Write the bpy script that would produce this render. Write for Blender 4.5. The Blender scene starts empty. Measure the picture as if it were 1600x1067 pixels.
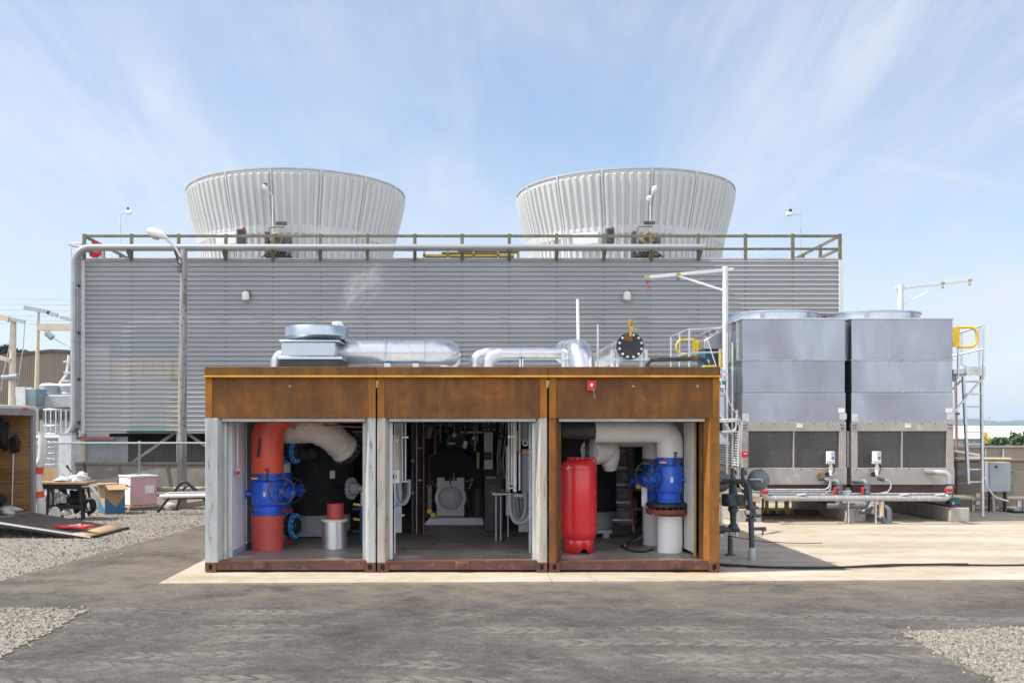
import bpy, bmesh, math, random
from mathutils import Vector, Matrix
random.seed(7)
R = math.radians
S = bpy.context.scene
COL = S.collection

# ------------------------------------------------------------------ camera
F, CY, CZ, VX, HY = 1555.0, -14.1, 2.05, 722.0, 668.0     # focal length (px of the 1600 px photo), eye, vanishing point
cam = bpy.data.objects.new('camera', bpy.data.cameras.new('camera'))
COL.objects.link(cam)
cam.location = (0, CY, CZ)
cam.rotation_euler = (R(90), 0, 0)
cam.data.sensor_width = 36.0
cam.data.lens = 36.0 * F / 1600.0
cam.data.shift_x = (800 - VX) / 1600.0
cam.data.shift_y = (HY - 533.5) / 1600.0
cam.data.clip_start = 0.1
cam.data.clip_end = 9000
S.camera = cam

# ------------------------------------------------------------------ light
SUN = Vector((-1.94, -0.28, 2.9)).normalized()
SUN_EL = math.asin(SUN.z)
sl = bpy.data.lights.new('sun', 'SUN')
sl.energy = 3.5
sl.angle = R(0.53)
sl.color = (1.0, 0.93, 0.83)
so = bpy.data.objects.new('sun', sl)
COL.objects.link(so)
so.rotation_euler = SUN.to_track_quat('Z', 'Y').to_euler()
S.view_settings.view_transform = 'Standard'
S.view_settings.look = 'None'
S.view_settings.gamma = 1
S.view_settings.exposure = 0.95
S.cycles.max_bounces = 8
S.cycles.transparent_max_bounces = 16
S.cycles.volume_bounces = 0
S.cycles.use_denoising = True
S.cycles.sample_clamp_indirect = 6.0

def make_world():
    w = bpy.data.worlds.new('World')
    S.world = w
    w.use_nodes = True
    nt = w.node_tree
    N, L = nt.nodes, nt.links
    N.clear()
    out = N.new('ShaderNodeOutputWorld')
    bg = N.new('ShaderNodeBackground')
    bg.inputs[1].default_value = 0.102
    sky = N.new('ShaderNodeTexSky')
    sky.sky_type = 'NISHITA'
    sky.sun_disc = False
    sky.sun_elevation = SUN_EL
    sky.sun_rotation = math.atan2(SUN.x, SUN.y)
    sky.air_density = 1.0
    sky.dust_density = 1.0
    sky.ozone_density = 1.6
    tc = N.new('ShaderNodeTexCoord')
    sep = N.new('ShaderNodeSeparateXYZ')
    L.new(tc.outputs['Generated'], sep.inputs[0])
    def mth(op, a, b=None, c=None):
        n = N.new('ShaderNodeMath'); n.operation = op
        for i, q in enumerate((a, b, c)):
            if q is None: continue
            if isinstance(q, (int, float)): n.inputs[i].default_value = q
            else: L.new(q, n.inputs[i])
        return n.outputs[0]
    zz = mth('ADD', mth('MAXIMUM', sep.outputs[2], 0.0), 0.16)
    u = mth('DIVIDE', sep.outputs[0], zz)
    v = mth('DIVIDE', sep.outputs[1], zz)
    def noise(sx, sy, sc, det, rot, dist=0.0, rough=0.55, off=0.0):
        cmb = N.new('ShaderNodeCombineXYZ'); L.new(u, cmb.inputs[0]); L.new(v, cmb.inputs[1])
        mp = N.new('ShaderNodeMapping'); L.new(cmb.outputs[0], mp.inputs[0])
        mp.inputs['Location'].default_value = (off, off * 0.7, 0)
        mp.inputs['Rotation'].default_value = (0, 0, rot)
        mp.inputs['Scale'].default_value = (sx, sy, 1)
        nz = N.new('ShaderNodeTexNoise'); L.new(mp.outputs[0], nz.inputs['Vector'])
        nz.inputs['Scale'].default_value = sc
        nz.inputs['Detail'].default_value = det
        nz.inputs['Roughness'].default_value = rough
        nz.inputs['Distortion'].default_value = dist
        return nz.outputs['Fac']
    def ramp(x, a, b):
        n = N.new('ShaderNodeMapRange'); n.interpolation_type = 'SMOOTHSTEP'
        L.new(x, n.inputs[0]); n.inputs[1].default_value = a; n.inputs[2].default_value = b
        return n.outputs[0]
    big = ramp(noise(0.75, 0.30, 1.2, 5, R(18), 0.5, 0.55, 2.0), 0.34, 0.66)
    fine = ramp(noise(2.6, 0.50, 1.5, 9, R(24), 0.9, 0.66, 5.0), 0.34, 0.70)
    fine2 = ramp(noise(2.0, 0.55, 1.4, 9, R(-34), 0.9, 0.66, 9.0), 0.42, 0.74)
    wisp = mth('ADD', mth('MULTIPLY', big, mth('ADD', mth('MULTIPLY', fine, 0.42), 0.20)), mth('MULTIPLY', fine2, 0.20))
    low = ramp(sep.outputs[2], 0.30, 0.0)           # thicker veil towards the horizon
    fac = mth('ADD', mth('ADD', mth('MULTIPLY', wisp, 1.0), mth('MULTIPLY', low, 0.34)), 0.15)
    # old contrail: a thin line high on the far side
    k = mth('ADD', mth('MULTIPLY', u, -0.30), v)
    kn = mth('ADD', k, mth('MULTIPLY', noise(1, 1, 2.0, 3, 0, 0, 0.5, 3), 0.16))
    con = mth('SUBTRACT', 1.0, ramp(mth('ABSOLUTE', mth('SUBTRACT', kn, 2.03)), 0.0, 0.05))
    con = mth('MULTIPLY', con, ramp(u, 0.72, 1.1))
    fac = mth('ADD', fac, mth('MULTIPLY', con, 0.15))
    # one small fair-weather cloud low over the hills
    ang = mth('DIVIDE', sep.outputs[0], sep.outputs[1])
    elv = mth('DIVIDE', sep.outputs[2], sep.outputs[1])
    dx = mth('DIVIDE', mth('SUBTRACT', ang, 0.533), 0.016)
    dz = mth('DIVIDE', mth('SUBTRACT', elv, 0.031), 0.0062)
    cmb = N.new('ShaderNodeCombineXYZ'); L.new(ang, cmb.inputs[0]); L.new(elv, cmb.inputs[1])
    nz = N.new('ShaderNodeTexNoise'); L.new(cmb.outputs[0], nz.inputs['Vector'])
    nz.inputs['Scale'].default_value = 120; nz.inputs['Detail'].default_value = 5
    d2 = mth('SUBTRACT', mth('ADD', mth('MULTIPLY', dx, dx), mth('MULTIPLY', dz, dz)), mth('MULTIPLY', nz.outputs['Fac'], 1.6))
    cum = mth('MULTIPLY', ramp(d2, 0.5, -0.7), mth('GREATER_THAN', sep.outputs[1], 0.0))
    fac = mth('MINIMUM', mth('ADD', fac, mth('MULTIPLY', cum, 0.75)), 1.0)
    mix = N.new('ShaderNodeMix'); mix.data_type = 'RGBA'
    L.new(fac, mix.inputs[0]); L.new(sky.outputs[0], mix.inputs[6])
    mix.inputs[7].default_value = (4.15, 4.38, 4.9, 1)
    # added fill: unseen bright cloud behind the camera, to light the container bays
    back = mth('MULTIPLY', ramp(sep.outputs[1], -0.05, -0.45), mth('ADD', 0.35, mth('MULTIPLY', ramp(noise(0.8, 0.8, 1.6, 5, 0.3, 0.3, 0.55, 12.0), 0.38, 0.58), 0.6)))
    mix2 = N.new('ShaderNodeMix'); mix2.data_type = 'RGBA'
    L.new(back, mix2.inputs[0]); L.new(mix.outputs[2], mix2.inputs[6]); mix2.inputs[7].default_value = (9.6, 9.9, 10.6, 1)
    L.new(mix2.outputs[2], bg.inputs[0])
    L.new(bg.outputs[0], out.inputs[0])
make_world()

# ------------------------------------------------------------------ measuring helpers (photo pixel + real distance -> metres)
def X(px, y): return (px - VX) / F * (y - CY)
def Z(py, y): return CZ - (py - HY) / F * (y - CY)
def P(px, py, y): return Vector((X(px, y), y, Z(py, y)))
def G(px, py, z=0.0):
    d = F * (CZ - z) / (py - HY)
    return Vector(((px - VX) / F * d, d + CY, z))
def M(n, y): return n * (y - CY) / F           # n pixels at depth y, in metres

# ------------------------------------------------------------------ mesh builder
class MB:
    def __init__(s): s.v, s.f, s.m, s.cur = [], [], [], 0
    def mat(s, i): s.cur = i; return s
    def face(s, idx): s.f.append(tuple(idx)); s.m.append(s.cur)
    def add(s, vs, fs):
        o = len(s.v); s.v += [Vector(q) for q in vs]
        for q in fs: s.face([o + i for i in q])
        return s
    def box(s, x0, x1, y0, y1, z0, z1):
        if x0 > x1: x0, x1 = x1, x0
        if y0 > y1: y0, y1 = y1, y0
        if z0 > z1: z0, z1 = z1, z0
        return s.add([(x0,y0,z0),(x1,y0,z0),(x1,y1,z0),(x0,y1,z0),(x0,y0,z1),(x1,y0,z1),(x1,y1,z1),(x0,y1,z1)],
              [(0,3,2,1),(4,5,6,7),(0,1,5,4),(1,2,6,5),(2,3,7,6),(3,0,4,7)])
    def rbox(s, c, size, rot=(0,0,0)):
        from mathutils import Euler
        m = Euler(rot).to_matrix(); c = Vector(c); a, b, d = [q/2 for q in size]
        vs = [c + m @ Vector(q) for q in [(-a,-b,-d),(a,-b,-d),(a,b,-d),(-a,b,-d),(-a,-b,d),(a,-b,d),(a,b,d),(-a,b,d)]]
        return s.add(vs, [(0,3,2,1),(4,5,6,7),(0,1,5,4),(1,2,6,5),(2,3,7,6),(3,0,4,7)])
    def beam(s, p, q, w, h=None, up=(0,0,1)):
        h = w if h is None else h
        p, q = Vector(p), Vector(q); d = (q - p).normalized(); up = Vector(up)
        if abs(d.dot(up)) > 0.98: up = Vector((0,1,0))
        a = d.cross(up).normalized(); b = a.cross(d).normalized(); a *= w/2; b *= h/2
        vs = [p-a-b, p+a-b, p+a+b, p-a+b, q-a-b, q+a-b, q+a+b, q-a+b]
        return s.add(vs, [(0,1,2,3),(7,6,5,4),(1,0,4,5),(2,1,5,6),(3,2,6,7),(0,3,7,4)])
    def frame(s, d):
        d = Vector(d).normalized()
        up = Vector((0,0,1)) if abs(d.z) < 0.9 else Vector((0,1,0))
        a = d.cross(up).normalized(); return d, a, a.cross(d).normalized()
    def lathe(s, prof, o=(0,0,0), axis=(0,0,1), n=24, caps=True):
        """prof: list of (radius, height along axis)"""
        o = Vector(o); d, a, b = s.frame(axis); base = len(s.v)
        for r, h in prof:
            for i in range(n):
                t = 2*math.pi*i/n
                s.v.append(o + d*h + a*(r*math.cos(t)) + b*(r*math.sin(t)))
        for j in range(len(prof)-1):
            for i in range(n):
                k = (i+1) % n
                s.face((base+j*n+i, base+(j+1)*n+i, base+(j+1)*n+k, base+j*n+k))
        if caps:
            if prof[0][0] > 1e-6: s.face([base+i for i in range(n)])
            if prof[-1][0] > 1e-6: s.face([base+(len(prof)-1)*n+i for i in reversed(range(n))])
        return s
    def cyl(s, p, q, r, r2=None, n=16, caps=True):
        p, q = Vector(p), Vector(q)
        return s.lathe([(r, 0), (r if r2 is None else r2, (q-p).length)], p, q-p, n, caps)
    def tube(s, pts, r, n=10, caps=True, closed=False):
        pts = [Vector(q) for q in pts]; m = len(pts)
        rs = r if isinstance(r, (list, tuple)) else [r]*m
        base = len(s.v); nrm = None
        for i in range(m):
            if closed: t = pts[(i+1) % m] - pts[i-1]
            elif i == 0: t = pts[1]-pts[0]
            elif i == m-1: t = pts[-1]-pts[-2]
            else: t = (pts[i+1]-pts[i]).normalized() + (pts[i]-pts[i-1]).normalized()
            t.normalize()
            if nrm is None:
                up = Vector((0,0,1)) if abs(t.z) < 0.9 else Vector((0,1,0)); nrm = t.cross(up).normalized()
            else:
                nrm = (nrm - t*nrm.dot(t)).normalized()
            b = t.cross(nrm)
            for k in range(n):
                an = 2*math.pi*k/n
                s.v.append(pts[i] + (nrm*math.cos(an) + b*math.sin(an))*rs[i])
        for i in range(m if closed else m-1):
            j = (i+1) % m
            for k in range(n):
                l = (k+1) % n
                s.face((base+i*n+k, base+i*n+l, base+j*n+l, base+j*n+k))
        if caps and not closed:
            s.face([base+k for k in reversed(range(n))]); s.face([base+(m-1)*n+k for k in range(n)])
        return s
    def torus(s, c, axis, RR, r, n=28, k=8):
        d, a, b = s.frame(axis); c = Vector(c)
        return s.tube([c + a*(RR*math.cos(2*math.pi*i/n)) + b*(RR*math.sin(2*math.pi*i/n)) for i in range(n)], r, k, closed=True)
    def prism(s, poly, a0, a1, ax='y'):
        """poly: 2-D outline; extruded along ax from a0 to a1"""
        def put(u, v, w):
            return {'y': (u, w, v), 'x': (w, u, v), 'z': (u, v, w)}[ax]
        n = len(poly)
        vs = [put(u, v, a0) for u, v in poly] + [put(u, v, a1) for u, v in poly]
        fs = [tuple(range(n)), tuple(reversed(range(n, 2*n)))] + [(i, i+n, (i+1) % n + n, (i+1) % n) for i in range(n)]
        return s.add(vs, fs)
    def bolts(s, c, axis, RR, n, r, h, ph=0.0):
        d, a, b = s.frame(axis); c = Vector(c)
        for i in range(n):
            t = 2*math.pi*(i+ph)/n
            p = c + a*(RR*math.cos(t)) + b*(RR*math.sin(t))
            s.cyl(p, p + d*h, r, n=6)
        return s
    def build(s, name, mats, parent=None, bevel=0.0, smooth=38, origin=None):
        o0 = Vector(origin) if origin is not None else (WORLD.get(parent.name, Vector()) if parent else Vector())
        me = bpy.data.meshes.new(name)
        me.from_pydata([q - o0 for q in s.v], [], s.f)
        mats = mats if isinstance(mats, (list, tuple)) else [mats]
        for q in mats: me.materials.append(q)
        me.polygons.foreach_set('material_index', s.m)
        bm = bmesh.new(); bm.from_mesh(me)
        bmesh.ops.recalc_face_normals(bm, faces=bm.faces)
        bm.to_mesh(me); bm.free()
        if smooth:
            me.polygons.foreach_set('use_smooth', [True]*len(me.polygons))
            me.set_sharp_from_angle(angle=R(smooth))
        o = bpy.data.objects.new(name, me)
        COL.objects.link(o)
        if parent: o.parent = parent
        else: o.location = o0
        WORLD[o.name] = o0
        if bevel:
            b = o.modifiers.new('bevel', 'BEVEL'); b.width = bevel; b.segments = 2; b.limit_method = 'ANGLE'; b.angle_limit = R(40)
        return o
WORLD = {}

def fillet(pts, rad, n=6):
    """round the corners of a polyline"""
    pts = [Vector(p) for p in pts]; out = [pts[0]]
    for i in range(1, len(pts)-1):
        a, b, c = pts[i-1], pts[i], pts[i+1]
        d1, d2 = (a-b).normalized(), (c-b).normalized()
        ang = d1.angle(d2)
        t = min(rad/math.tan(ang/2), (a-b).length*0.49, (c-b).length*0.49)
        p1, p2 = b+d1*t, b+d2*t
        rr = t*math.tan(ang/2)
        ce = b + (d1+d2).normalized()*(rr/math.sin(ang/2))
        u, w = p1-ce, p2-ce
        for k in range(n+1):
            q = u.lerp(w, k/n)
            # even angles
            tot = u.angle(w); th = tot*k/n
            q = (u*math.sin(tot-th) + w*math.sin(th))/math.sin(tot)
            out.append(ce+q)
    out.append(pts[-1])
    return out

def thing(name, label, cat, loc, group=None):
    o = bpy.data.objects.new(name, None); COL.objects.link(o)
    o.empty_display_size = 0.2
    o.location = loc; o['label'] = label; o['category'] = cat
    if group: o['group'] = group
    WORLD[o.name] = Vector(loc)
    return o
def tag(o, label, cat, group=None):
    o['label'] = label; o['category'] = cat
    if group: o['group'] = group
    return o
def struct(o): o['kind'] = 'structure'; return o
def dup(root, loc, label=None, group=None):
    r = root.copy(); COL.objects.link(r); r.location = loc
    if label: r['label'] = label
    if group: r['group'] = group
    def kids(a, b):
        for ch in list(a.children):
            if ch.parent is a:
                c = ch.copy(); COL.objects.link(c); c.parent = b
                kids(ch, c)
    kids(root, r)
    return r

# ------------------------------------------------------------------ materials
def new_mat(name):
    m = bpy.data.materials.new(name); m.use_nodes = True
    nt = m.node_tree
    return m, nt, nt.nodes, nt.links, nt.nodes['Principled BSDF']
def c4(c): return (c[0], c[1], c[2], 1)
def coords(N, L, scale=(1,1,1), rnd=True, kind='Object'):
    tc = N.new('ShaderNodeTexCoord'); mp = N.new('ShaderNodeMapping')
    if rnd:
        oi = N.new('ShaderNodeObjectInfo'); vm = N.new('ShaderNodeVectorMath'); vm.operation = 'ADD'
        ml = N.new('ShaderNodeMath'); ml.operation = 'MULTIPLY'; ml.inputs[1].default_value = 41.0
        L.new(oi.outputs['Random'], ml.inputs[0])
        L.new(tc.outputs[kind], vm.inputs[0]); L.new(ml.outputs[0], vm.inputs[1]); L.new(vm.outputs[0], mp.inputs[0])
    else: L.new(tc.outputs[kind], mp.inputs[0])
    mp.inputs['Scale'].default_value = scale
    return mp.outputs[0]
def nz(N, L, vec, scale, detail=5, rough=0.55, dist=0.0):
    n = N.new('ShaderNodeTexNoise'); L.new(vec, n.inputs['Vector'])
    n.inputs['Scale'].default_value = scale; n.inputs['Detail'].default_value = detail
    n.inputs['Roughness'].default_value = rough; n.inputs['Distortion'].default_value = dist
    return n.outputs['Fac']
def cramp(N, L, fac, stops):
    r = N.new('ShaderNodeValToRGB'); L.new(fac, r.inputs[0])
    e = r.color_ramp.elements
    while len(e) < len(stops): e.new(0.5)
    for q, (p, c) in zip(e, stops): q.position = p; q.color = c4(c)
    return r.outputs[0]
def mixc(N, L, fac, a, b, mode='MIX'):
    m = N.new('ShaderNodeMix'); m.data_type = 'RGBA'; m.blend_type = mode
    for q, i in ((fac, 0), (a, 6), (b, 7)):
        if isinstance(q, (int, float)): m.inputs[i].default_value = q
        elif isinstance(q, tuple): m.inputs[i].default_value = c4(q)
        else: L.new(q, m.inputs[i])
    return m.outputs[2]
def mth(N, L, op, a, b=None, c=None):
    n = N.new('ShaderNodeMath'); n.operation = op
    for i, q in enumerate((a, b, c)):
        if q is None: continue
        if isinstance(q, (int, float)): n.inputs[i].default_value = q
        else: L.new(q, n.inputs[i])
    return n.outputs[0]
def mrange(N, L, x, a, b, lo=0.0, hi=1.0, smooth=True):
    n = N.new('ShaderNodeMapRange')
    if smooth: n.interpolation_type = 'SMOOTHSTEP'
    L.new(x, n.inputs[0])
    for i, q in ((1, a), (2, b), (3, lo), (4, hi)): n.inputs[i].default_value = q
    return n.outputs[0]
def bump(N, L, B, h, strength=0.3, dist=0.01):
    b = N.new('ShaderNodeBump'); b.inputs['Strength'].default_value = strength; b.inputs['Distance'].default_value = dist
    L.new(h, b.inputs['Height']); L.new(b.outputs[0], B.inputs['Normal'])

def mk(name, c1, c2=None, scale=2.5, stretch=(1,1,1), rough=0.55, metal=0.0, bmp=0.15, bscale=40, stain=None, stain_amt=0.5, coat=0.0):
    """painted / plain surface: two tones in noise, optional stains, fine bump and uneven gloss"""
    m, nt, N, L, B = new_mat(name)
    c2 = c2 or tuple(q*0.72 for q in c1)
    v = coords(N, L, stretch)
    f = nz(N, L, v, scale, 7, 0.62)
    col = cramp(N, L, f, [(0.33, c2), (0.66, c1)])
    if stain:
        g = mrange(N, L, nz(N, L, v, scale*2.7, 8, 0.68), 0.60 - 0.16*stain_amt, 0.74 - 0.10*stain_amt)
        col = mixc(N, L, g, col, stain)
    L.new(col, B.inputs['Base Color'])
    B.inputs['Metallic'].default_value = metal
    v2 = coords(N, L)
    h = nz(N, L, v2, bscale, 4, 0.6)
    rr = mrange(N, L, f, 0.3, 0.7, min(rough+0.12, 1), max(rough-0.08, 0.03))
    L.new(rr, B.inputs['Roughness'])
    if coat: B.inputs['Coat Weight'].default_value = coat; B.inputs['Coat Roughness'].default_value = 0.12
    if bmp: bump(N, L, B, h, bmp, 0.006)
    return m

M_ = {}
M_['galv'] = None
def galv(name, base=(0.62,0.65,0.68), rough=0.36, sp=26, dark=(0.44,0.47,0.50), metal=0.92, streak=False):
    m, nt, N, L, B = new_mat(name)
    v = coords(N, L)
    vo = N.new('ShaderNodeTexVoronoi'); L.new(v, vo.inputs['Vector']); vo.inputs['Scale'].default_value = sp
    bw = N.new('ShaderNodeRGBToBW'); L.new(vo.outputs['Color'], bw.inputs[0])
    f = nz(N, L, v, 1.3, 6, 0.6)
    col = mixc(N, L, mrange(N, L, bw.outputs[0], 0.2, 0.8), dark, base)
    col = mixc(N, L, mrange(N, L, f, 0.35, 0.65, 0.0, 0.55), col, tuple(q*0.72 for q in base))
    if streak:
        vs = coords(N, L, (3.0, 3.0, 0.25))
        g = nz(N, L, vs, 2.2, 6, 0.65)
        col = mixc(N, L, mrange(N, L, g, 0.5, 0.8, 0, 0.45), col, (0.32,0.34,0.37))
    L.new(col, B.inputs['Base Color'])
    B.inputs['Metallic'].default_value = metal
    L.new(mrange(N, L, f, 0.3, 0.75, rough+0.08, rough-0.05), B.inputs['Roughness'])
    bump(N, L, B, nz(N, L, v, 1.1, 2, 0.4), 0.10, 0.02)
    return m

def rust(name, tones, streak=1.0, rough=0.75):
    m, nt, N, L, B = new_mat(name)
    v = coords(N, L, (3.2, 3.2, 0.42)); v1 = coords(N, L)
    a = nz(N, L, v, 2.3, 8, 0.66, 0.3); b = nz(N, L, v1, 1.9, 9, 0.68, 0.9); c = nz(N, L, v1, 60, 3, 0.6)
    f = mth(N, L, 'ADD', mth(N, L, 'MULTIPLY', a, 0.42*streak), mth(N, L, 'MULTIPLY', b, 1.0-0.42*streak))
    f = mth(N, L, 'ADD', f, mth(N, L, 'MULTIPLY', mth(N, L, 'SUBTRACT', c, 0.5), 0.10))
    L.new(cramp(N, L, f, [(0.34, tones[0]), (0.46, tones[1]), (0.54, tones[2]), (0.66, tones[3])]), B.inputs['Base Color'])
    B.inputs['Roughness'].default_value = rough
    B.inputs['Specular IOR Level'].default_value = 0.3
    bump(N, L, B, c, 0.25, 0.004)
    return m
M_['rust'] = rust('corten_rust', [(0.095,0.041,0.016),(0.148,0.063,0.020),(0.195,0.083,0.022),(0.33,0.118,0.022)])
M_['rust_dark'] = rust('corten_rust_dark', [(0.070,0.034,0.015),(0.11,0.055,0.020),(0.15,0.075,0.022),(0.20,0.09,0.02)])
M_['rust_bright'] = rust('corten_rust_orange', [(0.17,0.07,0.015),(0.28,0.115,0.018),(0.36,0.14,0.018),(0.42,0.17,0.02)])
M_['sill'] = mk('maroon_sill', (0.115,0.042,0.036), (0.07,0.030,0.027), 3, (1,1,1), 0.6, stain=(0.20,0.09,0.03), stain_amt=0.5)
M_['greypost'] = mk('weathered_grey_post', (0.46,0.49,0.49), (0.34,0.36,0.36), 2.2, (3,3,0.5), 0.55, stain=(0.22,0.11,0.05), stain_amt=0.35)
M_['beigepost'] = mk('weathered_beige_post', (0.46,0.44,0.40), (0.33,0.29,0.24), 2.2, (3,3,0.5), 0.6, stain=(0.26,0.15,0.08), stain_amt=0.40)
M_['frame'] = mk('pale_shutter_frame', (0.50,0.50,0.46), (0.38,0.38,0.35), 2.0, rough=0.5)
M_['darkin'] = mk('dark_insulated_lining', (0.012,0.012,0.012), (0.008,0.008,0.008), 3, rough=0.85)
M_['black'] = mk('black_foam_insulation', (0.014,0.013,0.012), (0.007,0.007,0.007), 5, rough=0.8, bmp=0.35, bscale=26)
M_['blackmetal'] = mk('black_painted_steel', (0.018,0.018,0.020), (0.010,0.010,0.012), 4, rough=0.45)
M_['rubber'] = mk('black_rubber', (0.015,0.015,0.016), rough=0.65)
M_['inwhite'] = mk('white_inner_panel', (0.76,0.78,0.83), (0.66,0.68,0.74), 1.4, (1,1,0.5), 0.5, stain=(0.45,0.43,0.40), stain_amt=0.3)
M_['incream'] = mk('cream_inner_panel', (0.76,0.75,0.69), (0.66,0.65,0.58), 1.6, (1,1,0.5), 0.5)
M_['red'] = mk('red_pipe_paint', (0.78,0.095,0.045), (0.68,0.075,0.038), 2, rough=0.35, bmp=0.05, coat=0.2)
M_['redfaded'] = mk('dull_red_paint', (0.52,0.075,0.062), (0.43,0.058,0.05), 2, rough=0.45, bmp=0.05)
M_['tankred'] = mk('glossy_red_tank', (0.72,0.025,0.030), (0.62,0.02,0.025), 2, rough=0.28, bmp=0.04, coat=0.4)
M_['blue'] = mk('blue_valve_enamel', (0.012,0.11,0.66), (0.010,0.085,0.54), 3, rough=0.32, bmp=0.08, coat=0.3)
M_['bluebolt'] = mk('blue_coated_bolts', (0.03,0.26,0.70), rough=0.4)
M_['wrap'] = mk('beige_fabric_wrap', (0.76,0.72,0.66), (0.64,0.60,0.54), 5, rough=0.9, bmp=1.0, bscale=7)
M_['wrapwhite'] = mk('white_jacket_wrap', (0.80,0.79,0.75), (0.70,0.69,0.65), 4, rough=0.6, bmp=0.7, bscale=8)
M_['white'] = mk('white_paint', (0.74,0.74,0.72), (0.64,0.64,0.62), 2, rough=0.45)
M_['whitepvc'] = mk('white_pvc_jacket', (0.82,0.82,0.80), (0.74,0.74,0.72), 2, rough=0.35, bmp=0.1)
M_['alum'] = mk('aluminium_jacket', (0.58,0.585,0.61), (0.49,0.495,0.52), 3, rough=0.30, metal=0.95, bmp=0.05, bscale=10)
M_['steel'] = mk('bare_steel', (0.42,0.42,0.43), (0.30,0.30,0.31), 5, rough=0.4, metal=0.8)
M_['darksteel'] = mk('dark_steel', (0.10,0.095,0.09), (0.06,0.055,0.05), 5, rough=0.5, metal=0.5)
M_['brass'] = mk('brass', (0.55,0.36,0.10), (0.42,0.26,0.07), 5, rough=0.35, metal=0.8)
M_['copper'] = mk('copper_pipe', (0.50,0.22,0.12), (0.34,0.15,0.08), 6, rough=0.45, metal=0.8)
M_['galv'] = galv('galvanised_sheet', (0.50,0.545,0.59), 0.30, 70, (0.46,0.50,0.545), 0.95)
M_['galvtube'] = galv('galvanised_tube', (0.66,0.69,0.71), 0.42, 18, (0.52,0.55,0.57), 0.7)
def panel_metal():
    m, nt, N, L, B = new_mat('smooth_galvanised_panel')
    v = coords(N, L); vs = coords(N, L, (1.2, 1.2, 0.5))
    f = nz(N, L, vs, 0.9, 5, 0.55, 0.4); g = nz(N, L, v, 9, 4, 0.6)
    col = cramp(N, L, f, [(0.30, (0.27,0.275,0.31)), (0.52, (0.315,0.335,0.375)), (0.72, (0.37,0.40,0.445))])
    col = mixc(N, L, mrange(N, L, g, 0.35, 0.65, 0, 0.10), col, (0.27,0.28,0.31))
    L.new(col, B.inputs['Base Color']); B.inputs['Metallic'].default_value = 0.9
    L.new(mrange(N, L, f, 0.3, 0.7, 0.36, 0.26), B.inputs['Roughness'])
    return m
M_['galvdim'] = panel_metal()
M_['greypaint'] = mk('grey_paint', (0.44,0.46,0.47), (0.35,0.37,0.38), 3, rough=0.5)
M_['ltgrey'] = mk('light_grey_paint', (0.62,0.64,0.65), (0.54,0.56,0.57), 3, rough=0.5)
M_['beigeunit'] = mk('taupe_unit_panel', (0.37,0.345,0.32), (0.31,0.29,0.268), 1.6, rough=0.5, stain=(0.50,0.46,0.42), stain_amt=0.3)
M_['olive'] = mk('olive_weathered_rail', (0.185,0.165,0.105), (0.12,0.115,0.08), 6, rough=0.8)
M_['yellow'] = mk('yellow_paint', (0.72,0.50,0.02), (0.60,0.41,0.02), 3, rough=0.45)
M_['yellowdim'] = mk('faded_yellow_paint', (0.50,0.36,0.06), (0.32,0.24,0.06), 6, rough=0.6)
M_['orange'] = mk('orange_tape', (0.80,0.10,0.02), rough=0.5)
M_['redbox'] = mk('red_plastic', (0.55,0.02,0.03), rough=0.35)
M_['cream'] = mk('cream_steel_pole', (0.62,0.55,0.43), (0.52,0.46,0.36), 2, rough=0.6)
M_['slate'] = mk('slate_blue_gas_pipe', (0.075,0.092,0.105), (0.05,0.062,0.07), 4, rough=0.5)
M_['slatelt'] = mk('slate_disc', (0.13,0.155,0.17), (0.09,0.11,0.12), 3, rough=0.35)
M_['conc'] = mk('cast_concrete', (0.46,0.43,0.38), (0.33,0.31,0.27), 3, (2,2,0.6), 0.85, bmp=0.5, stain=(0.24,0.22,0.19), stain_amt=0.3)
M_['maroon'] = mk('maroon_steel_beam', (0.075,0.028,0.024), (0.05,0.02,0.018), 4, rough=0.6)
M_['card'] = mk('cardboard', (0.42,0.29,0.17), (0.35,0.235,0.135), 3, rough=0.85)
M_['cardblue'] = mk('blue_printed_cardboard', (0.03,0.17,0.30), rough=0.7)
M_['tarp'] = mk('white_plastic_film', (0.75,0.75,0.74), (0.62,0.63,0.64), 5, rough=0.4, bmp=0.8, bscale=10)
M_['pinkplastic'] = mk('pinkish_translucent_plastic', (0.60,0.38,0.39), (0.50,0.30,0.32), 2, rough=0.35)
M_['tanwall'] = mk('tan_painted_wall', (0.34,0.29,0.23), (0.30,0.255,0.20), 0.8, rough=0.7)
M_['tanpipe'] = mk('tan_pipe_jacket', (0.56,0.47,0.34), (0.46,0.38,0.27), 3, rough=0.5)
M_['darkblue'] = mk('dark_teal_motor', (0.01,0.10,0.15), (0.008,0.07,0.10), 3, rough=0.4)
M_['teal'] = mk('teal_badge', (0.01,0.21,0.27), rough=0.4)
M_['pvcgrey'] = mk('grey_pvc_pipe', (0.15,0.17,0.19), (0.11,0.125,0.14), 3, rough=0.4)
M_['trailerwhite'] = mk('white_trailer_skin', (0.70,0.70,0.70), (0.58,0.58,0.58), 2, rough=0.35)
M_['greytrim'] = mk('grey_aluminium_trim', (0.42,0.42,0.43), (0.34,0.34,0.35), 3, rough=0.4, metal=0.5)
M_['lumber'] = mk('pine_lumber', (0.50,0.38,0.22), (0.38,0.27,0.15), 4, (0.3,4,4), 0.7)
M_['hazysteel'] = mk('grey_enamel_far', (0.34,0.38,0.41), (0.28,0.32,0.35), 2, rough=0.5)

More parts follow.
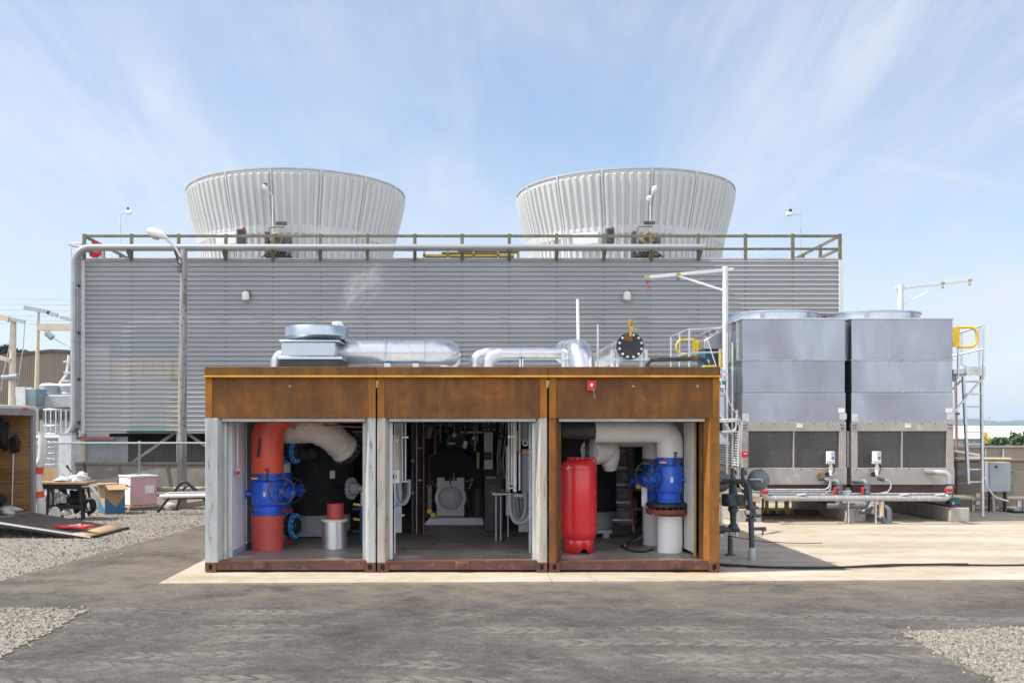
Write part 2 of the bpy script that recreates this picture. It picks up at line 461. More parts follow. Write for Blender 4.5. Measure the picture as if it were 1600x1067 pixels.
def stack_mat():
    m, nt, N, L, B = new_mat('white_fibreglass')
    v = coords(N, L, (1.5, 1.5, 0.25))
    f = nz(N, L, v, 1.6, 7, 0.6)
    L.new(cramp(N, L, f, [(0.3, (0.47,0.485,0.477)), (0.65, (0.53,0.54,0.533))]), B.inputs['Base Color'])
    vs = coords(N, L, (2.2, 2.2, 0.12)); g = mrange(N, L, nz(N, L, vs, 2.6, 7, 0.7), 0.58, 0.80, 0, 0.25)
    L.new(mixc(N, L, g, cramp(N, L, f, [(0.3, (0.47,0.485,0.477)), (0.65, (0.53,0.54,0.533))]), (0.36,0.37,0.34)), B.inputs['Base Color'])
    B.inputs['Roughness'].default_value = 0.42
    return m
M_['stack'] = stack_mat()

def siding_mat():
    m, nt, N, L, B = new_mat('grey_ribbed_siding')
    tc = N.new('ShaderNodeTexCoord'); sp = N.new('ShaderNodeSeparateXYZ'); L.new(tc.outputs['Object'], sp.inputs[0])
    v = coords(N, L, (0.35, 1, 1.2), False)
    f = nz(N, L, v, 1.2, 7, 0.62)
    col = cramp(N, L, f, [(0.3, (0.275,0.288,0.298)), (0.68, (0.325,0.337,0.347))])
    # panel-to-panel tone
    wn = N.new('ShaderNodeTexWhiteNoise'); wn.noise_dimensions = '1D'
    L.new(mth(N, L, 'FLOOR', mth(N, L, 'DIVIDE', sp.outputs[0], 3.11)), wn.inputs['W'])
    col = mixc(N, L, mrange(N, L, wn.outputs['Value'], 0, 1, 0.0, 0.16, False), col, (0.44,0.45,0.47))
    def rect(px0, px1, py0, py1):
        x0, x1, z1, z0 = X(px0, 18.9), X(px1, 18.9), Z(py0, 18.9), Z(py1, 18.9)
        a = mth(N, L, 'MULTIPLY', mth(N, L, 'GREATER_THAN', sp.outputs[0], x0), mth(N, L, 'LESS_THAN', sp.outputs[0], x1))
        b = mth(N, L, 'MULTIPLY', mth(N, L, 'GREATER_THAN', sp.outputs[2], z0), mth(N, L, 'LESS_THAN', sp.outputs[2], z1))
        return mth(N, L, 'MULTIPLY', a, b)
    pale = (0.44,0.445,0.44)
    col = mixc(N, L, mth(N, L, 'MULTIPLY', rect(120, 284, 595, 690), 0.30), col, pale)  # cleaned panels; sunlight on the lower wall also put into the paler tone
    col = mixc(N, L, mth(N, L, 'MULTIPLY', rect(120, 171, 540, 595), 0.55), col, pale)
    col = mixc(N, L, mth(N, L, 'MULTIPLY', rect(284, 1400, 585, 690), 0.12), col, pale)  # sunlit lower ribs put into the colour as a paler band
    col = mixc(N, L, mth(N, L, 'MULTIPLY', rect(171, 279, 560, 595), 0.7), col, (0.42,0.395,0.345))
    col = mixc(N, L, mth(N, L, 'MULTIPLY', rect(120, 279, 519, 540), 0.55), col, (0.27,0.30,0.34))
    col = mixc(N, L, mth(N, L, 'MULTIPLY', rect(171, 279, 540, 560), 0.55), col, (0.27,0.30,0.34))
    # brown run-off stains on the old lower panels and by the corners
    vs = coords(N, L, (2.6, 1, 0.28), False)
    g = nz(N, L, vs, 1.7, 7, 0.65)
    st = mth(N, L, 'MULTIPLY', mrange(N, L, g, 0.52, 0.70), rect(171, 279, 560, 595))
    col = mixc(N, L, mth(N, L, 'MULTIPLY', st, 0.75), col, (0.30,0.25,0.14))
    st2 = mth(N, L, 'MULTIPLY', mrange(N, L, g, 0.56, 0.74), rect(120, 640, 600, 690))
    col = mixc(N, L, mth(N, L, 'MULTIPLY', st2, 0.55), col, (0.34,0.27,0.19))
    near = mth(N, L, 'SUBTRACT', 1.0, mrange(N, L, mth(N, L, 'ABSOLUTE', mth(N, L, 'SUBTRACT', sp.outputs[0], X(274, 18.9))), 0.0, 0.30))
    st3 = mth(N, L, 'MULTIPLY', mth(N, L, 'MULTIPLY', near, rect(200, 300, 590, 690)), mrange(N, L, nz(N, L, v, 5, 6), 0.4, 0.6))
    col = mixc(N, L, mth(N, L, 'MULTIPLY', st3, 0.85), col, (0.30,0.22,0.12))
    L.new(col, B.inputs['Base Color'])
    B.inputs['Roughness'].default_value = 0.5
    B.inputs['Metallic'].default_value = 0.0
    return m
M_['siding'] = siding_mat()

def asphalt_mat():
    m, nt, N, L, B = new_mat('worn_asphalt')
    v = coords(N, L, (1,1,1), False)
    tc = N.new('ShaderNodeTexCoord'); sp = N.new('ShaderNodeSeparateXYZ'); L.new(tc.outputs['Object'], sp.inputs[0])
    lowf = nz(N, L, v, 0.5, 6, 0.6, 0.1); mid = nz(N, L, v, 2.1, 9, 0.74, 0.0); fin = nz(N, L, v, 75, 5, 0.75)
    vstr = coords(N, L, (0.45, 1.9, 1), False)
    strk = nz(N, L, vstr, 1.8, 8, 0.7, 0.4)
    m2 = nz(N, L, v, 7.5, 9, 0.78, 0.0); m3 = nz(N, L, v, 28, 6, 0.78)
    f = mth(N, L, 'ADD', mth(N, L, 'ADD', mth(N, L, 'MULTIPLY', lowf, 0.30), mth(N, L, 'MULTIPLY', m2, 0.30)), mth(N, L, 'ADD', mth(N, L, 'MULTIPLY', mid, 0.24), mth(N, L, 'MULTIPLY', m3, 0.16)))
    col = cramp(N, L, f, [(0.40, (0.040,0.036,0.034)), (0.47, (0.070,0.064,0.059)), (0.53, (0.100,0.092,0.083)), (0.62, (0.160,0.147,0.128))])
    # dusty tyre prints: several wheel paths, chevron lugs
    wob = mth(N, L, 'MULTIPLY', mth(N, L, 'SUBTRACT', nz(N, L, v, 0.22, 2), 0.5), 1.4)
    yy = mth(N, L, 'ADD', sp.outputs[1], wob)
    yy = mth(N, L, 'ADD', yy, mth(N, L, 'MULTIPLY', sp.outputs[0], 0.035))
    tot = None
    for i, (y0, w, ph) in enumerate([(-5.05,0.17,0.0),(-5.5,0.16,1.0),(-4.35,0.17,0.4),(-3.75,0.15,0.7),(-6.1,0.18,0.2),(-2.9,0.15,0.35),(-6.75,0.18,0.1)]):
        dy = mth(N, L, 'SUBTRACT', yy, y0)
        band = mth(N, L, 'SUBTRACT', 1.0, mrange(N, L, mth(N, L, 'ABSOLUTE', dy), w*0.9, w))
        ch = mth(N, L, 'ADD', mth(N, L, 'MULTIPLY', sp.outputs[0], 5.2), mth(N, L, 'MULTIPLY', mth(N, L, 'ABSOLUTE', dy), 5.0))
        ch = mth(N, L, 'ADD', mth(N, L, 'ADD', ch, ph), mth(N, L, 'ADD', mth(N, L, 'MULTIPLY', mid, 0.8), mth(N, L, 'MULTIPLY', m2, 0.55)))
        lug = mth(N, L, 'MULTIPLY', mrange(N, L, mth(N, L, 'FRACT', ch), 0.26, 0.31), mrange(N, L, mth(N, L, 'ABSOLUTE', dy), 0.005, 0.02))
        t = mth(N, L, 'MULTIPLY', band, lug)
        tot = t if tot is None else mth(N, L, 'MAXIMUM', tot, t)
    vis = mrange(N, L, nz(N, L, v, 0.55, 6, 0.65), 0.42, 0.60)
    tot = mth(N, L, 'MULTIPLY', mth(N, L, 'MULTIPLY', tot, vis), mrange(N, L, m2, 0.34, 0.46))
    col = mixc(N, L, mth(N, L, 'MULTIPLY', tot, 0.70), col, (0.175,0.163,0.143))
    # tan silt patches
    silt = mrange(N, L, nz(N, L, v, 1.3, 9, 0.75, 0.4), 0.58, 0.72)
    col = mixc(N, L, mth(N, L, 'MULTIPLY', silt, 0.16), col, (0.25,0.215,0.165))
    sc = mrange(N, L, fin, 0.30, 0.70, 0.40, 1.65, False)
    cc = N.new('ShaderNodeCombineColor')
    for i in range(3): L.new(sc, cc.inputs[i])
    col = mixc(N, L, 1.0, col, cc.outputs[0], 'MULTIPLY')
    # tan dust tracked off the concrete
    edge = mth(N, L, 'MULTIPLY', mrange(N, L, sp.outputs[1], -3.4, -1.0), mrange(N, L, mth(N, L, 'ADD', mth(N, L, 'MULTIPLY', mid, 0.6), mth(N, L, 'MULTIPLY', lowf, 0.4)), 0.36, 0.60))
    col = mixc(N, L, mth(N, L, 'MULTIPLY', edge, 0.55), col, (0.170,0.143,0.108))
    # scattered pale grit
    vo = N.new('ShaderNodeTexVoronoi'); L.new(v, vo.inputs['Vector']); vo.inputs['Scale'].default_value = 22
    grit = mth(N, L, 'MULTIPLY', mth(N, L, 'LESS_THAN', vo.outputs['Distance'], 0.07), mrange(N, L, mid, 0.52, 0.62))
    col = mixc(N, L, mth(N, L, 'MULTIPLY', grit, 0.8), col, (0.42,0.38,0.33))
    L.new(col, B.inputs['Base Color'])
    B.inputs['Roughness'].default_value = 0.88
    B.inputs['Specular IOR Level'].default_value = 0.25
    bump(N, L, B, mth(N, L, 'ADD', fin, mth(N, L, 'MULTIPLY', m2, 0.8)), 0.8, 0.010)
    return m
def concrete_mat():
    m, nt, N, L, B = new_mat('pale_concrete_slab')
    v = coords(N, L, (1,1,1), False); v2 = coords(N, L, (0.5,1.6,1), False)
    tc = N.new('ShaderNodeTexCoord'); sp = N.new('ShaderNodeSeparateXYZ'); L.new(tc.outputs['Object'], sp.inputs[0])
    f = nz(N, L, v2, 0.7, 8, 0.65, 0.5); g = nz(N, L, v, 3.5, 8, 0.7); fin = nz(N, L, v, 70, 3)
    col = cramp(N, L, mth(N, L, 'ADD', mth(N, L, 'MULTIPLY', f, 0.65), mth(N, L, 'MULTIPLY', g, 0.35)),
                [(0.36, (0.28,0.228,0.165)), (0.48, (0.36,0.308,0.235)), (0.60, (0.445,0.40,0.335))])
    rs = mrange(N, L, nz(N, L, v2, 0.9, 7, 0.7, 0.7), 0.52, 0.72)
    near = mrange(N, L, sp.outputs[1], 4.5, 7.5)
    front = mth(N, L, 'MULTIPLY', mrange(N, L, sp.outputs[1], -0.62, -0.15), mth(N, L, 'LESS_THAN', sp.outputs[0], 3.7))
    far = mth(N, L, 'MAXIMUM', near, mth(N, L, 'MULTIPLY', front, 0.9))
    col = mixc(N, L, mth(N, L, 'MULTIPLY', rs, mrange(N, L, far, 0, 1, 0.28, 0.85, False)), col, (0.42,0.255,0.125))
    damp = mth(N, L, 'MULTIPLY', mrange(N, L, nz(N, L, v2, 1.6, 6, 0.7, 0.6), 0.55, 0.64), mrange(N, L, sp.outputs[1], 4.0, 6.0))
    col = mixc(N, L, mth(N, L, 'MULTIPLY', damp, 0.5), col, (0.24,0.20,0.15))
    # sawn joints
    def joint(axis, at):
        return mth(N, L, 'LESS_THAN', mth(N, L, 'ABSOLUTE', mth(N, L, 'SUBTRACT', sp.outputs[axis], at)), 0.006)
    j = joint(0, 1.2)
    for ax, at in ((0, 4.2), (0, 9.0), (0, 14.0), (1, 4.1)): j = mth(N, L, 'MAXIMUM', j, joint(ax, at))
    crk = mth(N, L, 'LESS_THAN', mth(N, L, 'ABSOLUTE', mth(N, L, 'SUBTRACT', mth(N, L, 'ADD', sp.outputs[0], mth(N, L, 'MULTIPLY', g, 0.5)), 2.02)), 0.007)
    j = mth(N, L, 'MAXIMUM', j, crk)
    col = mixc(N, L, mth(N, L, 'MULTIPLY', j, 0.7), col, (0.12,0.10,0.08))
    L.new(col, B.inputs['Base Color'])
    B.inputs['Roughness'].default_value = 0.85
    bump(N, L, B, mth(N, L, 'ADD', fin, g), 0.25, 0.004)
    return m
def gravel_mat():
    m, nt, N, L, B = new_mat('crushed_gravel')
    v = coords(N, L, (1,1,1), False)
    vo = N.new('ShaderNodeTexVoronoi'); L.new(v, vo.inputs['Vector']); vo.inputs['Scale'].default_value = 24
    vo2 = N.new('ShaderNodeTexVoronoi'); L.new(v, vo2.inputs['Vector']); vo2.inputs['Scale'].default_value = 55
    bw = N.new('ShaderNodeRGBToBW'); L.new(vo.outputs['Color'], bw.inputs[0])
    big = nz(N, L, v, 0.6, 6, 0.6, 0.3)
    col = cramp(N, L, bw.outputs[0], [(0.15, (0.115,0.105,0.088)), (0.45, (0.205,0.188,0.157)), (0.8, (0.315,0.295,0.25))])
    col = mixc(N, L, mrange(N, L, vo.outputs['Distance'], 0.35, 0.75, 0.0, 0.75), col, (0.15,0.13,0.105))
    col = mixc(N, L, mrange(N, L, big, 0.4, 0.65, 0.0, 0.6), col, (0.27,0.24,0.19))
    L.new(col, B.inputs['Base Color'])
    B.inputs['Roughness'].default_value = 0.9
    h = mth(N, L, 'ADD', mth(N, L, 'MULTIPLY', vo.outputs['Distance'], -1.0), mth(N, L, 'MULTIPLY', vo2.outputs['Distance'], -0.4))
    bump(N, L, B, h, 0.9, 0.02)
    return m
def floor_mat():
    m, nt, N, L, B = new_mat('worn_plywood_floor')
    v = coords(N, L, (0.5, 3.0, 1), False); v1 = coords(N, L, (1,1,1), False)
    f = nz(N, L, v, 2.0, 8, 0.7, 0.5); g = nz(N, L, v1, 1.1, 6, 0.6)
    L.new(cramp(N, L, mth(N, L, 'ADD', mth(N, L, 'MULTIPLY', f, 0.6), mth(N, L, 'MULTIPLY', g, 0.4)), [(0.34, (0.12,0.098,0.08)), (0.5, (0.25,0.212,0.182)), (0.66, (0.44,0.40,0.365))]), B.inputs['Base Color'])
    L.new(mrange(N, L, g, 0.35, 0.6, 0.25, 0.55), B.inputs['Roughness'])
    bump(N, L, B, f, 0.2, 0.005)
    return m
def ply_mat():
    m, nt, N, L, B = new_mat('grained_plywood')
    v = coords(N, L, (0.5, 1, 2.4), False)
    w = N.new('ShaderNodeTexWave'); L.new(v, w.inputs['Vector']); w.inputs['Scale'].default_value = 2.0
    w.bands_direction = 'Z'; w.inputs['Distortion'].default_value = 16; w.inputs['Detail'].default_value = 4; w.inputs['Detail Scale'].default_value = 0.9
    f = nz(N, L, v, 2, 5)
    col = mixc(N, L, mth(N, L, 'MULTIPLY', w.outputs['Fac'], 0.7), (0.34,0.18,0.07), (0.16,0.075,0.028))
    L.new(mixc(N, L, mrange(N, L, f, 0.4, 0.65, 0, 0.5), col, (0.46,0.28,0.13)), B.inputs['Base Color'])
    B.inputs['Roughness'].default_value = 0.6
    return m
def oldwood_mat():
    m, nt, N, L, B = new_mat('grey_weathered_pole')
    v = coords(N, L, (6, 6, 0.35), False); v1 = coords(N, L, (1,1,1), False)
    f = nz(N, L, v, 3, 8, 0.7); g = nz(N, L, v1, 1.2, 5)
    col = cramp(N, L, mth(N, L, 'ADD', mth(N, L, 'MULTIPLY', f, 0.7), mth(N, L, 'MULTIPLY', g, 0.3)), [(0.35, (0.10,0.085,0.075)), (0.5, (0.26,0.245,0.235)), (0.66, (0.42,0.405,0.39))])
    L.new(col, B.inputs['Base Color']); B.inputs['Roughness'].default_value = 0.9
    bump(N, L, B, f, 0.6, 0.01)
    return m
def screen_mat():
    m, nt, N, L, B = new_mat('dark_inlet_screen')
    v = coords(N, L, (1,1,1), False)
    vo = N.new('ShaderNodeTexVoronoi'); L.new(v, vo.inputs['Vector']); vo.inputs['Scale'].default_value = 34; vo.inputs['Randomness'].default_value = 0.25
    f = nz(N, L, v, 1.6, 4)
    col = mixc(N, L, mrange(N, L, vo.outputs['Distance'], 0.2, 0.55), (0.012,0.012,0.012), (0.085,0.082,0.08))
    col = mixc(N, L, mrange(N, L, f, 0.4, 0.65, 0, 0.6), col, (0.045,0.045,0.045))
    L.new(col, B.inputs['Base Color']); B.inputs['Roughness'].default_value = 0.7
    bump(N, L, B, vo.outputs['Distance'], 0.6, 0.01)
    return m
def leaf_mat(name, a, b):
    m, nt, N, L, B = new_mat(name)
    f = nz(N, L, coords(N, L), 3.0, 3)
    L.new(cramp(N, L, f, [(0.35, a), (0.65, b)]), B.inputs['Base Color']); B.inputs['Roughness'].default_value = 0.6
    return m
def hill_mat():
    m, nt, N, L, B = new_mat('forested_hill')
    f = nz(N, L, coords(N, L, (1,1,1), False), 0.02, 6)
    L.new(cramp(N, L, f, [(0.4, (0.03,0.05,0.03)), (0.6, (0.05,0.075,0.04))]), B.inputs['Base Color']); B.inputs['Roughness'].default_value = 0.9
    return m
def metalwall_mat():
    m, nt, N, L, B = new_mat('tan_ribbed_metal')
    f = nz(N, L, coords(N, L, (1,1,0.3), False), 0.3, 5)
    L.new(cramp(N, L, f, [(0.35, (0.22,0.18,0.14)), (0.65, (0.26,0.215,0.17))]), B.inputs['Base Color']); B.inputs['Roughness'].default_value = 0.6
    return m
M_['asphalt'] = asphalt_mat(); M_['slab'] = concrete_mat(); M_['gravel'] = gravel_mat(); M_['plyfloor'] = floor_mat()
M_['ply'] = ply_mat(); M_['oldwood'] = oldwood_mat(); M_['screen'] = screen_mat(); M_['hill'] = hill_mat(); M_['metalwall'] = metalwall_mat()
M_['leafdark'] = leaf_mat('conifer_needles', (0.018,0.035,0.018), (0.045,0.07,0.035))
M_['leaf'] = leaf_mat('bright_leaves', (0.045,0.070,0.028), (0.080,0.115,0.048))
def stone_mat(name, a, b):
    m, nt, N, L, B = new_mat(name)
    at = N.new('ShaderNodeAttribute'); at.attribute_name = 'tone'
    L.new(mixc(N, L, at.outputs['Fac'], a, b), B.inputs['Base Color']); B.inputs['Roughness'].default_value = 0.9
    return m
M_['stone'] = stone_mat('gravel_stone', (0.09,0.08,0.068), (0.37,0.35,0.305))

# ================================================================== SETTING: ground
GZ, AZ = -0.045, -0.030          # gravel level, asphalt level; the slab top is z = 0
mb = MB(); mb.add([(-6000,-60,GZ),(6000,-60,GZ),(6000,4650,GZ),(-6000,4650,GZ)], [(0,1,2,3)])
struct(mb.build('ground', M_['gravel'], smooth=0))

def jag(pts, step, amp, seed=1):
    rnd = random.Random(seed); out = []
    for i in range(len(pts)):
        a, b = Vector(pts[i]), Vector(pts[(i+1) % len(pts)])
        L = (b-a).length; n = max(1, min(400, int(L/step)))
        t = (b-a)/L if L else Vector((0,0)); nr = Vector((-t.y, t.x))
        for k in range(n):
            p = a.lerp(b, k/n)
            out.append(p + nr*rnd.uniform(-amp, amp) if k else p)
    return out
def sheet(name, pts, z, th, m, amp=0.0, step=0.08, seed=1):
    pts = [Vector((p[0], p[1])) for p in pts]
    if amp: pts = jag(pts, step, amp, seed)
    n = len(pts); mb = MB()
    mb.add([(p.x, p.y, z) for p in pts], [tuple(range(n))])
    o = n
    mb.add([(p.x, p.y, z) for p in pts] + [(p.x, p.y, z-th) for p in pts], [(i, (i+1) % n, (i+1) % n + n, i+n) for i in range(n)])
    return struct(mb.build(name, m, smooth=0))
a0, a1 = G(0, 907, AZ), G(322, 819, AZ)
d = (a1-a0)
sheet('asphalt_road', [a0 - d*5, a1 + d*1.5, a1 + d*1.5 + Vector((9,0,0)), (6,11,0), (40,11,0), (40,-30,0), (-40,-30,0)], AZ, 0.012, M_['asphalt'], 0.035, 0.10, 3)
sl0, sl1 = G(247, 911), G(1600, 905)
sd = sl1 - sl0
sheet('concrete_slab', [sl0, sl1 + sd*1.5, (36, 9.7, 0), (13.2, 9.7, 0), (13.2, 13.0, 0), (sl0.x, 13.0, 0)], 0.0, 0.06, M_['slab'], 0.006, 0.3, 5)
g1 = [G(-160, 951, AZ), G(60, 951, AZ), G(141, 953, AZ), G(70, 992, AZ), G(2, 1026, AZ), G(-160, 1110, AZ)]
g2 = [G(1407, 988, AZ), G(1500, 984, AZ), G(1602, 980, AZ), G(1800, 976, AZ), G(1900, 1250, AZ), G(1600, 1085, AZ), G(1500, 1036, AZ)]
sheet('gravel_patch', g1, AZ+0.012, 0.02, M_['gravel'], 0.05, 0.07, 7)
sheet('gravel_patch', g2, AZ+0.012, 0.02, M_['gravel'], 0.05, 0.07, 8)

def inpoly(p, poly):
    c = False; n = len(poly)
    for i in range(n):
        a, b = poly[i], poly[i-1]
        if (a[1] > p[1]) != (b[1] > p[1]) and p[0] < (b[0]-a[0])*(p[1]-a[1])/(b[1]-a[1]) + a[0]: c = not c
    return c
def stones(polys, name, seed):
    rnd = random.Random(seed); vs, fs, tone = [], [], []
    for poly, z, n, smin, smax in polys:
        xs = [p[0] for p in poly]; ys = [p[1] for p in poly]
        k = 0
        while k < n:
            p = (rnd.uniform(min(xs), max(xs)), rnd.uniform(min(ys), max(ys)))
            if not inpoly(p, poly): continue
            k += 1
            r = smin + (smax-smin)*rnd.random()**2.2; o = len(vs); t = rnd.random()
            ph = rnd.uniform(0, 6.28)
            for j in range(5):
                q = ph + j*1.2566 + rnd.uniform(-.3,.3); rr = r*rnd.uniform(0.7,1.15)
                vs.append((p[0]+rr*math.cos(q), p[1]+rr*math.sin(q), z-0.002)); 
            for j in range(5):
                q = ph + j*1.2566 + rnd.uniform(-.3,.3); rr = r*rnd.uniform(0.4,0.8)
                vs.append((p[0]+rr*math.cos(q), p[1]+rr*math.sin(q), z+r*rnd.uniform(0.6,1.1)))
            tone += [t]*10
            for j in range(5):
                l = (j+1) % 5; fs.append((o+j, o+l, o+5+l, o+5+j))
            fs.append(tuple(o+5+j for j in range(5)))
    me = bpy.data.meshes.new(name); me.from_pydata(vs, [], fs); me.materials.append(M_['stone'])
    at = me.attributes.new('tone', 'FLOAT', 'POINT'); at.data.foreach_set('value', tone)
    o = bpy.data.objects.new(name, me); COL.objects.link(o); o['kind'] = 'stuff'
    return o
lg = [a0 - d*0.25 + Vector((0,-.0,0)), a1, Vector((a1.x-0.2, 12, 0)), Vector((-16, 12, 0)), Vector((-13, a0.y, 0))]
stones([(g1, AZ+0.012, 4200, 0.005, 0.019), (g2, AZ+0.012, 4800, 0.005, 0.019), (lg, GZ, 20000, 0.006, 0.024)], 'gravel_stones', 4)
# loose grit swept onto the asphalt beside the gravel and here and there
rnd = random.Random(31); spill = []
def near_edges(poly, n, s):
    out = []
    for k in range(n):
        i = rnd.randrange(len(poly)); a, b = Vector(poly[i][:2]), Vector(poly[i-1][:2]); p = a.lerp(b, rnd.random()); t = (b-a).normalized()
        p += Vector((-t.y, t.x))*rnd.gauss(0, s); out.append(p)
    return out
for p in near_edges(g1, 260, .11) + near_edges(g2, 320, .11) + [a0.lerp(a1, rnd.random()).xy + Vector((rnd.gauss(.05,.22), rnd.gauss(-.08,.16))) for k in range(420)]:
    spill.append(([(p.x-.004,p.y-.004),(p.x+.004,p.y-.004),(p.x+.004,p.y+.004),(p.x-.004,p.y+.004)], AZ, 1, .005, .016))
stones(spill, 'spilled_gravel', 19)
fr = [G(-40, 900, AZ), G(330, 815, AZ), G(420, 870, AZ), G(1600, 920, AZ), G(1600, 1080, AZ), G(-40, 1080, AZ)]
stones([(fr, AZ, 2600, 0.002, 0.006)], 'loose_grit', 9)

# hill across the water, far metal roofs
def hill():
    mb = MB(); Y = 3800
    prof = [(900,668),(1380,667),(1440,664.5),(1490,661),(1515,658),(1540,654.5),(1558,653.8),(1580,656),(1605,658.5),(1640,656),(1700,660),(1780,663),(1900,667),(2300,668)]
    n = len(prof)
    top = [(X(a, Y), Y+200, Z(b, Y+200)) for a, b in prof]
    mb.add([(X(a, Y-0), Y-400, -2) for a, b in prof] + top + [(X(a, Y), Y+700, -2) for a, b in prof],
           [(i, i+1, n+i+1, n+i) for i in range(n-1)] + [(n+i, n+i+1, 2*n+i+1, 2*n+i) for i in range(n-1)])
    return struct(mb.build('hills', M_['hill'], smooth=60))
hill()

# ================================================================== COOLING TOWER (two cells)
TY = 18.9; DECK = Z(405, TY); TX0, TX1 = X(130, TY), X(1313, TY); TB = Z(677, TY); TD = 10.6
tower = thing('cooling_tower', 'long grey ribbed industrial cooling tower with two flared white fan stacks on top', 'cooling tower', ((TX0+TX1)/2, TY+TD/2, 0))
def ribbed(a, b, fixed, axis, outward, z0, z1, n, depth=0.055):
    """ribbed sheet: profile repeats upwards; axis 'x' = face runs along x at y=fixed"""
    mb = MB(); prof = []
    h = (z1-z0)/n
    for i in range(n):
        zb = z0 + i*h
        prof += [(0.0, zb), (0.0, zb+h*0.52), (-0.02, zb+h*0.525), (-0.02, zb+h*0.575), (depth, zb+h*0.585), (depth*0.74, zb+h*0.88), (0.0, zb+h*0.985)]
    prof.append((0.0, z1))
    vs = []
    for e in (a, b):
        for dd, z in prof:
            vs.append((e, fixed+outward*dd, z) if axis == 'x' else (fixed+outward*dd, e, z))
    k = len(prof)
    mb.add(vs, [(i, i+1, k+i+1, k+i) for i in range(k-1)])
    return mb
NR = 37
posts_px = [132 + 73.75*i for i in range(17)]
mb = ribbed(TX0, TX1, TY, 'x', -1, TB, DECK-0.03, NR)
mb.mat(1); rh = (DECK-0.03-TB)/NR                # screws in columns, and lap joints between the sheets
for i, px in enumerate(posts_px):
    xx = X(px, TY)
    if i in (0, 16): continue
    for k in range(NR):
        zz = TB + (k+0.30)*rh
        mb.box(xx-0.014, xx+0.014, TY-0.012, TY+0.01, zz-0.014, zz+0.014)
mb.mat(2)
for px in (279, 500, 720, 890, 1110): xx = X(px, TY); mb.box(xx-0.006, xx+0.006, TY-0.004, TY+0.01, TB, DECK-0.03)
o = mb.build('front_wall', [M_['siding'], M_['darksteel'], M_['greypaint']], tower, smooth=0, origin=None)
# siding shader works in world metres: give the wall a zero offset
def world_origin(o, parent):
    off = WORLD[parent.name]
    for v in o.data.vertices: v.co += off
    o.location = -off
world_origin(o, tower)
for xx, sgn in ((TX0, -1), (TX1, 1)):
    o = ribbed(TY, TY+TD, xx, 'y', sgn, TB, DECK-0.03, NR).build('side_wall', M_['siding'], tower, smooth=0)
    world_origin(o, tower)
MB().box(TX0, TX1, TY+TD-0.05, TY+TD, TB, DECK-0.03).build('rear_wall', M_['greypaint'], tower)
for xx in (TX0, TX1): MB().box(xx-0.07, xx+0.07, TY-0.075, TY+0.06, TB-0.02, DECK-0.035).build('corner_trim', M_['ltgrey'], tower, 0.006)
mb = MB(); mb.box(TX0-0.06, TX1+0.06, TY-0.045, TY+TD+0.05, DECK-0.03, DECK+0.035)
mb.build('fan_deck', M_['greypaint'], tower, 0.005)
M_['basin'] = mk('stained_basin_concrete', (0.15,0.135,0.108), (0.10,0.09,0.073), 1.2, (1,1,0.4), 0.8, stain=(0.09,0.08,0.065))
M_['wire'] = mk('dull_fence_wire', (0.17,0.17,0.16), rough=0.6, metal=0.3, bmp=0)
# open louvred base
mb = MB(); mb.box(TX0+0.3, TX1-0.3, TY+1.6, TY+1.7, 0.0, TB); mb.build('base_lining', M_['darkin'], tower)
mb = MB(); px = 128
for k in range(9):
    xx = X(123+75*k*2.0, TY)+0.1
    mb.box(xx-0.075, xx+0.075, TY+0.08, TY+0.23, 0.8, TB+0.02)
mb.build('base_column', M_['conc'], tower, 0.008)
mb = MB(); mb.beam((X(205,TY+.6),TY+.6,0.85),(X(275,TY+.6),TY+.6,1.9),0.09); mb.beam((X(360,TY+.6),TY+.6,0.85),(X(290,TY+.6),TY+.6,1.9),0.09)
mb.build('base_brace', M_['conc'], tower)
mb = MB(); n = 26; xa, xb = X(126, TY+0.3), X(200, TY+0.3); vs = []
for i in range(n*2+1): vs.append((xa+(xb-xa)*i/(2*n), TY+0.3 + (0.03 if i % 2 else 0)))
k = len(vs); mb.add([(a,b,0.82) for a,b in vs] + [(a,b,1.75) for a,b in vs], [(i,i+1,k+i+1,k+i) for i in range(k-1)])
mb.build('louvre_panel', M_['hazysteel'], tower, smooth=0)
mb = MB().box(X(118,TY), X(178,TY), TY+0.02, TY+0.10, Z(687,TY), Z(682,TY)); mb.build('rusty_beam', mk('dull_rusty_beam', (0.26,0.12,0.085), (0.18,0.09,0.07)), tower)
mb = MB().box(X(201,TY), X(273,TY), TY-0.18, TY+0.02, Z(676.5,TY), Z(672.5,TY)); mb.build('green_ledge', mk('dark_green_flashing', (0.01,0.07,0.05)), tower)
mb = MB(); zt = Z(725, TY)
mb.prism([(TY-0.02, zt), (TY-0.55, 0.02), (TY-0.55, GZ), (TY+1.5, GZ), (TY+1.5, zt)], TX0-0.3, TX1+0.3, 'x')
mb.build('basin', M_['basin'], tower)
for k in range(14):
    xx = X(195+75*k, TY); MB().beam((xx-0.18, TY-0.06, zt-0.02), (xx+0.12, TY-0.60, 0.0), 0.07).build('basin_strut', M_['darksteel'], tower)
mb = MB().box(TX0-0.3, TX1+0.3, TY-0.12, TY+0.06, zt-0.0, zt+0.07); mb.build('basin_cap', M_['basin'], tower)

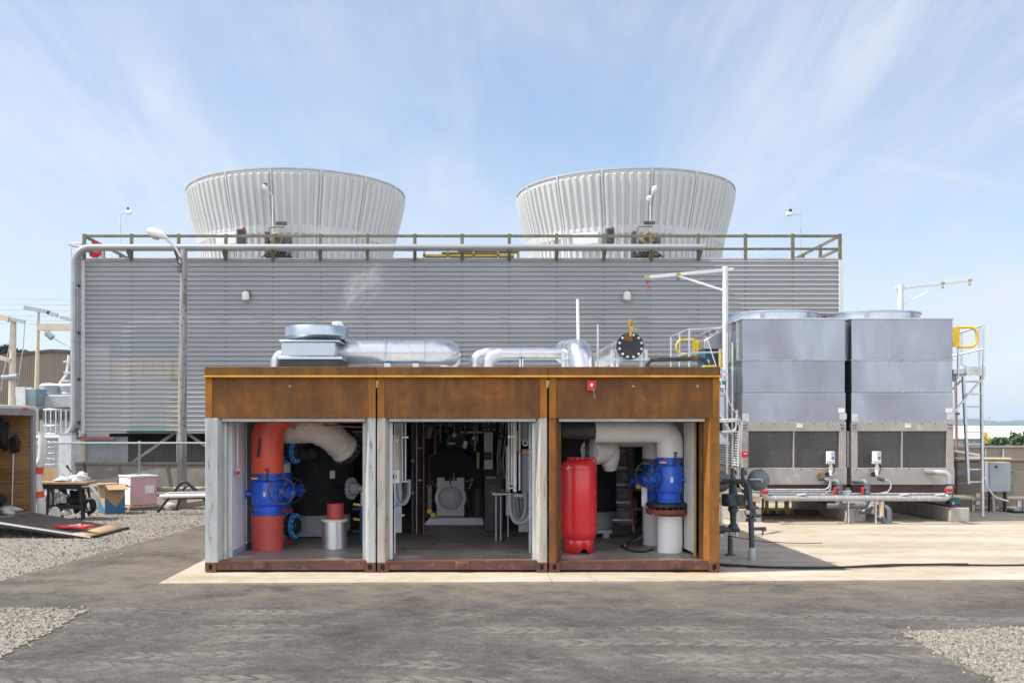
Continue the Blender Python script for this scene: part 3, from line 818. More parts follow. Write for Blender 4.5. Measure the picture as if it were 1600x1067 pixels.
# hand-rail: each post a part of its own
RT = Z(369, TY); RM = Z(389, TY)
mb = MB(); mb.box(TX0, TX1, TY-0.03, TY+0.03, RT-0.045, RT+0.045); mb.build('top_rail', M_['olive'], tower, 0.006)
mb = MB(); mb.box(TX0, TX1, TY+0.012, TY+0.042, RM-0.04, RM+0.04); mb.build('middle_rail', M_['olive'], tower, 0.006)
for px in posts_px:
    xx = X(px, TY); MB().box(xx-0.055, xx+0.055, TY-0.047, TY+0.008, DECK-0.06, RT+0.07).build('rail_post', M_['olive'], tower, 0.005)
for xx in (TX0+0.03, TX1-0.03):
    for zz, nm in ((RT, 'top_rail'), (RM, 'middle_rail')):
        MB().box(xx-0.03, xx+0.03, TY+0.05, TY+TD-0.1, zz-0.045, zz+0.045).build(nm, M_['olive'], tower, 0.006)
    for k in range(1, 6):
        yy = TY + TD*k/6.0
        MB().box(xx-0.045, xx+0.045, yy-0.055, yy+0.055, DECK+0.02, RT+0.05).build('rail_post', M_['olive'], tower, 0.005)

# fan stacks
SY = TY + 5.1
def stack_r(z):
    pts = [(DECK, 3.58), (DECK+0.5, 3.59), (DECK+0.9, 3.62), (DECK+1.35, 3.70), (DECK+1.75, 3.80), (DECK+2.3, 3.95), (DECK+2.8, 4.07), (DECK+3.27, 4.15)]
    for (z0, r0), (z1, r1) in zip(pts, pts[1:]):
        if z <= z1: return 0.983*(r0 + (r1-r0)*(z-z0)/(z1-z0))
    return 0.983*pts[-1][1]
def fan_stack(cx, phase):
    c = Vector((cx, SY, 0)); top = DECK + 3.27
    NRIB, SUB = 90, 8
    zs = [DECK, DECK+0.5, DECK+1.05, DECK+1.13, DECK+1.16, DECK+1.32, DECK+1.36, DECK+1.46, DECK+1.8, DECK+2.2, DECK+2.6, DECK+2.95, DECK+3.10, DECK+3.16, top]
    amp = [.085,.085,.085,.085,0.095,0.095,0.095,.085,.085,.085,.085,.085,.085,0.0,0.0]
    full = {4, 5, 6}
    n = NRIB*SUB; vs = []
    prof = [0, 0, 0, 0, 0.9, 1, 1, 0.9]
    for j, z in enumerate(zs):
        r0 = stack_r(z)
        for i in range(n):
            t = 2*math.pi*i/n + phase
            pr = prof[i % SUB]
            if j in full: pr = max(pr, 0.62)
            r = r0 + amp[j]*pr
            vs.append(c + Vector((r*math.cos(t), r*math.sin(t), z)))
    fs = [(j*n+i, j*n+(i+1) % n, (j+1)*n+(i+1) % n, (j+1)*n+i) for j in range(len(zs)-1) for i in range(n)]
    mb = MB(); mb.add(vs, fs)
    # inner skin so that the rim has thickness
    m = 90; zi = [top, DECK+2.3, DECK+1.2, DECK]
    vs = [c + Vector(((stack_r(z)-0.06)*math.cos(2*math.pi*i/m), (stack_r(z)-0.06)*math.sin(2*math.pi*i/m), z)) for z in zi for i in range(m)]
    mb.add(vs, [(j*m+i, (j+1)*m+i, (j+1)*m+(i+1) % m, j*m+(i+1) % m) for j in range(3) for i in range(m)])
    st = mb.build('fan_stack', M_['stack'], tower, smooth=12)
    mb = MB(); mb.lathe([(4.04, top-0.01), (4.115, top-0.01), (4.115, top+0.035), (4.04, top+0.035), (4.04, top-0.01)], c, n=120, caps=False)
    mb.build('rim', M_['greypaint'], st, smooth=50).location = -Vector((0,0,0))
    for k in range(15):
        t = 2*math.pi*((k*6+0.19)/NRIB) + phase
        if math.sin(t) > 0.35: continue
        mb = MB(); e = Vector((math.cos(t), math.sin(t), 0)); pts = [c + e*(stack_r(z)+0.03) + Vector((0,0,z)) for z in [DECK+3.27*q/8 for q in range(9)]]
        for a, b in zip(pts, pts[1:]): mb.beam(a, b, 0.04, 0.07, e)
        mb.mat(1)
        for q in range(26):
            z = DECK + 0.1 + q*0.122; p = c + e*(stack_r(z)+0.055) + Vector((0,0,z)); mb.rbox(p, (0.035,0.035,0.022), (0,0,t))
        mb.build('seam_flange', [M_['ltgrey'], M_['greypaint']], st, smooth=0)
    # inspection hatch on the weather side
    t = R(180+62); e = Vector((math.cos(t), math.sin(t), 0)); z = DECK+0.98
    mb = MB().rbox(c + e*(3.86) + Vector((0,0,z)), (0.22, 1.05, 0.42), (0,0,t))
    h = mb.build('hatch', M_['stack'], st, 0.03)
    q = Vector((-math.sin(t), math.cos(t), 0))
    mb = MB(); mb.beam(c+e*3.99+q*0.42+Vector((0,0,z-0.25)), c+e*3.99+q*0.42+Vector((0,0,z+0.25)), 0.05); mb.build('hatch_bar', M_['ltgrey'], h if False else st)
    return st
fan_stack(X(464.5, SY), R(2.0)); fan_stack(X(975, SY), R(9.5))

# silver header pipe along the rail, with its drop at the tower's end
py_ = TY-0.17
M_['pipegrey'] = mk('dull_silver_pipe', (0.38,0.395,0.41), (0.30,0.315,0.33), 2, (0.4,1,1), 0.4, metal=0.35)
mb = MB(); r = M(4.6, py_)
pts = fillet([(X(1098,py_),py_,Z(388,py_)), (X(119,py_),py_,Z(388,py_)), (X(119,py_),py_,Z(684,py_)), (X(58,py_),py_,Z(684,py_))], 0.55, 10)
pipe = thing('water_header_pipe', 'long pair of silver pipes along the tower guard rail, turning down at the end', 'pipe', (X(119,py_), py_, 0))
mb.tube(pts, r, 14); mb.build('pipe_run', M_['pipegrey'], pipe, smooth=40)
MB().tube([q + Vector((0.0,-0.215,0.0)) for q in pts], r, 14).build('second_pipe_run', M_['pipegrey'], pipe, smooth=40)
mb = MB()
for px in (300, 480, 640, 800, 1000, 1090): mb.cyl((X(px,py_)-0.02,py_,Z(388,py_)), (X(px,py_)+0.02,py_,Z(388,py_)), r*1.12, n=14)
for py in (450, 530, 620): mb.cyl((X(119,py_),py_,Z(py,py_)-0.02), (X(119,py_),py_,Z(py,py_)+0.02), r*1.12, n=14)
mb.build('pipe_clamp', M_['galv'], pipe)
for px in posts_px[1:14]:
    xx = X(px, TY); mb = MB(); mb.prism([(TY-0.06, RM-0.12), (TY-0.50, RM-0.12), (TY-0.50, RM-0.15), (TY-0.06, RM-0.42)], xx-0.035, xx+0.035, 'x')
    mb.build('pipe_bracket', M_['olive'], pipe)
# side drop lines and a caged rung run at the tower's end
lad = thing('conduit_riser', 'bundle of dark conduit, pale channel and rungs climbing the end of the ribbed tower', 'conduit', (X(125,TY),TY-0.1,0))
MB().box(X(123,TY), X(125.6,TY), TY-0.16, TY-0.08, Z(672,TY), Z(404,TY)).build('dark_conduit', M_['slate'], lad)
MB().box(X(126.2,TY), X(128.0,TY), TY-0.16, TY-0.06, Z(672,TY), Z(402,TY)).build('pale_channel', M_['beigeunit'], lad)
MB().box(X(112.4,TY), X(113.8,TY), TY-0.12, TY-0.08, Z(600,TY), Z(384,TY)).build('thin_pipe', M_['galvtube'], lad)
mb = MB()
for k in range(22): zz = Z(665,TY)+k*0.25; mb.cyl((X(113,TY),TY-0.1,zz),(X(129,TY),TY-0.1,zz),0.012,n=6)
mb.build('rung', M_['darksteel'], lad)
for k, py in enumerate((448, 521, 593, 660)): MB().cyl((X(125,TY),TY-0.2,Z(py,TY)),(X(129,TY),TY-0.2,Z(py,TY)),0.05,n=8).build('clamp', M_['darksteel'], lad)
mb = MB().torus((X(121,TY), TY+0.3, Z(381,TY)), (0,0,1), 0.36, 0.025); mb.build('cage_hoop', M_['galvtube'], lad)
MB().lathe([(0.16,0),(0.16,0.12),(0.09,0.30)], (X(119,TY), TY-0.22, Z(681,TY)), (0,0,1), 12).build('green_flange', mk('green_flange_paint', (0.02,0.16,0.08)), lad)

# red valve tree at the deck corner
v = thing('red_deck_valve', 'red valve assembly standing at the corner of the cooling tower deck', 'valve', (X(150,TY+.8), TY+.8, DECK))
y = TY+0.8
MB().cyl(P(148,406,y), P(148,378,y), 0.10, n=12).build('valve_stem', M_['redbox'], v)
MB().cyl(P(141,396,y), P(160,396,y), 0.11, n=12).build('valve_body', M_['redbox'], v)
MB().cyl(P(158,406,y), P(158,386,y), 0.07, n=12).build('outlet', M_['ltgrey'], v)

# stack-side equipment on the deck
def control_box(px, py, label):
    y = TY+0.55
    t = thing('control_box', label, 'control box', (X(px,y), y, DECK), 'control boxes on the fan deck')
    w = M(6.6, y); h0, h1 = Z(py+12, y), Z(py-12, y)
    MB().box(X(px,y)-w, X(px,y)+w, y-0.12, y+0.12, h0, h1).build('cabinet', M_['slate'], t, 0.03)
    MB().box(X(px,y)-w*0.55, X(px,y)+w*0.55, y-0.135, y-0.12, h0+0.22, h1-0.07).build('window', M_['blackmetal'], t)
    MB().lathe([(0.05,0),(0.05,0.05),(0.0,0.09)], (X(px+4,y), y, h1), (0,0,1), 10).build('beacon', M_['redbox'], t)
    mb = MB()
    for s in (-1, 1): mb.box(X(px,y)+s*w*0.8-0.02, X(px,y)+s*w*0.8+0.02, y-0.02, y+0.02, DECK+0.03, h0)
    mb.build('stand', M_['ltgrey'], t)
    mb = MB().tube(fillet([(X(px+9,y),y,DECK+0.03),(X(px+9,y),y,h1-0.1),(X(px+11,y),y,h1-0.1),(X(px+11,y),y,DECK+0.03)],0.02,3), 0.012, 6); mb.build('conduit', M_['ltgrey'], t)
control_box(377, 370, 'dark control panel with red beacon beside the fan stack above the street lamp')
control_box(953, 369, 'dark control panel with red beacon by the fan stack nearer the jib cranes')
def motor(px, py, label):
    y = TY+0.75
    t = thing('fan_motor', label, 'motor', (X(px,y), y, DECK), 'fan motors on the deck'); r = M(10.5, y)
    c = Vector((X(px,y), y, Z(py,y)))
    mb = MB().lathe([(r*0.75,-0.30),(r,-0.26),(r,0.0),(r*0.92,0.10),(r*0.82,0.5),(r*0.7,0.56)], c, (0,1,0), 24); mb.build('motor_housing', mk('rusty_motor_paint', (0.33,0.27,0.17), (0.20,0.14,0.08), 4, rough=0.7, stain=(0.18,0.06,0.02), stain_amt=0.7), t)
    mb = MB().lathe([(r*0.55,-0.315),(r*0.55,-0.30),(0,-0.299)], c, (0,1,0), 20); mb.build('fan_opening', M_['darksteel'], t)
    MB().torus(c + Vector((0,-0.31,0)), (0,1,0), r*0.58, 0.03, 20, 6).build('guard_ring', M_['rust_dark'], t)
    MB().box(c.x+r*0.9, c.x+r*1.9, y-0.2, y+0.4, c.z-0.30, c.z+0.14).build('terminal_box', M_['slate'], t, 0.03)
    mb = MB(); 
    for q in (-0.8,-0.2,0.3,0.9): mb.box(c.x+q*r-0.03, c.x+q*r+0.03, y-0.1, y+0.3, DECK+0.03, c.z-r*0.8)
    mb.box(c.x-r*1.9, c.x+r*1.9, y-0.1, y+0.3, DECK+0.2, DECK+0.26)
    mb.build('base_frame', M_['darksteel'], t)
    mb = MB()
    for q in (-1, 1): mb.tube(fillet([(c.x+q*r*0.4,y-0.15,DECK+0.35),(c.x+q*r*1.6,y-0.15,DECK+0.30),(c.x+q*r*2.7,y-0.15,DECK+0.04)],0.1,4), 0.022, 6)
    mb.build('cable', M_['rubber'], t)
    MB().box(c.x-r*2.0, c.x-r*1.5, y+0.1, y+0.5, DECK+0.04, c.z+0.3).build('junction_column', M_['darksteel'], t)
    mb = MB().tube(fillet([(c.x-r*1.3,y+0.1,c.z),(c.x-r*1.3,y+0.1,c.z+0.45),(c.x+r*0.9,y+0.1,c.z+0.45)],0.05,4), 0.015, 6); mb.build('pipe_loop', M_['darksteel'], t)
    MB().rbox((c.x+r*0.45, y+0.1, c.z+0.58), (r*1.6, 0.10, 0.10)).build('gauge', M_['darksteel'], t)
motor(434, 375, 'rusty round fan motor at the foot of the fan stack above the street lamp')
motor(1011, 374, 'rusty round fan motor at the foot of the fan stack nearer the jib cranes')
def deck_lamp(px, ytop, y, arm, label, heads=1, rot=0):
    t = thing('deck_lamp', label, 'lamp', (X(px,y), y, DECK), 'slim lamps on the fan deck')
    MB().cyl((X(px,y),y,DECK), (X(px,y),y,Z(ytop,y)), 0.035, 0.025, 8).build('pole', M_['galvtube'], t)
    a = Vector((X(px,y), y, Z(ytop,y))); b = a + Vector(arm)
    MB().tube(fillet([a-Vector((0,0,.05)), a, b], 0.02, 3), 0.02, 6).build('arm', M_['galvtube'], t)
    d = Vector(arm).normalized()
    MB().lathe([(0.03,-0.03),(0.075,0.02),(0.09,0.10),(0.075,0.20),(0.0,0.22)], b - d*0.05, d if abs(d.z) < 0.6 else (d.x, d.y, d.z), 12).build('lamp_head', M_['white'], t)
    MB().box(b.x+0.02*(1 if d.x > 0 else -1)-0.04, b.x+0.04, b.y-0.04, b.y+0.04, b.z+0.10, b.z+0.19).build('photocell', M_['darksteel'], t)
    if heads > 1:
        MB().lathe([(0.03,-0.03),(0.075,0.02),(0.09,0.10),(0.075,0.18),(0.0,0.2)], a + Vector((-0.03,-0.1,0.0)), (-0.5,-0.8,-0.45), 12).build('lamp_head', M_['white'], t)
deck_lamp(188, 333, TY+4.5, (0.28,0,0.02), 'slim deck lamp near the red valve at the tower end')
deck_lamp(426, 306, TY+0.9, (-0.22,-0.05,0.22), 'slim lamp pole before the fan stack above the street lamp')
deck_lamp(1016, 310, TY+0.9, (0.12,-0.05,0.26), 'slim lamp pole with twin heads before the fan stack nearer the jib cranes', 2)
deck_lamp(1252, 335, TY+4.5, (-0.40,0,0.0), 'slim deck lamp near the empty rail end beyond both stacks')
# yellow folded platform lying on the deck
t = thing('yellow_trestle', 'yellow trestle lying on the tower deck between the two fan stacks', 'trestle', (X(735,TY+.7), TY+0.7, DECK)); y = TY+0.7
MB().box(X(661,y), X(803,y), y-0.2, y+0.4, Z(402,y), Z(399,y)).build('lower_rail', M_['yellowdim'], t)
MB().box(X(690,y), X(780,y), y-0.15, y+0.35, Z(397.5,y), Z(395,y)).build('plank', M_['olive'], t)
MB().box(X(715,y), X(812,y), y-0.15, y+0.35, Z(394,y), Z(392.5,y)).build('upper_rail', M_['yellowdim'], t)
for px in (663, 700, 740, 778, 810): MB().box(X(px,y)-0.03, X(px,y)+0.03, y-0.2, y+0.35, DECK+0.035, Z(394,y)).build('leg', M_['yellowdim'], t)
# wall lights
def wall_light(px, py, label):
    y = TY-0.05
    t = thing('wall_light', label, 'wall light', (X(px,y), y, Z(py,y)), 'round white wall lights')
    c = Vector((X(px,y), y, Z(py,y)))
    MB().lathe([(0.13,0.0),(0.13,0.07),(0.09,0.09)], c+Vector((0.02,0.03,0.02)), (0,-1,0), 16).build('wall_plate', M_['darksteel'], t)
    MB().lathe([(0.13,-0.14),(0.125,0.03),(0.10,0.10),(0.05,0.13),(0.0,0.14)], c+Vector((0,-0.13,-0.02)), (0,-0.25,1), 18).build('globe', M_['white'], t)
wall_light(385, 461, 'white wall light on the ribbed wall just beyond the wooden lamp pole')
wall_light(979, 461, 'white wall light on the ribbed wall above the black pipe flange')

# ================================================================== wooden street lamp
y = 11.9
lp = thing('street_lamp', 'tall weathered wooden pole with one cobra-head street lamp leaning out', 'street lamp', (X(285,y), y, GZ))
mb = MB(); rr = [M(7.2,y), M(6.9,y), M(6.5,y), M(5.9,y), M(5.3,y)]
zs = [GZ, 0.8, 2.5, 4.6, Z(390,y)]
mb.tube([(X(284.3,y),y,GZ),(X(284.6,y)+.01,y,0.8),(X(285,y),y+.01,2.5),(X(286,y),y,4.6),(X(287.3,y),y,Z(390,y))], rr, 16)
mb.build('pole', M_['oldwood'], lp, smooth=40)
pts = fillet([P(281.5,412,y), P(281,398,y), P(274,387,y), P(257,371,y)], 0.18, 5)
MB().tube(pts, 0.032, 8).build('arm', M_['galvtube'], lp)
mb = MB()
for py, sx in ((404,1),(413,1),(418,0),(424,1)): mb.rbox((X(283,y)-0.02, y-0.10, Z(py,y)), (0.10,0.06,0.05), (0,0.5*sx,0))
mb.build('arm_bracket', M_['darksteel'], lp)
hd = P(246, 365.5, y); ax = (P(257,371,y)-P(236,360.5,y)).normalized()
mb = MB().lathe([(0.0,-0.30),(0.075,-0.285),(0.125,-0.20),(0.145,-0.06),(0.13,0.08),(0.09,0.19),(0.045,0.25),(0.035,0.30)], hd, ax, 18)
for q in mb.v: q.z = hd.z + (q.z-hd.z)*0.82
mb.build('lamp_head', M_['white'], lp)
MB().lathe([(0.0,-0.06),(0.08,-0.045),(0.11,0.0)], hd+Vector((-0.04,-0.02,-0.10)), (0.2,0,1), 16).build('lamp_glass', mk('frosted_lamp_glass', (0.45,0.38,0.28), rough=0.25), lp)
rnd = random.Random(3)
for k in range(26):
    zz = 0.9 + k*0.2; s = rnd.choice((-1,1)); an = R(-90 + s*rnd.uniform(5,60)); rad = M(6.4-1.0*k/26, y)
    MB().rbox((X(285+2.3*zz/6.7,y)+rad*math.cos(an), y+rad*math.sin(an), zz), (0.022,0.022,0.05)).build('climbing_bolt', M_['darksteel'], lp)

# ================================================================== chain-link fences
def chain_fence(name, label, x0, x1, y, zt, zb, posts, step=0.075, rail=M_['pipegrey']):
    t = thing(name, label, 'fence', ((x0+x1)/2, y, zb))
    MB().cyl((x0,y,zt),(x1,y,zt),0.026,n=8).build('top_rail', rail, t)
    mb = MB(); h = zt-zb; r = 0.0035
    n = int((x1-x0+h)/step)
    for s in (0, 1):
        for k in range(n+1):
            xa = x0 - h + k*step; xb = xa + h
            if s: za, zb_ = zb, zt
            else: za, zb_ = zt, zb
            p, q = Vector((xa, y, za)), Vector((xb, y, zb_))
            if xa < x0: f = (x0-xa)/h; p = p.lerp(q, f)
            if xb > x1: f = (x1-p.x)/(q.x-p.x) if q.x != p.x else 1; q = p.lerp(q, max(0.001, f))
            if (q-p).length < 0.02: continue
            a = Vector((0, r*1.2, 0)); b = (q-p).normalized().cross(Vector((0,1,0)))*r*1.2
            yo = Vector((0, -0.012 + (0.006 if s else -0.006), 0))
            mb.add([p+yo-a, p+yo+b, p+yo+a, p+yo-b, q+yo-a, q+yo+b, q+yo+a, q+yo-b], [(0,1,5,4),(1,2,6,5),(2,3,7,6),(3,0,4,7)])
    mb.build('wire_mesh', M_['wire'], t, smooth=0)
    for px in posts: MB().cyl((px,y+0.04,zb),(px,y+0.04,zt+0.06),0.032,n=8).build('post', rail, t)
    return t
y = 11.5
chain_fence('chain_link_fence', 'chain-link fence with silver top rail in front of the ribbed tower', X(62,y), -2.2, y, Z(692,y), GZ, [X(66,y), X(217,y), X(278,y)-1.9+1.9, X(368,y)])
y = 10.6
chain_fence('chain_link_fence', 'chain-link fence with rusty rail beyond the twin evaporative coolers', X(1440,y), X(1800,y), y, Z(720.5,y), 0.0, [X(1495,y), X(1690,y)], rail=M_['rust_dark'])

# ================================================================== SHIPPING CONTAINERS (open fronts)
CD = 9.0                                        # depth of the modules
CT = Z(572.5, 0)                                # top of the roof edge
def zc(py): return Z(py, 0)
def xc(px): return X(px, 0)
def container(x0, x1, label, style):
    t = thing('shipping_container', label, 'shipping container', ((x0+x1)/2, 0, 0), 'rust-brown shipping containers side by side')
    zs, zf = zc(875.5), 0.165
    left, right = style['left'], style['right']
    lx, rx = xc(style['open'][0]), xc(style['open'][1])      # clear opening
    # posts: outer face + stepped jamb
    for s, (a, b) in ((0, (x0, lx)), (1, (rx, x1))):
        m = M_[left if s == 0 else right]
        mb = MB()
        if s == 0: mb.prism([(a,0),(b-0.05,0),(b,0.09),(b,0.16),(a,0.16)], zc(879), zc(653), 'z')
        else: mb.prism([(a,0),(a,0.16),(b,0.16),(b,0)][::1] if False else [(a,0.09),(a+0.05,0),(b,0),(b,0.16),(a,0.16)], zc(879), zc(653), 'z')
        mb.build('corner_post', m, t, 0.006)
    # header panel, slightly recessed field between corner strips
    MB().box(x0+0.10, x1-0.10, 0.012, 0.05, zc(653), zc(590)).build('header_panel', M_['rust'], t)
    for a, b in ((x0, x0+0.10), (x1-0.10, x1)):
        MB().box(a, b, 0.0, 0.14, zc(653)+0.002, zc(590)).build('header_corner', M_['rust_bright'], t, 0.004)
    mb = MB(); mb.prism([(-0.002,zc(590)),(-0.06,zc(590)+0.004),(-0.06,zc(590)+0.022),(-0.002,zc(586.5)),(0.06,zc(586.5)),(0.06,zc(590))], x0-0.0105, x1+0.0105, 'x')
    mb.build('drip_ledge', M_['drip'], t)
    MB().box(x0-0.0115, x1+0.0115, 0.0, 0.07, zc(586.2), CT-0.004).build('roof_fascia', M_['rust_dark'], t, 0.006)
    # shutter frame under the header and the rolled-up curtain's edge
    MB().box(lx, rx, 0.05, 0.11, zc(658.5), zc(653.4)).build('shutter_rail', M_['frame'], t, 0.004)
    MB().box(lx, rx, 0.112, 0.16, zc(659.5), zc(655)).build('curtain_edge', M_['darksteel'], t)
    for xx, s in ((lx, 1), (rx, -1)):
        MB().box(xx, xx+s*0.045, 0.162, 0.24, zf, zc(659.5)).build('guide_track', M_[style['track']], t)
    # sill with fork pocket and worn ends
    MB().box(x0+0.14, x1-0.14, 0.02, 0.14, 0.03, zs).build('sill', M_['sill'], t, 0.008)
    c = (x0+x1)/2 + style['pocket']
    mb = MB(); w = 0.095
    mb.box(c-w, c+w, -0.012, 0.02, 0.045, zs-0.015); mb.build('latch_keeper', M_['sillrust'], t, 0.008)
    MB().box(c-w*0.72, c+w*0.72, -0.024, -0.012, 0.06, zs-0.04).build('keeper_plate', M_['sill'], t, 0.006)
    for a, b in ((x0+0.16, x0+0.36), (x1-0.36, x1-0.16)):
        MB().box(a, b, 0.006, 0.02, 0.04, 0.10).build('worn_patch', M_['sillrust'], t)
    for a, b in ((x0, x0+0.155), (x1-0.155, x1)):
        xm = (a+b)/2; z0, z1 = 0.012, zc(878.5)
        mb = MB(); n = 16; oval = []
        zm = (z0+z1)/2
        for i in range(n):
            q = 2*math.pi*i/n; oval.append((xm+0.030*math.cos(q), zm+0.045*math.sin(q)))
        # front plate with an oval hole: ring of quads from the oval out to the square
        sq = []
        for i in range(n):
            q = 2*math.pi*i/n; cx, sx = math.cos(q), math.sin(q); k = 1/max(abs(cx), abs(sx)); sq.append((xm+(b-a)/2*cx*k, zm+(z1-z0)/2*sx*k))
        vs = [(u,-0.006,v) for u,v in sq] + [(u,-0.006,v) for u,v in oval] + [(u,0.05,v) for u,v in oval]
        fs = [(i,(i+1)%n,n+(i+1)%n,n+i) for i in range(n)] + [(n+i,n+(i+1)%n,2*n+(i+1)%n,2*n+i) for i in range(n)]
        mb.add(vs, fs)
        mb.box(a, b, 0.05, 0.14, z0, z1); mb.mat(1); mb.box(xm-0.032, xm+0.032, 0.044, 0.049, zm-0.05, zm+0.05); mb.mat(0)
        mb.add([(a,-0.006,z0),(b,-0.006,z0),(b,-0.006,z1),(a,-0.006,z1),(a,0.05,z0),(b,0.05,z0),(b,0.05,z1),(a,0.05,z1)], [(0,1,5,4),(1,2,6,5),(2,3,7,6),(3,0,4,7)])
        mb.build('corner_casting', [M_['sillrust'], M_['blackmetal']], t, smooth=0)
    # shell
    MB().box(x0-0.0122, x1+0.0122, 0.142, CD-0.102, 0.10, zf).build('floor', M_['plyfloor'], t)
    MB().box(x0-0.0126, x1+0.0126, 0.05, CD, CT-0.10, CT-0.035).build('roof', M_['rooftop'], t)
    MB().box(x0-0.0126, x1+0.0126, CD-0.1, CD, 0.02, CT-0.102).build('rear_wall', M_['darkin'], t)
    if style.get('lwall'):
        n = 40; vs = []
        for i in range(n*4+1):
            yy = 0.16 + (CD-0.2)*i/(n*4); vs.append((x0 + (0.0 if (i//2) % 2 else 0.03), yy))
        k = len(vs); mb = MB(); mb.add([(a,b,0.10) for a,b in vs] + [(a,b,CT-0.1) for a,b in vs], [(i,i+1,k+i+1,k+i) for i in range(k-1)])
        mb.build('side_wall', M_['rust'], t, smooth=0)
        MB().box(x0+0.035, x0+0.08, 0.25, CD-0.1, zf, CT-0.1).build('wall_lining', M_['darkin'], t)
    if style.get('rwall'):
        n = 40; vs = []
        for i in range(n*4+1):
            yy = 0.16 + (CD-0.2)*i/(n*4); vs.append((x1 - (0.0 if (i//2) % 2 else 0.03), yy))
        k = len(vs); mb = MB(); mb.add([(a,b,0.10) for a,b in vs] + [(a,b,CT-0.1) for a,b in vs], [(i,i+1,k+i+1,k+i) for i in range(k-1)])
        mb.build('side_wall', M_['rust'], t, smooth=0)
        MB().box(x1-0.08, x1-0.035, 0.25, CD-0.1, zf, CT-0.1).build('wall_lining', M_['darkin'], t)
    for px in style['studs']:
        MB().lathe([(0.022,0),(0.022,0.012),(0.012,0.02)], (xc(px), 0.012, zc(603.5)), (0,-1,0), 10).build('header_stud', M_['steel'], t)
    if style.get('seal'):
        for xx in style['seal']:
            mb = MB().prism([(xx-0.022,zc(606)),(xx+0.012,zc(606)),(xx+0.012,zc(601)),(xx+0.022,zc(601)),(xx+0.022,zc(594)),(xx-0.022,zc(594))], -0.012, -0.001); mb.build('yellow_clip', M_['yellowdim'], t, 0.004)
    return t
M_['drip'] = rust('sunlit_rust_ledge', [(0.36,0.15,0.02),(0.50,0.23,0.025),(0.58,0.28,0.03),(0.62,0.33,0.05)], 0.5)  # sun catching the ledge is put into this brighter rust
M_['rust_mid'] = rust('rust_post_orange', [(0.13,0.055,0.016),(0.20,0.085,0.018),(0.27,0.11,0.018),(0.36,0.14,0.02)])
M_['sillrust'] = rust('rusty_casting', [(0.075,0.035,0.028),(0.11,0.05,0.035),(0.15,0.065,0.035),(0.24,0.10,0.03)], 0.4)
M_['rooftop'] = mk('white_roof_paint', (0.60,0.60,0.60), rough=0.5)
container(xc(320.5), xc(586.8), 'open container with grey posts, red pipework and a dark tank inside', dict(left='greypost', right='greypost', open=(345,570), track='frame', pocket=0.02-0.45, studs=(453,), lwall=1, seal=()))
container(xc(589.6), xc(854.8), 'middle open container with beige-grey posts, dark machine room and round grey vessel end', dict(left='beigepost', right='beigepost', open=(607,838), track='ltgrey', pocket=0.0, studs=(), seal=(xc(589.8), xc(855.6))))
container(xc(858.0), xc(1124.5), 'open container with rusty corner posts, a red tank and white pipes inside', dict(left='rust', right='rust_mid', open=(873.5,1103), track='rust_dark', pocket=0.6, studs=(990,1090), rwall=1, seal=()))
# packing pads under the corners
for i, (a, b) in enumerate(((318, 395), (408, 470), (470, 700), (712, 860), (862, 1040), (1056, 1132))):
    pass

# --- red alarm box on the header
t = thing('alarm_box', 'small red alarm box with hanging chain on the rusty header above the red tank', 'alarm box', (xc(924), 0, zc(603)))
MB().box(xc(917), xc(931), -0.05, 0.011, zc(611), zc(594.5)).build('case', M_['redbox'], t, 0.01)
MB().rbox((xc(924), -0.055, zc(602)), (0.030,0.012,0.045)).build('white_emblem', M_['white'], t, 0.004)
mb = MB()
for k in range(7): mb.torus((xc(926)+0.004*k, -0.055, zc(608)-0.022*k), (0.3,1,0.2) if k % 2 else (1,0.2,0.1), 0.011, 0.003, 10, 5)
mb.build('chain', M_['steel'], t)

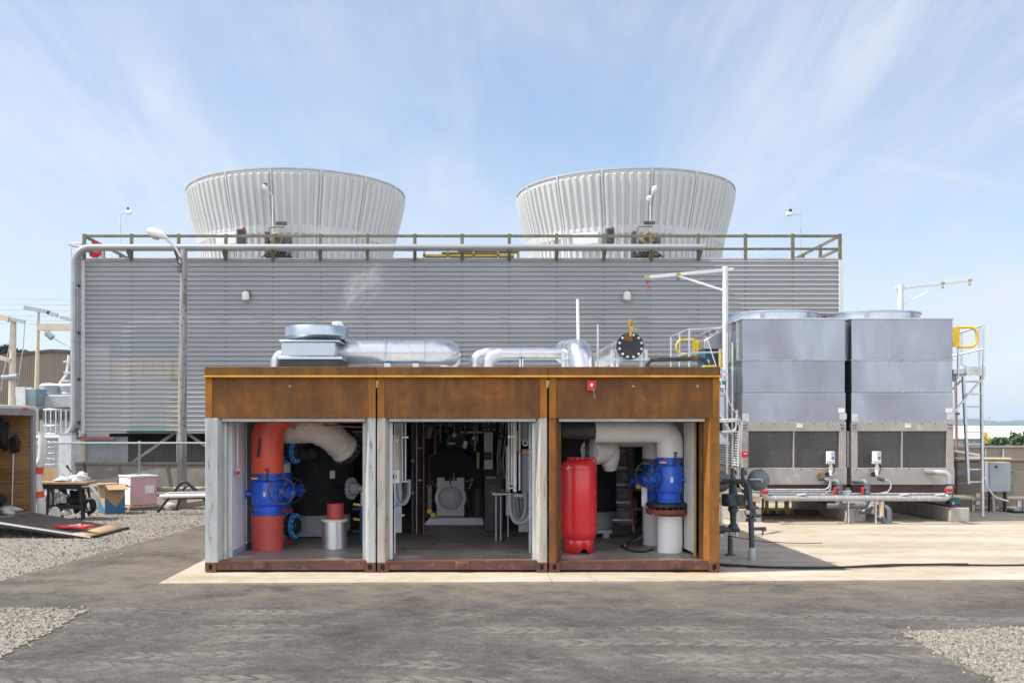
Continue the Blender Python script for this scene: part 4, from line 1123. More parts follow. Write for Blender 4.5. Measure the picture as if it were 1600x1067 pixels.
# ================================================================== inside the first container
def flange(mb, c, axis, r, th, nb=12, br=0.016, bm=1, m=0):
    c = Vector(c); a = Vector(axis).normalized()
    mb.mat(m).lathe([(r, -th/2), (r, th/2)], c, a, 28)
    mb.mat(bm)
    mb.bolts(c - a*(th/2+0.02), a, r*0.86, nb, br, th+0.04)
    mb.mat(0)
def handwheel(parent, c, axis, r, m):
    mb = MB(); c = Vector(c); d, a, b = mb.frame(axis)
    mb.torus(c, axis, r, 0.010, 32, 7)
    for k in range(4):
        q = math.pi*k/4*2 + 0.5
        mb.cyl(c, c + (a*math.cos(q)+b*math.sin(q))*r, 0.008, n=6)
    mb.lathe([(0.03,-0.03),(0.03,0.03)], c, axis, 10)
    return mb.build('handwheel', m, parent)
def strainer_valve(name, label, cx, cy, z0, z1, r, wheel_off, wheel_r, wheel_m, group, sgn=1):
    """blue enamelled balancing valve standing in a vertical pipe, with a side bonnet and hand wheel"""
    t = thing(name, label, 'valve', (cx, cy, z0), group)
    h = z1-z0
    MB().lathe([(r*1.02,0),(r*1.02,0.03),(r*0.90,0.04),(r*0.90,h*0.20),(r*1.02,h*0.24),(r*1.04,h*0.27),(r*1.04,h*0.78),(r*0.98,h*0.82),(r*0.90,h*0.84),(r*0.90,h-0.03),(r*1.0,h-0.03),(r*1.0,h)], (cx,cy,z0), (0,0,1), 32).build('body', M_['blue'], t)
    mb = MB(); zc_ = z0+h*0.52
    ax = Vector((sgn*0.95,-0.25,0)).normalized(); s0 = Vector((cx,cy,zc_)) + ax*r*0.8
    mb.lathe([(0.09,0),(0.09,0.05),(0.125,0.05),(0.125,0.09),(0.085,0.10),(0.075,0.17),(0.105,0.17),(0.105,0.21),(0.05,0.23),(0.04,0.28)], s0, ax, 20)
    mb.bolts(s0+ax*0.03, ax, 0.11, 8, 0.013, 0.08)
    mb.build('bonnet', M_['blue'], t)
    wc = Vector((cx,cy,zc_)) + Vector(wheel_off)
    mb = MB().cyl(s0+ax*0.2, wc, 0.018, n=8); mb.build('stem', M_['steel'], t)
    handwheel(t, wc, (0.12,-1,0.05), wheel_r, wheel_m)
    MB().cyl((cx-sgn*r,cy-0.02,z0+h*0.5), (cx-sgn*(r+0.09),cy-0.02,z0+h*0.5), 0.035, 0.05, n=12).build('plug', M_['blue'], t)
    MB().box(cx-0.02, cx+0.02, cy-r*1.04-0.006, cy-r*1.04+0.02, z0+h*0.45, z0+h*0.57).build('name_plate', M_['white'], t)
    mb = MB(); zt = z0+h*0.9
    mb.cyl((cx-0.12,cy-r*0.85,zt),(cx-0.12,cy-r*1.15,zt),0.018,n=8); mb.rbox((cx-0.14,cy-r*1.2,zt),(0.10,0.03,0.03))
    mb.build('drain_cock', M_['brass'], t)
    mb = MB(); mb.cyl((cx+0.05,cy-r*0.9,zt-0.03),(cx+0.05,cy-r*1.15,zt-0.03),0.016,n=8); mb.cyl((cx+0.05,cy-r*1.15,zt-0.06),(cx+0.05,cy-r*1.15,zt+0.14),0.016,n=8); mb.rbox((cx+0.05,cy-r*1.18,zt+0.14),(0.05,0.03,0.03))
    mb.build('test_port', M_['darksteel'], t)
    return t
fz = 0.168
ry = 1.30
# red riser (front) and its twin behind
x_r = X(418, ry); rr = M(25, ry)
t = thing('red_pipe_riser', 'thick bright red elbow pipe rising above the blue valve, front of the pair', 'pipe', (x_r, ry, fz), 'red pipe risers')
pts = fillet([(x_r,ry,Z(739,ry)), (x_r,ry,2.37), (x_r+1.6,ry,2.37)], 0.60, 12)
MB().tube(pts, rr, 32).build('elbow_pipe', M_['red'], t)
MB().rbox((x_r-0.08, ry-rr-0.012, Z(698,ry)), (0.035,0.02,0.30), (0,0.08,0)).build('pull_handle', M_['blackmetal'], t)
t = thing('red_pipe_stub', 'dull red floor pipe standing under the blue valve, front of the pair', 'pipe', (x_r, ry, fz), 'red pipe stubs')
MB().cyl((x_r,ry,fz), (x_r,ry,Z(803.5,ry)), rr*1.0, n=32).build('pipe', M_['redfaded'], t)
strainer_valve('blue_valve', 'blue enamelled valve with thin steel hand wheel between two red pipes, front one', x_r, ry, Z(803,ry)+0.002, Z(739.5,ry), rr*0.94, (M(28.5,ry),-0.34,0.05), M(19.5,ry), M_['darksteel'], 'blue valves on red pipes')
y2 = 2.15; x_2 = X(437, y2); r2 = M(21, y2)
t = thing('red_pipe_stub', 'dull red floor pipe half hidden behind the front red floor pipe', 'pipe', (x_2, y2, fz), 'red pipe stubs')
MB().cyl((x_2,y2,fz), (x_2,y2,Z(795,y2)), r2, n=28).build('pipe', M_['redfaded'], t)
strainer_valve('blue_valve', 'blue valve half hidden behind the front blue valve on red pipes', x_2, y2, Z(795,y2)+0.002, Z(738,y2), r2*0.94, (M(24,y2),-0.34,0.02), M(18.5,y2), M_['darksteel'], 'blue valves on red pipes')
t = thing('wrapped_pipe', 'beige fabric-wrapped elbow pipe curving down to a bolted flange beside the red pipe', 'pipe', (x_2, y2, Z(738,y2)))
MB().cyl((x_2,y2,Z(737.5,y2)), (x_2,y2,2.5), r2*0.8, n=24).build('white_riser', M_['wrapwhite'], t)
base_pts = fillet([P(425,672,1.85), P(503,668,1.7), P(541,704,2.05)], 0.45, 8)
mb = MB(); rnd = random.Random(5); L_ = len(base_pts)
dense = []
for a, b in zip(base_pts, base_pts[1:]):
    k = max(1, int((b-a).length/0.035))
    dense += [a.lerp(b, i/k) for i in range(k)]
dense.append(base_pts[-1])
rw = M(22.5, 1.9)
mb.tube(dense, [rw*(1+rnd.uniform(-0.045,0.06)) for _ in dense], 26)
for q in mb.v: q += Vector((rnd.uniform(-1,1), rnd.uniform(-1,1), rnd.uniform(-1,1)))*0.006
mb.build('fabric_elbow', M_['wrap'], t, smooth=80)
ax = (dense[-1]-dense[-4]).normalized()
mb = MB(); flange(mb, dense[-1]+ax*0.03, ax, rw*1.28, 0.05, 14, 0.014); mb.build('end_flange', [M_['blackmetal'], M_['steel']], t)
# blue-bolted butterfly couplings
def coupling(px, py, y, r, label, n=2, gap=0.16):
    t = thing('bolted_coupling', label, 'coupling', (X(px,y), y, Z(py,y)), 'black couplings with blue bolts')
    for k in range(n):
        c = Vector((X(px,y)+gap*k, y, Z(py,y)))
        mb = MB(); flange(mb, c, (1,-0.25,0), r, 0.05, 12, 0.017); mb.build('flange_ring', [M_['blackmetal'], M_['bluebolt']], t)
        mb = MB()
        mb.lathe([(r*0.55,-0.05),(r*0.62,0),(r*0.55,0.05)], c+Vector((0.075,-0.02,0)), (1,-0.25,0), 20); mb.build('neck', M_['blackmetal'], t)
        mb = MB(); d = Vector((1,-0.25,0)).normalized()
        mb.lathe([(r*0.9,-0.02),(r*1.03,-0.02),(r*1.03,0.02),(r*0.9,0.02)], c+d*0.048, d, 14); mb.bolts(c+d*0.03, d, r*0.93, 12, 0.022, 0.06); mb.mat(1).bolts(c-d*0.035, d, r*0.9, 12, 0.013, 0.13)
        mb.build('blue_band', [M_['bluebolt'], M_['ltgrey']], t, smooth=0)
    return t
t = coupling(441, 705, 1.85, 0.19, 'upper black pipe coupling ringed with blue bolts beside the red elbow')
t = coupling(440, 821, 1.85, 0.20, 'lower black pipe coupling ringed with blue bolts beside the red floor pipe')
y = 1.95
t = thing('steel_spool', 'short bare steel pipe running from the upper blue-bolted coupling to the tank', 'pipe', P(470,709,y))
MB().cyl(P(458,709,y-0.1), P(489,708,y+0.35), M(8.5,y), n=20).build('pipe', mk('heat_tinted_steel', (0.30,0.24,0.19), (0.16,0.13,0.11), 6, rough=0.35, metal=0.85), t)
MB().lathe([(M(9.5,y),-0.02),(M(9.5,y),0.02)], P(461,709,y-0.09), (0.9,0.4,0), 20).build('weld_ring', M_['steel'], t)
# lower bare pipe + drip tray between coupling and skirt
# tall black insulated tank
def black_tank(px, y, r, zbot, label):
    cx = X(px, y)
    t = thing('insulated_tank', label, 'tank', (cx, y, fz), 'black insulated tanks')
    MB().cyl((cx,y,zbot),(cx,y,2.75),r,n=40).build('shell', M_['black'], t)
    MB().cyl((cx,y,zbot-0.30),(cx,y,zbot-0.004),r*0.93,n=40).build('skirt', M_['greypaint'], t)
    mb = MB(); mb.box(cx-r*0.75, cx+r*0.75, y-r*0.99, y-r*0.5, zbot-0.36, zbot-0.30); mb.build('base_ledge', M_['greypaint'], t, 0.006)
    for s in (-1, 1):
        MB().box(cx+s*r*0.6-0.05, cx+s*r*0.6+0.05, y-r*0.97, y-r*0.6, fz, zbot-0.36).build('foot', M_['greypaint'], t, 0.006)
    mb = MB().box(cx+0.05, cx+0.056, y-r-0.006, y-r+0.02, zbot, 2.7); mb.build('foam_seam', M_['darkin'], t)
    return t
t = black_tank(494, 3.5, 0.65, Z(805,2.9), 'tall black foam-insulated tank on a grey skirt behind the red pipework')
y = 2.85; MB().box(X(515.5,y), X(523.5,y), y-0.03, y+0.01, Z(747,y), Z(735,y)).build('label_plate', M_['white'], t)
y = 2.7
mb = MB(); c = P(549,763,y); flange(mb, c, (1,-0.35,0), M(17.5,y), 0.05, 14, 0.013); mb.mat(0).lathe([(M(9,y),0),(M(9,y),0.12),(M(5,y),0.14),(M(5,y),0.28)], c, (1,-0.2,0), 18)
mb.build('side_nozzle', [M_['greypaint'], M_['ltgrey']], t)
# dark cluttered frame to the tank's right: pipes and frames inside the first container
t = thing('pipe_rack', 'dark upright steel rack with a red post beside the black tank', 'rack', P(566,800,3.0)); y = 3.0
MB().box(X(566,y), X(575,y), y, y+0.06, fz, 2.6).build('red_post', M_['redfaded'], t)
for py in (690, 795, 830): MB().box(X(551,y), X(575,y), y+0.02, y+0.08, Z(py+2,y), Z(py-2,y)).build('cross_bar', M_['darksteel'], t)
MB().box(X(553,y), X(566,y), y+0.10, y+0.3, Z(700,y), Z(676,y)).build('grey_box', M_['darksteel'], t)
MB().cyl(P(551,674,y-.1), P(578,674,y-.1), 0.02, n=8).build('conduit', M_['steel'], t)
y = 1.5
t = thing('insulated_stub', 'silver-jacketed floor stub with a short red pipe on top', 'pipe', G(522, 852, fz)); c = P(522.5,0,y)
MB().lathe([(M(19.5,y),fz),(M(19.5,y),Z(813,y))], (X(522.5,y),y,0), (0,0,1), 32).build('silver_jacket', mk('smooth_silver_jacket', (0.80,0.81,0.83), (0.76,0.77,0.79), 1, rough=0.33, metal=0.9, bmp=0), t)
MB().lathe([(M(20.5,y),Z(814,y)),(M(20.5,y),Z(810.5,y)),(M(13,y),Z(810.5,y))], (X(522.5,y),y,0), (0,0,1), 32).build('white_collar', M_['white'], t)
MB().lathe([(M(13,y),Z(810.5,y)),(M(13,y),Z(786.5,y))], (X(523.5,y),y+0.03,0), (0,0,1), 28).build('red_pipe', M_['redfaded'], t)
y = 2.0
t = thing('blue_pipe', 'slim blue upright pipe with brass valves by the grey door post', 'pipe', P(567,850,y))
MB().cyl((X(567,y),y,fz), (X(567,y),y,Z(790,y)), M(5,y), n=16).build('pipe', mk('mid_blue_pipe', (0.02,0.13,0.36), rough=0.4), t)
MB().cyl((X(567,y),y,Z(789.8,y)), (X(567,y),y,Z(768,y)), M(3.5,y), n=12).build('grey_pipe', M_['ltgrey'], t)
for py in (788, 811): MB().rbox(P(559,py,y), (M(14,y),0.03,0.035), (0,0.1,0)).build('brass_valve', M_['brass'], t)
y = 1.55
t = thing('horizontal_gas_pipe', 'thin bronze pipe with small valves under the ceiling before the beige elbow', 'pipe', P(530,665,y))
MB().cyl(P(478,663,y), P(573,667.5,y), 0.012, n=8).build('pipe', M_['copper'], t)
for px, py in ((459,668),(480,664),(492,663),(500,661)): MB().rbox(P(px,py,y), (0.07,0.04,0.05), (0,0.3,0)).build('small_valve', M_['brass'], t)
MB().cyl(P(457,667,y), P(480,663.5,y), 0.012, n=8).build('pipe', M_['copper'], t)
# inner white leaf on the left with the switch box
t = thing('inner_wall_panel', 'white insulated inner panel lining the container side by the red pipes', 'wall panel', (xc(346), 0.3, fz))
MB().box(xc(330), X(362,0.35), 0.35, 0.42, fz, 2.6).build('front_return', M_['inwhite'], t, 0.004)
MB().box(X(362,0.42)-0.06, X(362,0.42), 0.422, 2.35, fz, 2.6).build('long_face', M_['inwhite'], t, 0.004)
for yy in (1.4,): MB().box(X(362,0.42), X(362,0.42)+0.012, yy-0.015, yy+0.015, fz, 2.6).build('joint_strip', M_['inwhite'], t)
MB().box(X(362,0.42), X(362,0.42)+0.02, 0.422, 2.35, fz, fz+0.08).build('blue_skirting', mk('pale_blue_skirting', (0.30,0.38,0.52)), t)
y = 0.6
t = thing('wall_switch', 'grey wall box with red push button and conduit on the white inner panel', 'switch', P(367,738,y)); xw = X(362,0.42)
MB().box(xw+0.014, xw+0.09, y-0.05, y+0.06, Z(743,y), Z(733,y)).build('box', M_['ltgrey'], t, 0.006)
MB().lathe([(0.035,0),(0.035,0.035),(0.0,0.045)], (xw+0.06, y-0.05, Z(738,y)), (0.4,-1,0), 12).build('button', M_['redbox'], t)
MB().cyl((xw+0.045,y,Z(733,y)), (xw+0.045,y,2.5), 0.012, n=8).build('conduit', M_['ltgrey'], t)

# ================================================================== inside the middle container
M_['brightgrey'] = mk('bright_grey_enamel', (0.86,0.87,0.87), (0.76,0.77,0.77), 4, rough=0.4)
y = 5.25
vx = X(704,y)
t = thing('evaporator_vessel', 'round grey domed vessel end bolted to a square frame on a pale base', 'vessel', (vx, y, fz))
zv = Z(777,y)
mb = MB(); s = M(21.5,y)
mb.prism([(vx-s,Z(806,y)),(vx+s,Z(806,y)),(vx+s,Z(746,y)),(vx+s*0.45,Z(746,y)),(vx+s*0.45,Z(751,y)),(vx-s*0.45,Z(751,y)),(vx-s*0.45,Z(746,y)),(vx-s,Z(746,y))], y, y+0.10)
mb.build('square_frame', M_['brightgrey'], t, 0.006)
mb = MB(); mb.lathe([(M(19.3,y),0.0),(M(24.2,y),0.0),(M(24.2,y),0.06),(M(19.3,y),0.06)], (vx,y-0.05,zv), (0,-1,0), 40); mb.mat(1).bolts((vx,y-0.10,zv), (0,-1,0), M(22,y), 24, 0.010, 0.03)
mb.build('bolt_ring', [M_['brightgrey'], M_['greypaint']], t)
MB().lathe([(M(19.4,y)*math.cos(q), 0.11*math.sin(q)) for q in [i*math.pi/16 for i in range(9)]], (vx,y-0.10,zv), (0,-1,0), 36, False).build('dome', mk('grey_cast_dome', (0.78,0.76,0.75), (0.60,0.59,0.58), 8, rough=0.28), t)
MB().lathe([(0.03,0),(0.03,0.06),(0.018,0.07),(0.018,0.14)], (vx+M(5,y),y+0.03,Z(751,y)), (0,0,1), 10).build('brass_valve', M_['brass'], t)
MB().prism([(X(662,y),Z(818,y)),(X(756,y),Z(818,y)),(X(754,y),Z(807,y)),(X(672,y),Z(807,y))], y-0.28, y-0.02).build('base_beam', M_['brightgrey'], t, 0.006)
MB().lathe([(0.62,0.12),(0.66,0.2),(0.66,2.6)], (vx,y,1.0), (0,1,0), 32).build('vessel_barrel', M_['black'], t)
MB().rbox((vx,y-0.16,Z(750,y)), (0.03,0.03,0.16)).build('lifting_lug', M_['darksteel'], t)
MB().cyl((X(733,y),y+.05,Z(795,y)), (X(728,y),y-.1,Z(760,y)), 0.012, n=8).build('drain_rod', M_['copper'], t)
t = thing('oil_filter_column', 'slim grey cylinder with end caps standing beside the round vessel', 'cylinder', P(671,800,y)); 
MB().cyl(P(671,800,y), P(671,762,y), M(4,y), n=14).build('body', M_['greypaint'], t)
MB().torus(P(671,759,y), (0,1,0), M(3,y), 0.012, 14, 6).build('lifting_ring', M_['steel'], t)
for px in (671, 677): MB().lathe([(0.05,0),(0.05,0.04)], P(px,799+px-671,y-0.1), (0,-1,0.2), 12).build('end_cap', M_['brass'], t)
MB().cyl(P(674,751,y), P(684,762,y), 0.014, n=8).build('copper_tail', M_['copper'], t)
# copper lines
t = thing('copper_line', 'stepped copper pipe dropping from the ceiling above the grey vessel', 'pipe', P(671,740,y))
MB().tube(fillet([P(680,650,4.6), P(680,709,4.6), P(671,711,4.7), P(671,760,4.9)], 0.05, 4), 0.022, 8).build('pipe', M_['copper'], t)
t = thing('bronze_elbow', 'bronze flanged elbow hanging under the ceiling beside the copper line', 'pipe fitting', P(672,670,4.4)); y = 4.4
MB().tube(fillet([P(680,655,y), P(672,668,y), P(669,682,y)], 0.1, 5), M(6,y), 14).build('elbow', mk('bronze_casting', (0.30,0.20,0.13), (0.18,0.12,0.08), 6, rough=0.5, metal=0.4), t)
MB().lathe([(M(8,y),0),(M(8,y),0.03)], P(669,682,y), (0.1,0,-1), 16).build('flange', M_['copper'], t)
for k, (px, py) in enumerate(((690,668),(694,660),(686,676))): MB().cyl(P(680+k,680-k*4,y), P(px,py,y), 0.014, n=8).build('branch', M_['copper'], t)
y = 5.0
t = thing('pale_cable_duct', 'pale rectangular duct hanging from a black bolted flange above the vessel', 'duct', P(763,700,y))
MB().box(X(756.5,y), X(770,y), y, y+0.14, Z(733,y), Z(675,y)).build('duct', M_['wrapwhite'], t, 0.006)
mb = MB().box(X(753,y), X(775,y), y-0.03, y+0.2, Z(674.8,y), Z(655,y)); mb.mat(1)
for px in (757, 764, 772):
    for py in (660, 671): mb.lathe([(0.02,0),(0.02,0.02),(0.0,0.03)], P(px,py,y-0.03), (0,-1,0), 8)
mb.build('bolted_plate', [M_['blackmetal'], M_['ltgrey']], t)
MB().box(X(756,y), X(768,y), y-0.09, y-0.002, Z(718,y), Z(706,y)).build('black_clip', M_['blackmetal'], t, 0.01)
t = thing('white_beam', 'short white beam under the dark ceiling of the middle container', 'beam', P(737,675,y)); MB().box(X(720,y), X(755,y), y+0.25, y+0.33, Z(677,y), Z(674,y)).build('beam', M_['wrapwhite'], t)
MB().box(X(724,y), X(728,y), y+0.25, y+0.30, Z(701,y), Z(691,y)).build('hook_plate', M_['ltgrey'], t)
MB().box(X(745,y), X(749.5,y), y+0.3, y+0.36, Z(733,y), Z(707,y)).build('yellow_strip', mk('pale_yellow_strip', (0.60,0.58,0.30)), t)
mb = MB().cyl(P(742,650,y+.2), P(742,705,y+.2), 0.012, n=6).cyl(P(746,650,y+.2), P(746,690,y+.2), 0.012, n=6); mb.build('hanger_rod', M_['steel'], t)
# dark machine mass behind (compressor and motors)
y = 6.2
t = thing('compressor', 'black-clad compressor unit in the dark behind the round grey vessel', 'compressor', P(705,800,y))
MB().lathe([(0.28,-1.0),(0.34,-0.9),(0.34,0.6),(0.22,0.72)], (vx,y+0.2,Z(705,y)), (1,0,0), 28).build('motor_casing', M_['black'], t)
MB().lathe([(0.20,0),(0.24,0.1),(0.24,0.4)], (vx+0.1,y-0.3,Z(690,y)), (0,1,0.1), 20).build('gear_case', M_['darksteel'], t)
for px, py, a in ((655,690,9),(690,735,7),(740,690,6)): MB().lathe([(M(a,y),0),(M(a,y),0.2)], P(px,py,y-0.4), (0,-1,0), 18).build('valve_cap', M_['darksteel'], t)
MB().box(X(640,y), X(790,y), y+0.6, y+1.2, fz, 1.3).build('skid', M_['darksteel'], t)
for k, (a, b, c_, d_) in enumerate(((655,690,655,790),(648,660,648,800),(740,720,770,800),(690,660,735,668),(735,720,755,735),(700,688,712,690))): MB().cyl(P(a,b,y-0.3), P(c_,d_,y-0.3), 0.02, n=8).build('small_pipe', M_['darksteel'] if k % 2 else M_['steel'], t)
y = 5.3
t = thing('oil_drum', 'dark cylindrical drum with a domed lid beside the vessel', 'drum', P(745,800,y))
MB().cyl((X(747,y),y,fz), (X(747,y),y,Z(762,y)), M(10,y), n=24).build('body', mk('brown_drum', (0.07,0.045,0.035), (0.05,0.03,0.025), rough=0.5), t)
MB().lathe([(M(15,y),0),(M(13,y),0.03),(0,0.07)], (X(747,y),y,Z(761.5,y)), (0,0,1), 24).build('lid', M_['darksteel'], t)
MB().tube(fillet([P(725,752,y-.2),P(735,750,y-.2),P(740,746,y-.2),P(733,764,y-.2)],0.05,4), 0.018, 8).build('bent_pipe', M_['steel'], t)
# left-hand electrical board
def cable_loops(name, label, px0, px1, py0, py1, y, n, r, seed):
    t = thing(name, label, 'cables', P((px0+px1)/2, py1, y), 'grey cable loops'); rnd = random.Random(seed)
    for k in range(n):
        a = px0 + (px1-px0)*(0.5*k/n); b = px1 - (px1-px0)*0.45*k/n + rnd.uniform(-2,2); dep = py1 - (py1-py0)*0.35*k/n
        yy = y + 0.05*k
        ctrl = [P(a,py0-8,yy), P(a,py0,yy), P(a+1,py0+(dep-py0)*0.5,yy), P(a+(b-a)*0.22,dep-3,yy), P((a+b)/2,dep,yy), P(b-(b-a)*0.2,dep-4,yy), P(b,py0+(dep-py0)*0.45,yy), P(b,py0-8,yy)]
        pts = []
        for i in range(len(ctrl)-1):
            p0, p1, p2, p3 = ctrl[max(i-1,0)], ctrl[i], ctrl[i+1], ctrl[min(i+2,len(ctrl)-1)]
            for q in range(5):
                u = q/5; pts.append(0.5*((2*p1)+(p2-p0)*u+(2*p0-5*p1+4*p2-p3)*u*u+(3*p1-p0-3*p2+p3)*u**3))
        pts.append(ctrl[-1])
        MB().tube(pts, r, 8).build('cable', M_['pvcgrey'] if k % 2 else M_['greycable'], t)
    return t
M_['greycable'] = mk('light_grey_cable', (0.30,0.31,0.33), rough=0.45)
y = 0.75
t = thing('side_channel', 'pale galvanised wall channel behind the beige-grey door post, under the grey cable loops', 'channel', (X(612,y),y,fz))
MB().box(xc(607)+0.05, X(616,y), y-0.03, y+0.03, fz, 2.6).build('front_strip', M_['ltgrey'], t, 0.004)
MB().box(X(616,y), X(627.5,y+0.3), y+0.3, y+0.36, Z(832,y+.3), 2.6).build('back_plate', M_['hazysteel'], t, 0.004)
MB().box(X(614,y), X(632,y+.2), y+0.15, y+0.22, Z(806,y+.15), Z(803.5,y+.15)).build('bracket', M_['galv'], t)
y = 1.05
t = thing('beige_cabinet', 'narrow beige electrical cabinet with a black knob beside the upright conduits', 'electrical box', P(620,720,y))
MB().box(X(614.5,y), X(625,y), y-0.10, y-0.003, Z(754,y), Z(733.5,y)).build('lower_box', M_['card' if False else 'wrapwhite'], t, 0.008)
MB().box(X(614.5,y), X(625,y), y-0.10, y-0.003, Z(733,y), Z(679,y)).build('upper_box', mk('dirty_beige_enamel', (0.50,0.45,0.39), (0.40,0.35,0.30), 5, rough=0.5, stain=(0.22,0.16,0.11)), t, 0.008)
MB().box(X(617,y), X(623,y), y-0.106, y-0.10, Z(691,y), Z(686,y)).build('label_plate', M_['white'], t)
MB().lathe([(0.04,0),(0.03,0.05)], P(615.5,744,y-0.1), (0,-1,0), 12).build('knob', M_['blackmetal'], t)
t = thing('upright_conduits', 'pair of thin upright steel conduits beside the beige cabinet', 'conduit', P(631,750,y)); y = 1.1
for px in (628.5, 633.5): MB().cyl((X(px,y),y,Z(754,y)), (X(px,y),y,2.6), M(1.8,y), n=10).build('conduit', M_['galvtube'], t)
for py in (683, 752): MB().box(X(624,y), X(638,y), y-0.04, y+0.05, Z(py+1.3,y), Z(py-1.3,y)).build('clamp', M_['galv'], t)
cable_loops('cable_loops', 'small bunch of grey cable loops hanging below the beige cabinet', 617, 641, 757, 788, 1.0, 5, 0.020, 1)
t = thing('blue_lever_valve', 'blue lever valve poking out beside the beige-grey post', 'valve', P(611,787,0.7)); y = 0.66
MB().rbox(P(615,789,y), (0.14,0.02,0.025), (0,0.22,0)).build('lever', M_['bluebolt'], t); MB().rbox(P(608.5,784,y), (0.04,0.05,0.12)).build('hub', M_['bluebolt'], t)
# right-hand conduits, duct and transmitter
t = thing('conduit_bank', 'bank of upright steel conduits of differing thickness over a perforated strut', 'conduit', P(804,770,1.5)); y = 1.5
for px, w, lo in ((795,1.5,760),(799.5,1.8,758),(804.5,3.0,768),(812,2.0,766)): MB().cyl((X(px,y),y,Z(lo,y)), (X(px,y),y,2.6), M(w,y), n=12).build('conduit', M_['whitepvc'] if w > 2.5 else M_['galvtube'], t)
mb = MB().box(X(799,y), X(827,y), y-0.08, y-0.03, Z(775.5,y), Z(771.5,y)); mb.mat(1)
for k in range(7): mb.box(X(802+k*3.6,y), X(803.6+k*3.6,y), y-0.083, y-0.08, Z(774.5,y), Z(772.5,y))
mb.build('strut_channel', [M_['galv'], M_['blackmetal']], t)
for py in (682, 762): MB().box(X(793,y), X(807,y), y-0.05, y+0.03, Z(py+1.2,y), Z(py-1.2,y)).build('clamp', M_['galv'], t)
cable_loops('cable_loops', 'large bunch of grey cable loops hanging below the perforated strut', 796, 828, 778, 817, 1.3, 6, 0.027, 2)
y = 1.7
t = thing('grey_side_duct', 'pale grey upright duct behind the cable loops beside the beige-grey post', 'duct', P(821,800,y))
MB().box(X(815.5,y), X(826.5,y), y, y+0.12, Z(770,y), Z(707,y)).build('upper_duct', M_['hazysteel'], t, 0.006)
MB().box(X(811,y), X(826.5,y), y+0.13, y+0.2, Z(832,y), Z(776,y)).build('lower_plate', M_['hazysteel'], t, 0.006)
MB().cyl((X(820,y),y,Z(690,y)), (X(820,y),y,2.6), M(6.5,y), n=18).build('hose_cover', M_['greypaint'], t)
y = 1.35
t = thing('gauge_transmitter', 'small round grey pressure gauge on a beige pipe tee', 'gauge', P(820,692,y))
MB().lathe([(M(4.6,y),0),(M(5.2,y),0.05),(M(4.5,y),0.07)], P(820.5,692,y), (0,-1,0), 20).build('bezel', M_['galvtube'], t)
MB().lathe([(M(3.2,y),0),(0,0.004)], P(820.5,692,y-0.072), (0,-1,0), 20).build('dial', M_['slate'], t)
MB().cyl(P(816,705.5,y+.05), P(829,705.5,y+.05), M(4.2,y), n=16).build('beige_tee', M_['card'], t)
MB().tube(fillet([P(815,706,y),P(808,704,y),P(808,676,y),P(811,671,y)],0.03,4), 0.009, 6).build('capillary', M_['brass'], t)
y = 0.72
t = thing('white_side_pipe', 'white vertical pipe with brown joints hugging the beige-grey post', 'pipe', P(834,850,y)); x0 = X(833.5,y)
MB().cyl((x0,y,Z(856,y)), (x0,y,2.6), M(3.0,y), n=14).build('pipe', M_['inwhite'], t)
for py in (716, 811): MB().cyl((x0,y,Z(py+1,y)), (x0,y,Z(py-1,y)), M(3.15,y), n=14).build('joint_band', M_['rust_dark'], t)
MB().box(X(827,y), X(830.5,y), y+0.1, y+0.14, fz, 2.6).build('galvanised_edge', M_['galvtube'], t)
y = 2.9
t = thing('white_strip_panel', 'tall narrow off-white panel in the dark behind the work table', 'panel', P(793,800,y)); MB().box(X(790.5,y), X(797,y), y, y+0.05, Z(805,y), Z(697,y)).build('panel', M_['incream'], t)
y = 2.5
t = thing('work_table', 'small pale-topped steel work table standing inside the middle container', 'table', (X(785,y),y,fz))
MB().box(X(769,y), X(799,y), y-0.05, y+0.55, Z(773,y), Z(770,y)).build('top', M_['wrapwhite'], t, 0.004)
for px, yy in ((775,y),(782.5,y+.05),(796,y+.5)): MB().box(X(px-.8,y), X(px+.8,y), yy, yy+0.03, fz, Z(773,y)).build('leg', M_['ltgrey'], t)
t = thing('crumpled_rag', 'crumpled pale rag lying on the small steel work table', 'rag', P(782,768,y))
mb = MB(); rnd = random.Random(8); vs = []; n = 9
for i in range(n):
    for j in range(5): vs.append((X(771+2.4*i,y), y+0.1*j, Z(769.8,y)+0.05*rnd.random()*(1 if 0 < i < n-1 and 0 < j < 4 else 0)+0.012))
mb.add(vs + [(a,b,Z(769.8,y)+0.004) for a,b,c in vs], [(i*5+j,i*5+j+1,(i+1)*5+j+1,(i+1)*5+j) for i in range(n-1) for j in range(4)] )
mb.build('cloth', M_['card'], t)

# ================================================================== inside the third container
y = 0.97
cx = X(904,y); r = M(28.5,y); zb, zt = Z(845,y), Z(716,y)
t = thing('expansion_tank', 'glossy red upright expansion tank on a red skirt with a ringed lid', 'tank', (cx,y,fz))
prof = [(r*0.80,0.0),(r*0.93,0.02),(r,0.08)]
H = zt-zb
MB().lathe([(0.0,0.0),(r*0.55,0.005),(r*0.85,0.035),(r*0.97,0.09),(r,0.15),(r,H-0.17),(r*0.97,H-0.11),(r*0.86,H-0.05),(r*0.6,H-0.012),(0,H)], (cx,y,zb), (0,0,1), 44).build('shell', M_['tankred'], t)
n = 160; rs = M(24,y); vs = []; fs = []; mb = MB()
for i in range(n):
    q = 2*math.pi*i/n; vs.append((cx+rs*math.cos(q), y+rs*math.sin(q), zb+0.12))
for i in range(n):
    q = 2*math.pi*i/n; dq = abs(((q-R(285)+math.pi) % (2*math.pi))-math.pi)
    vs.append((cx+rs*math.cos(q), y+rs*math.sin(q), fz + (0.07*math.sqrt(max(0,1-(dq/R(17))**2)) if dq < R(17) else 0)))
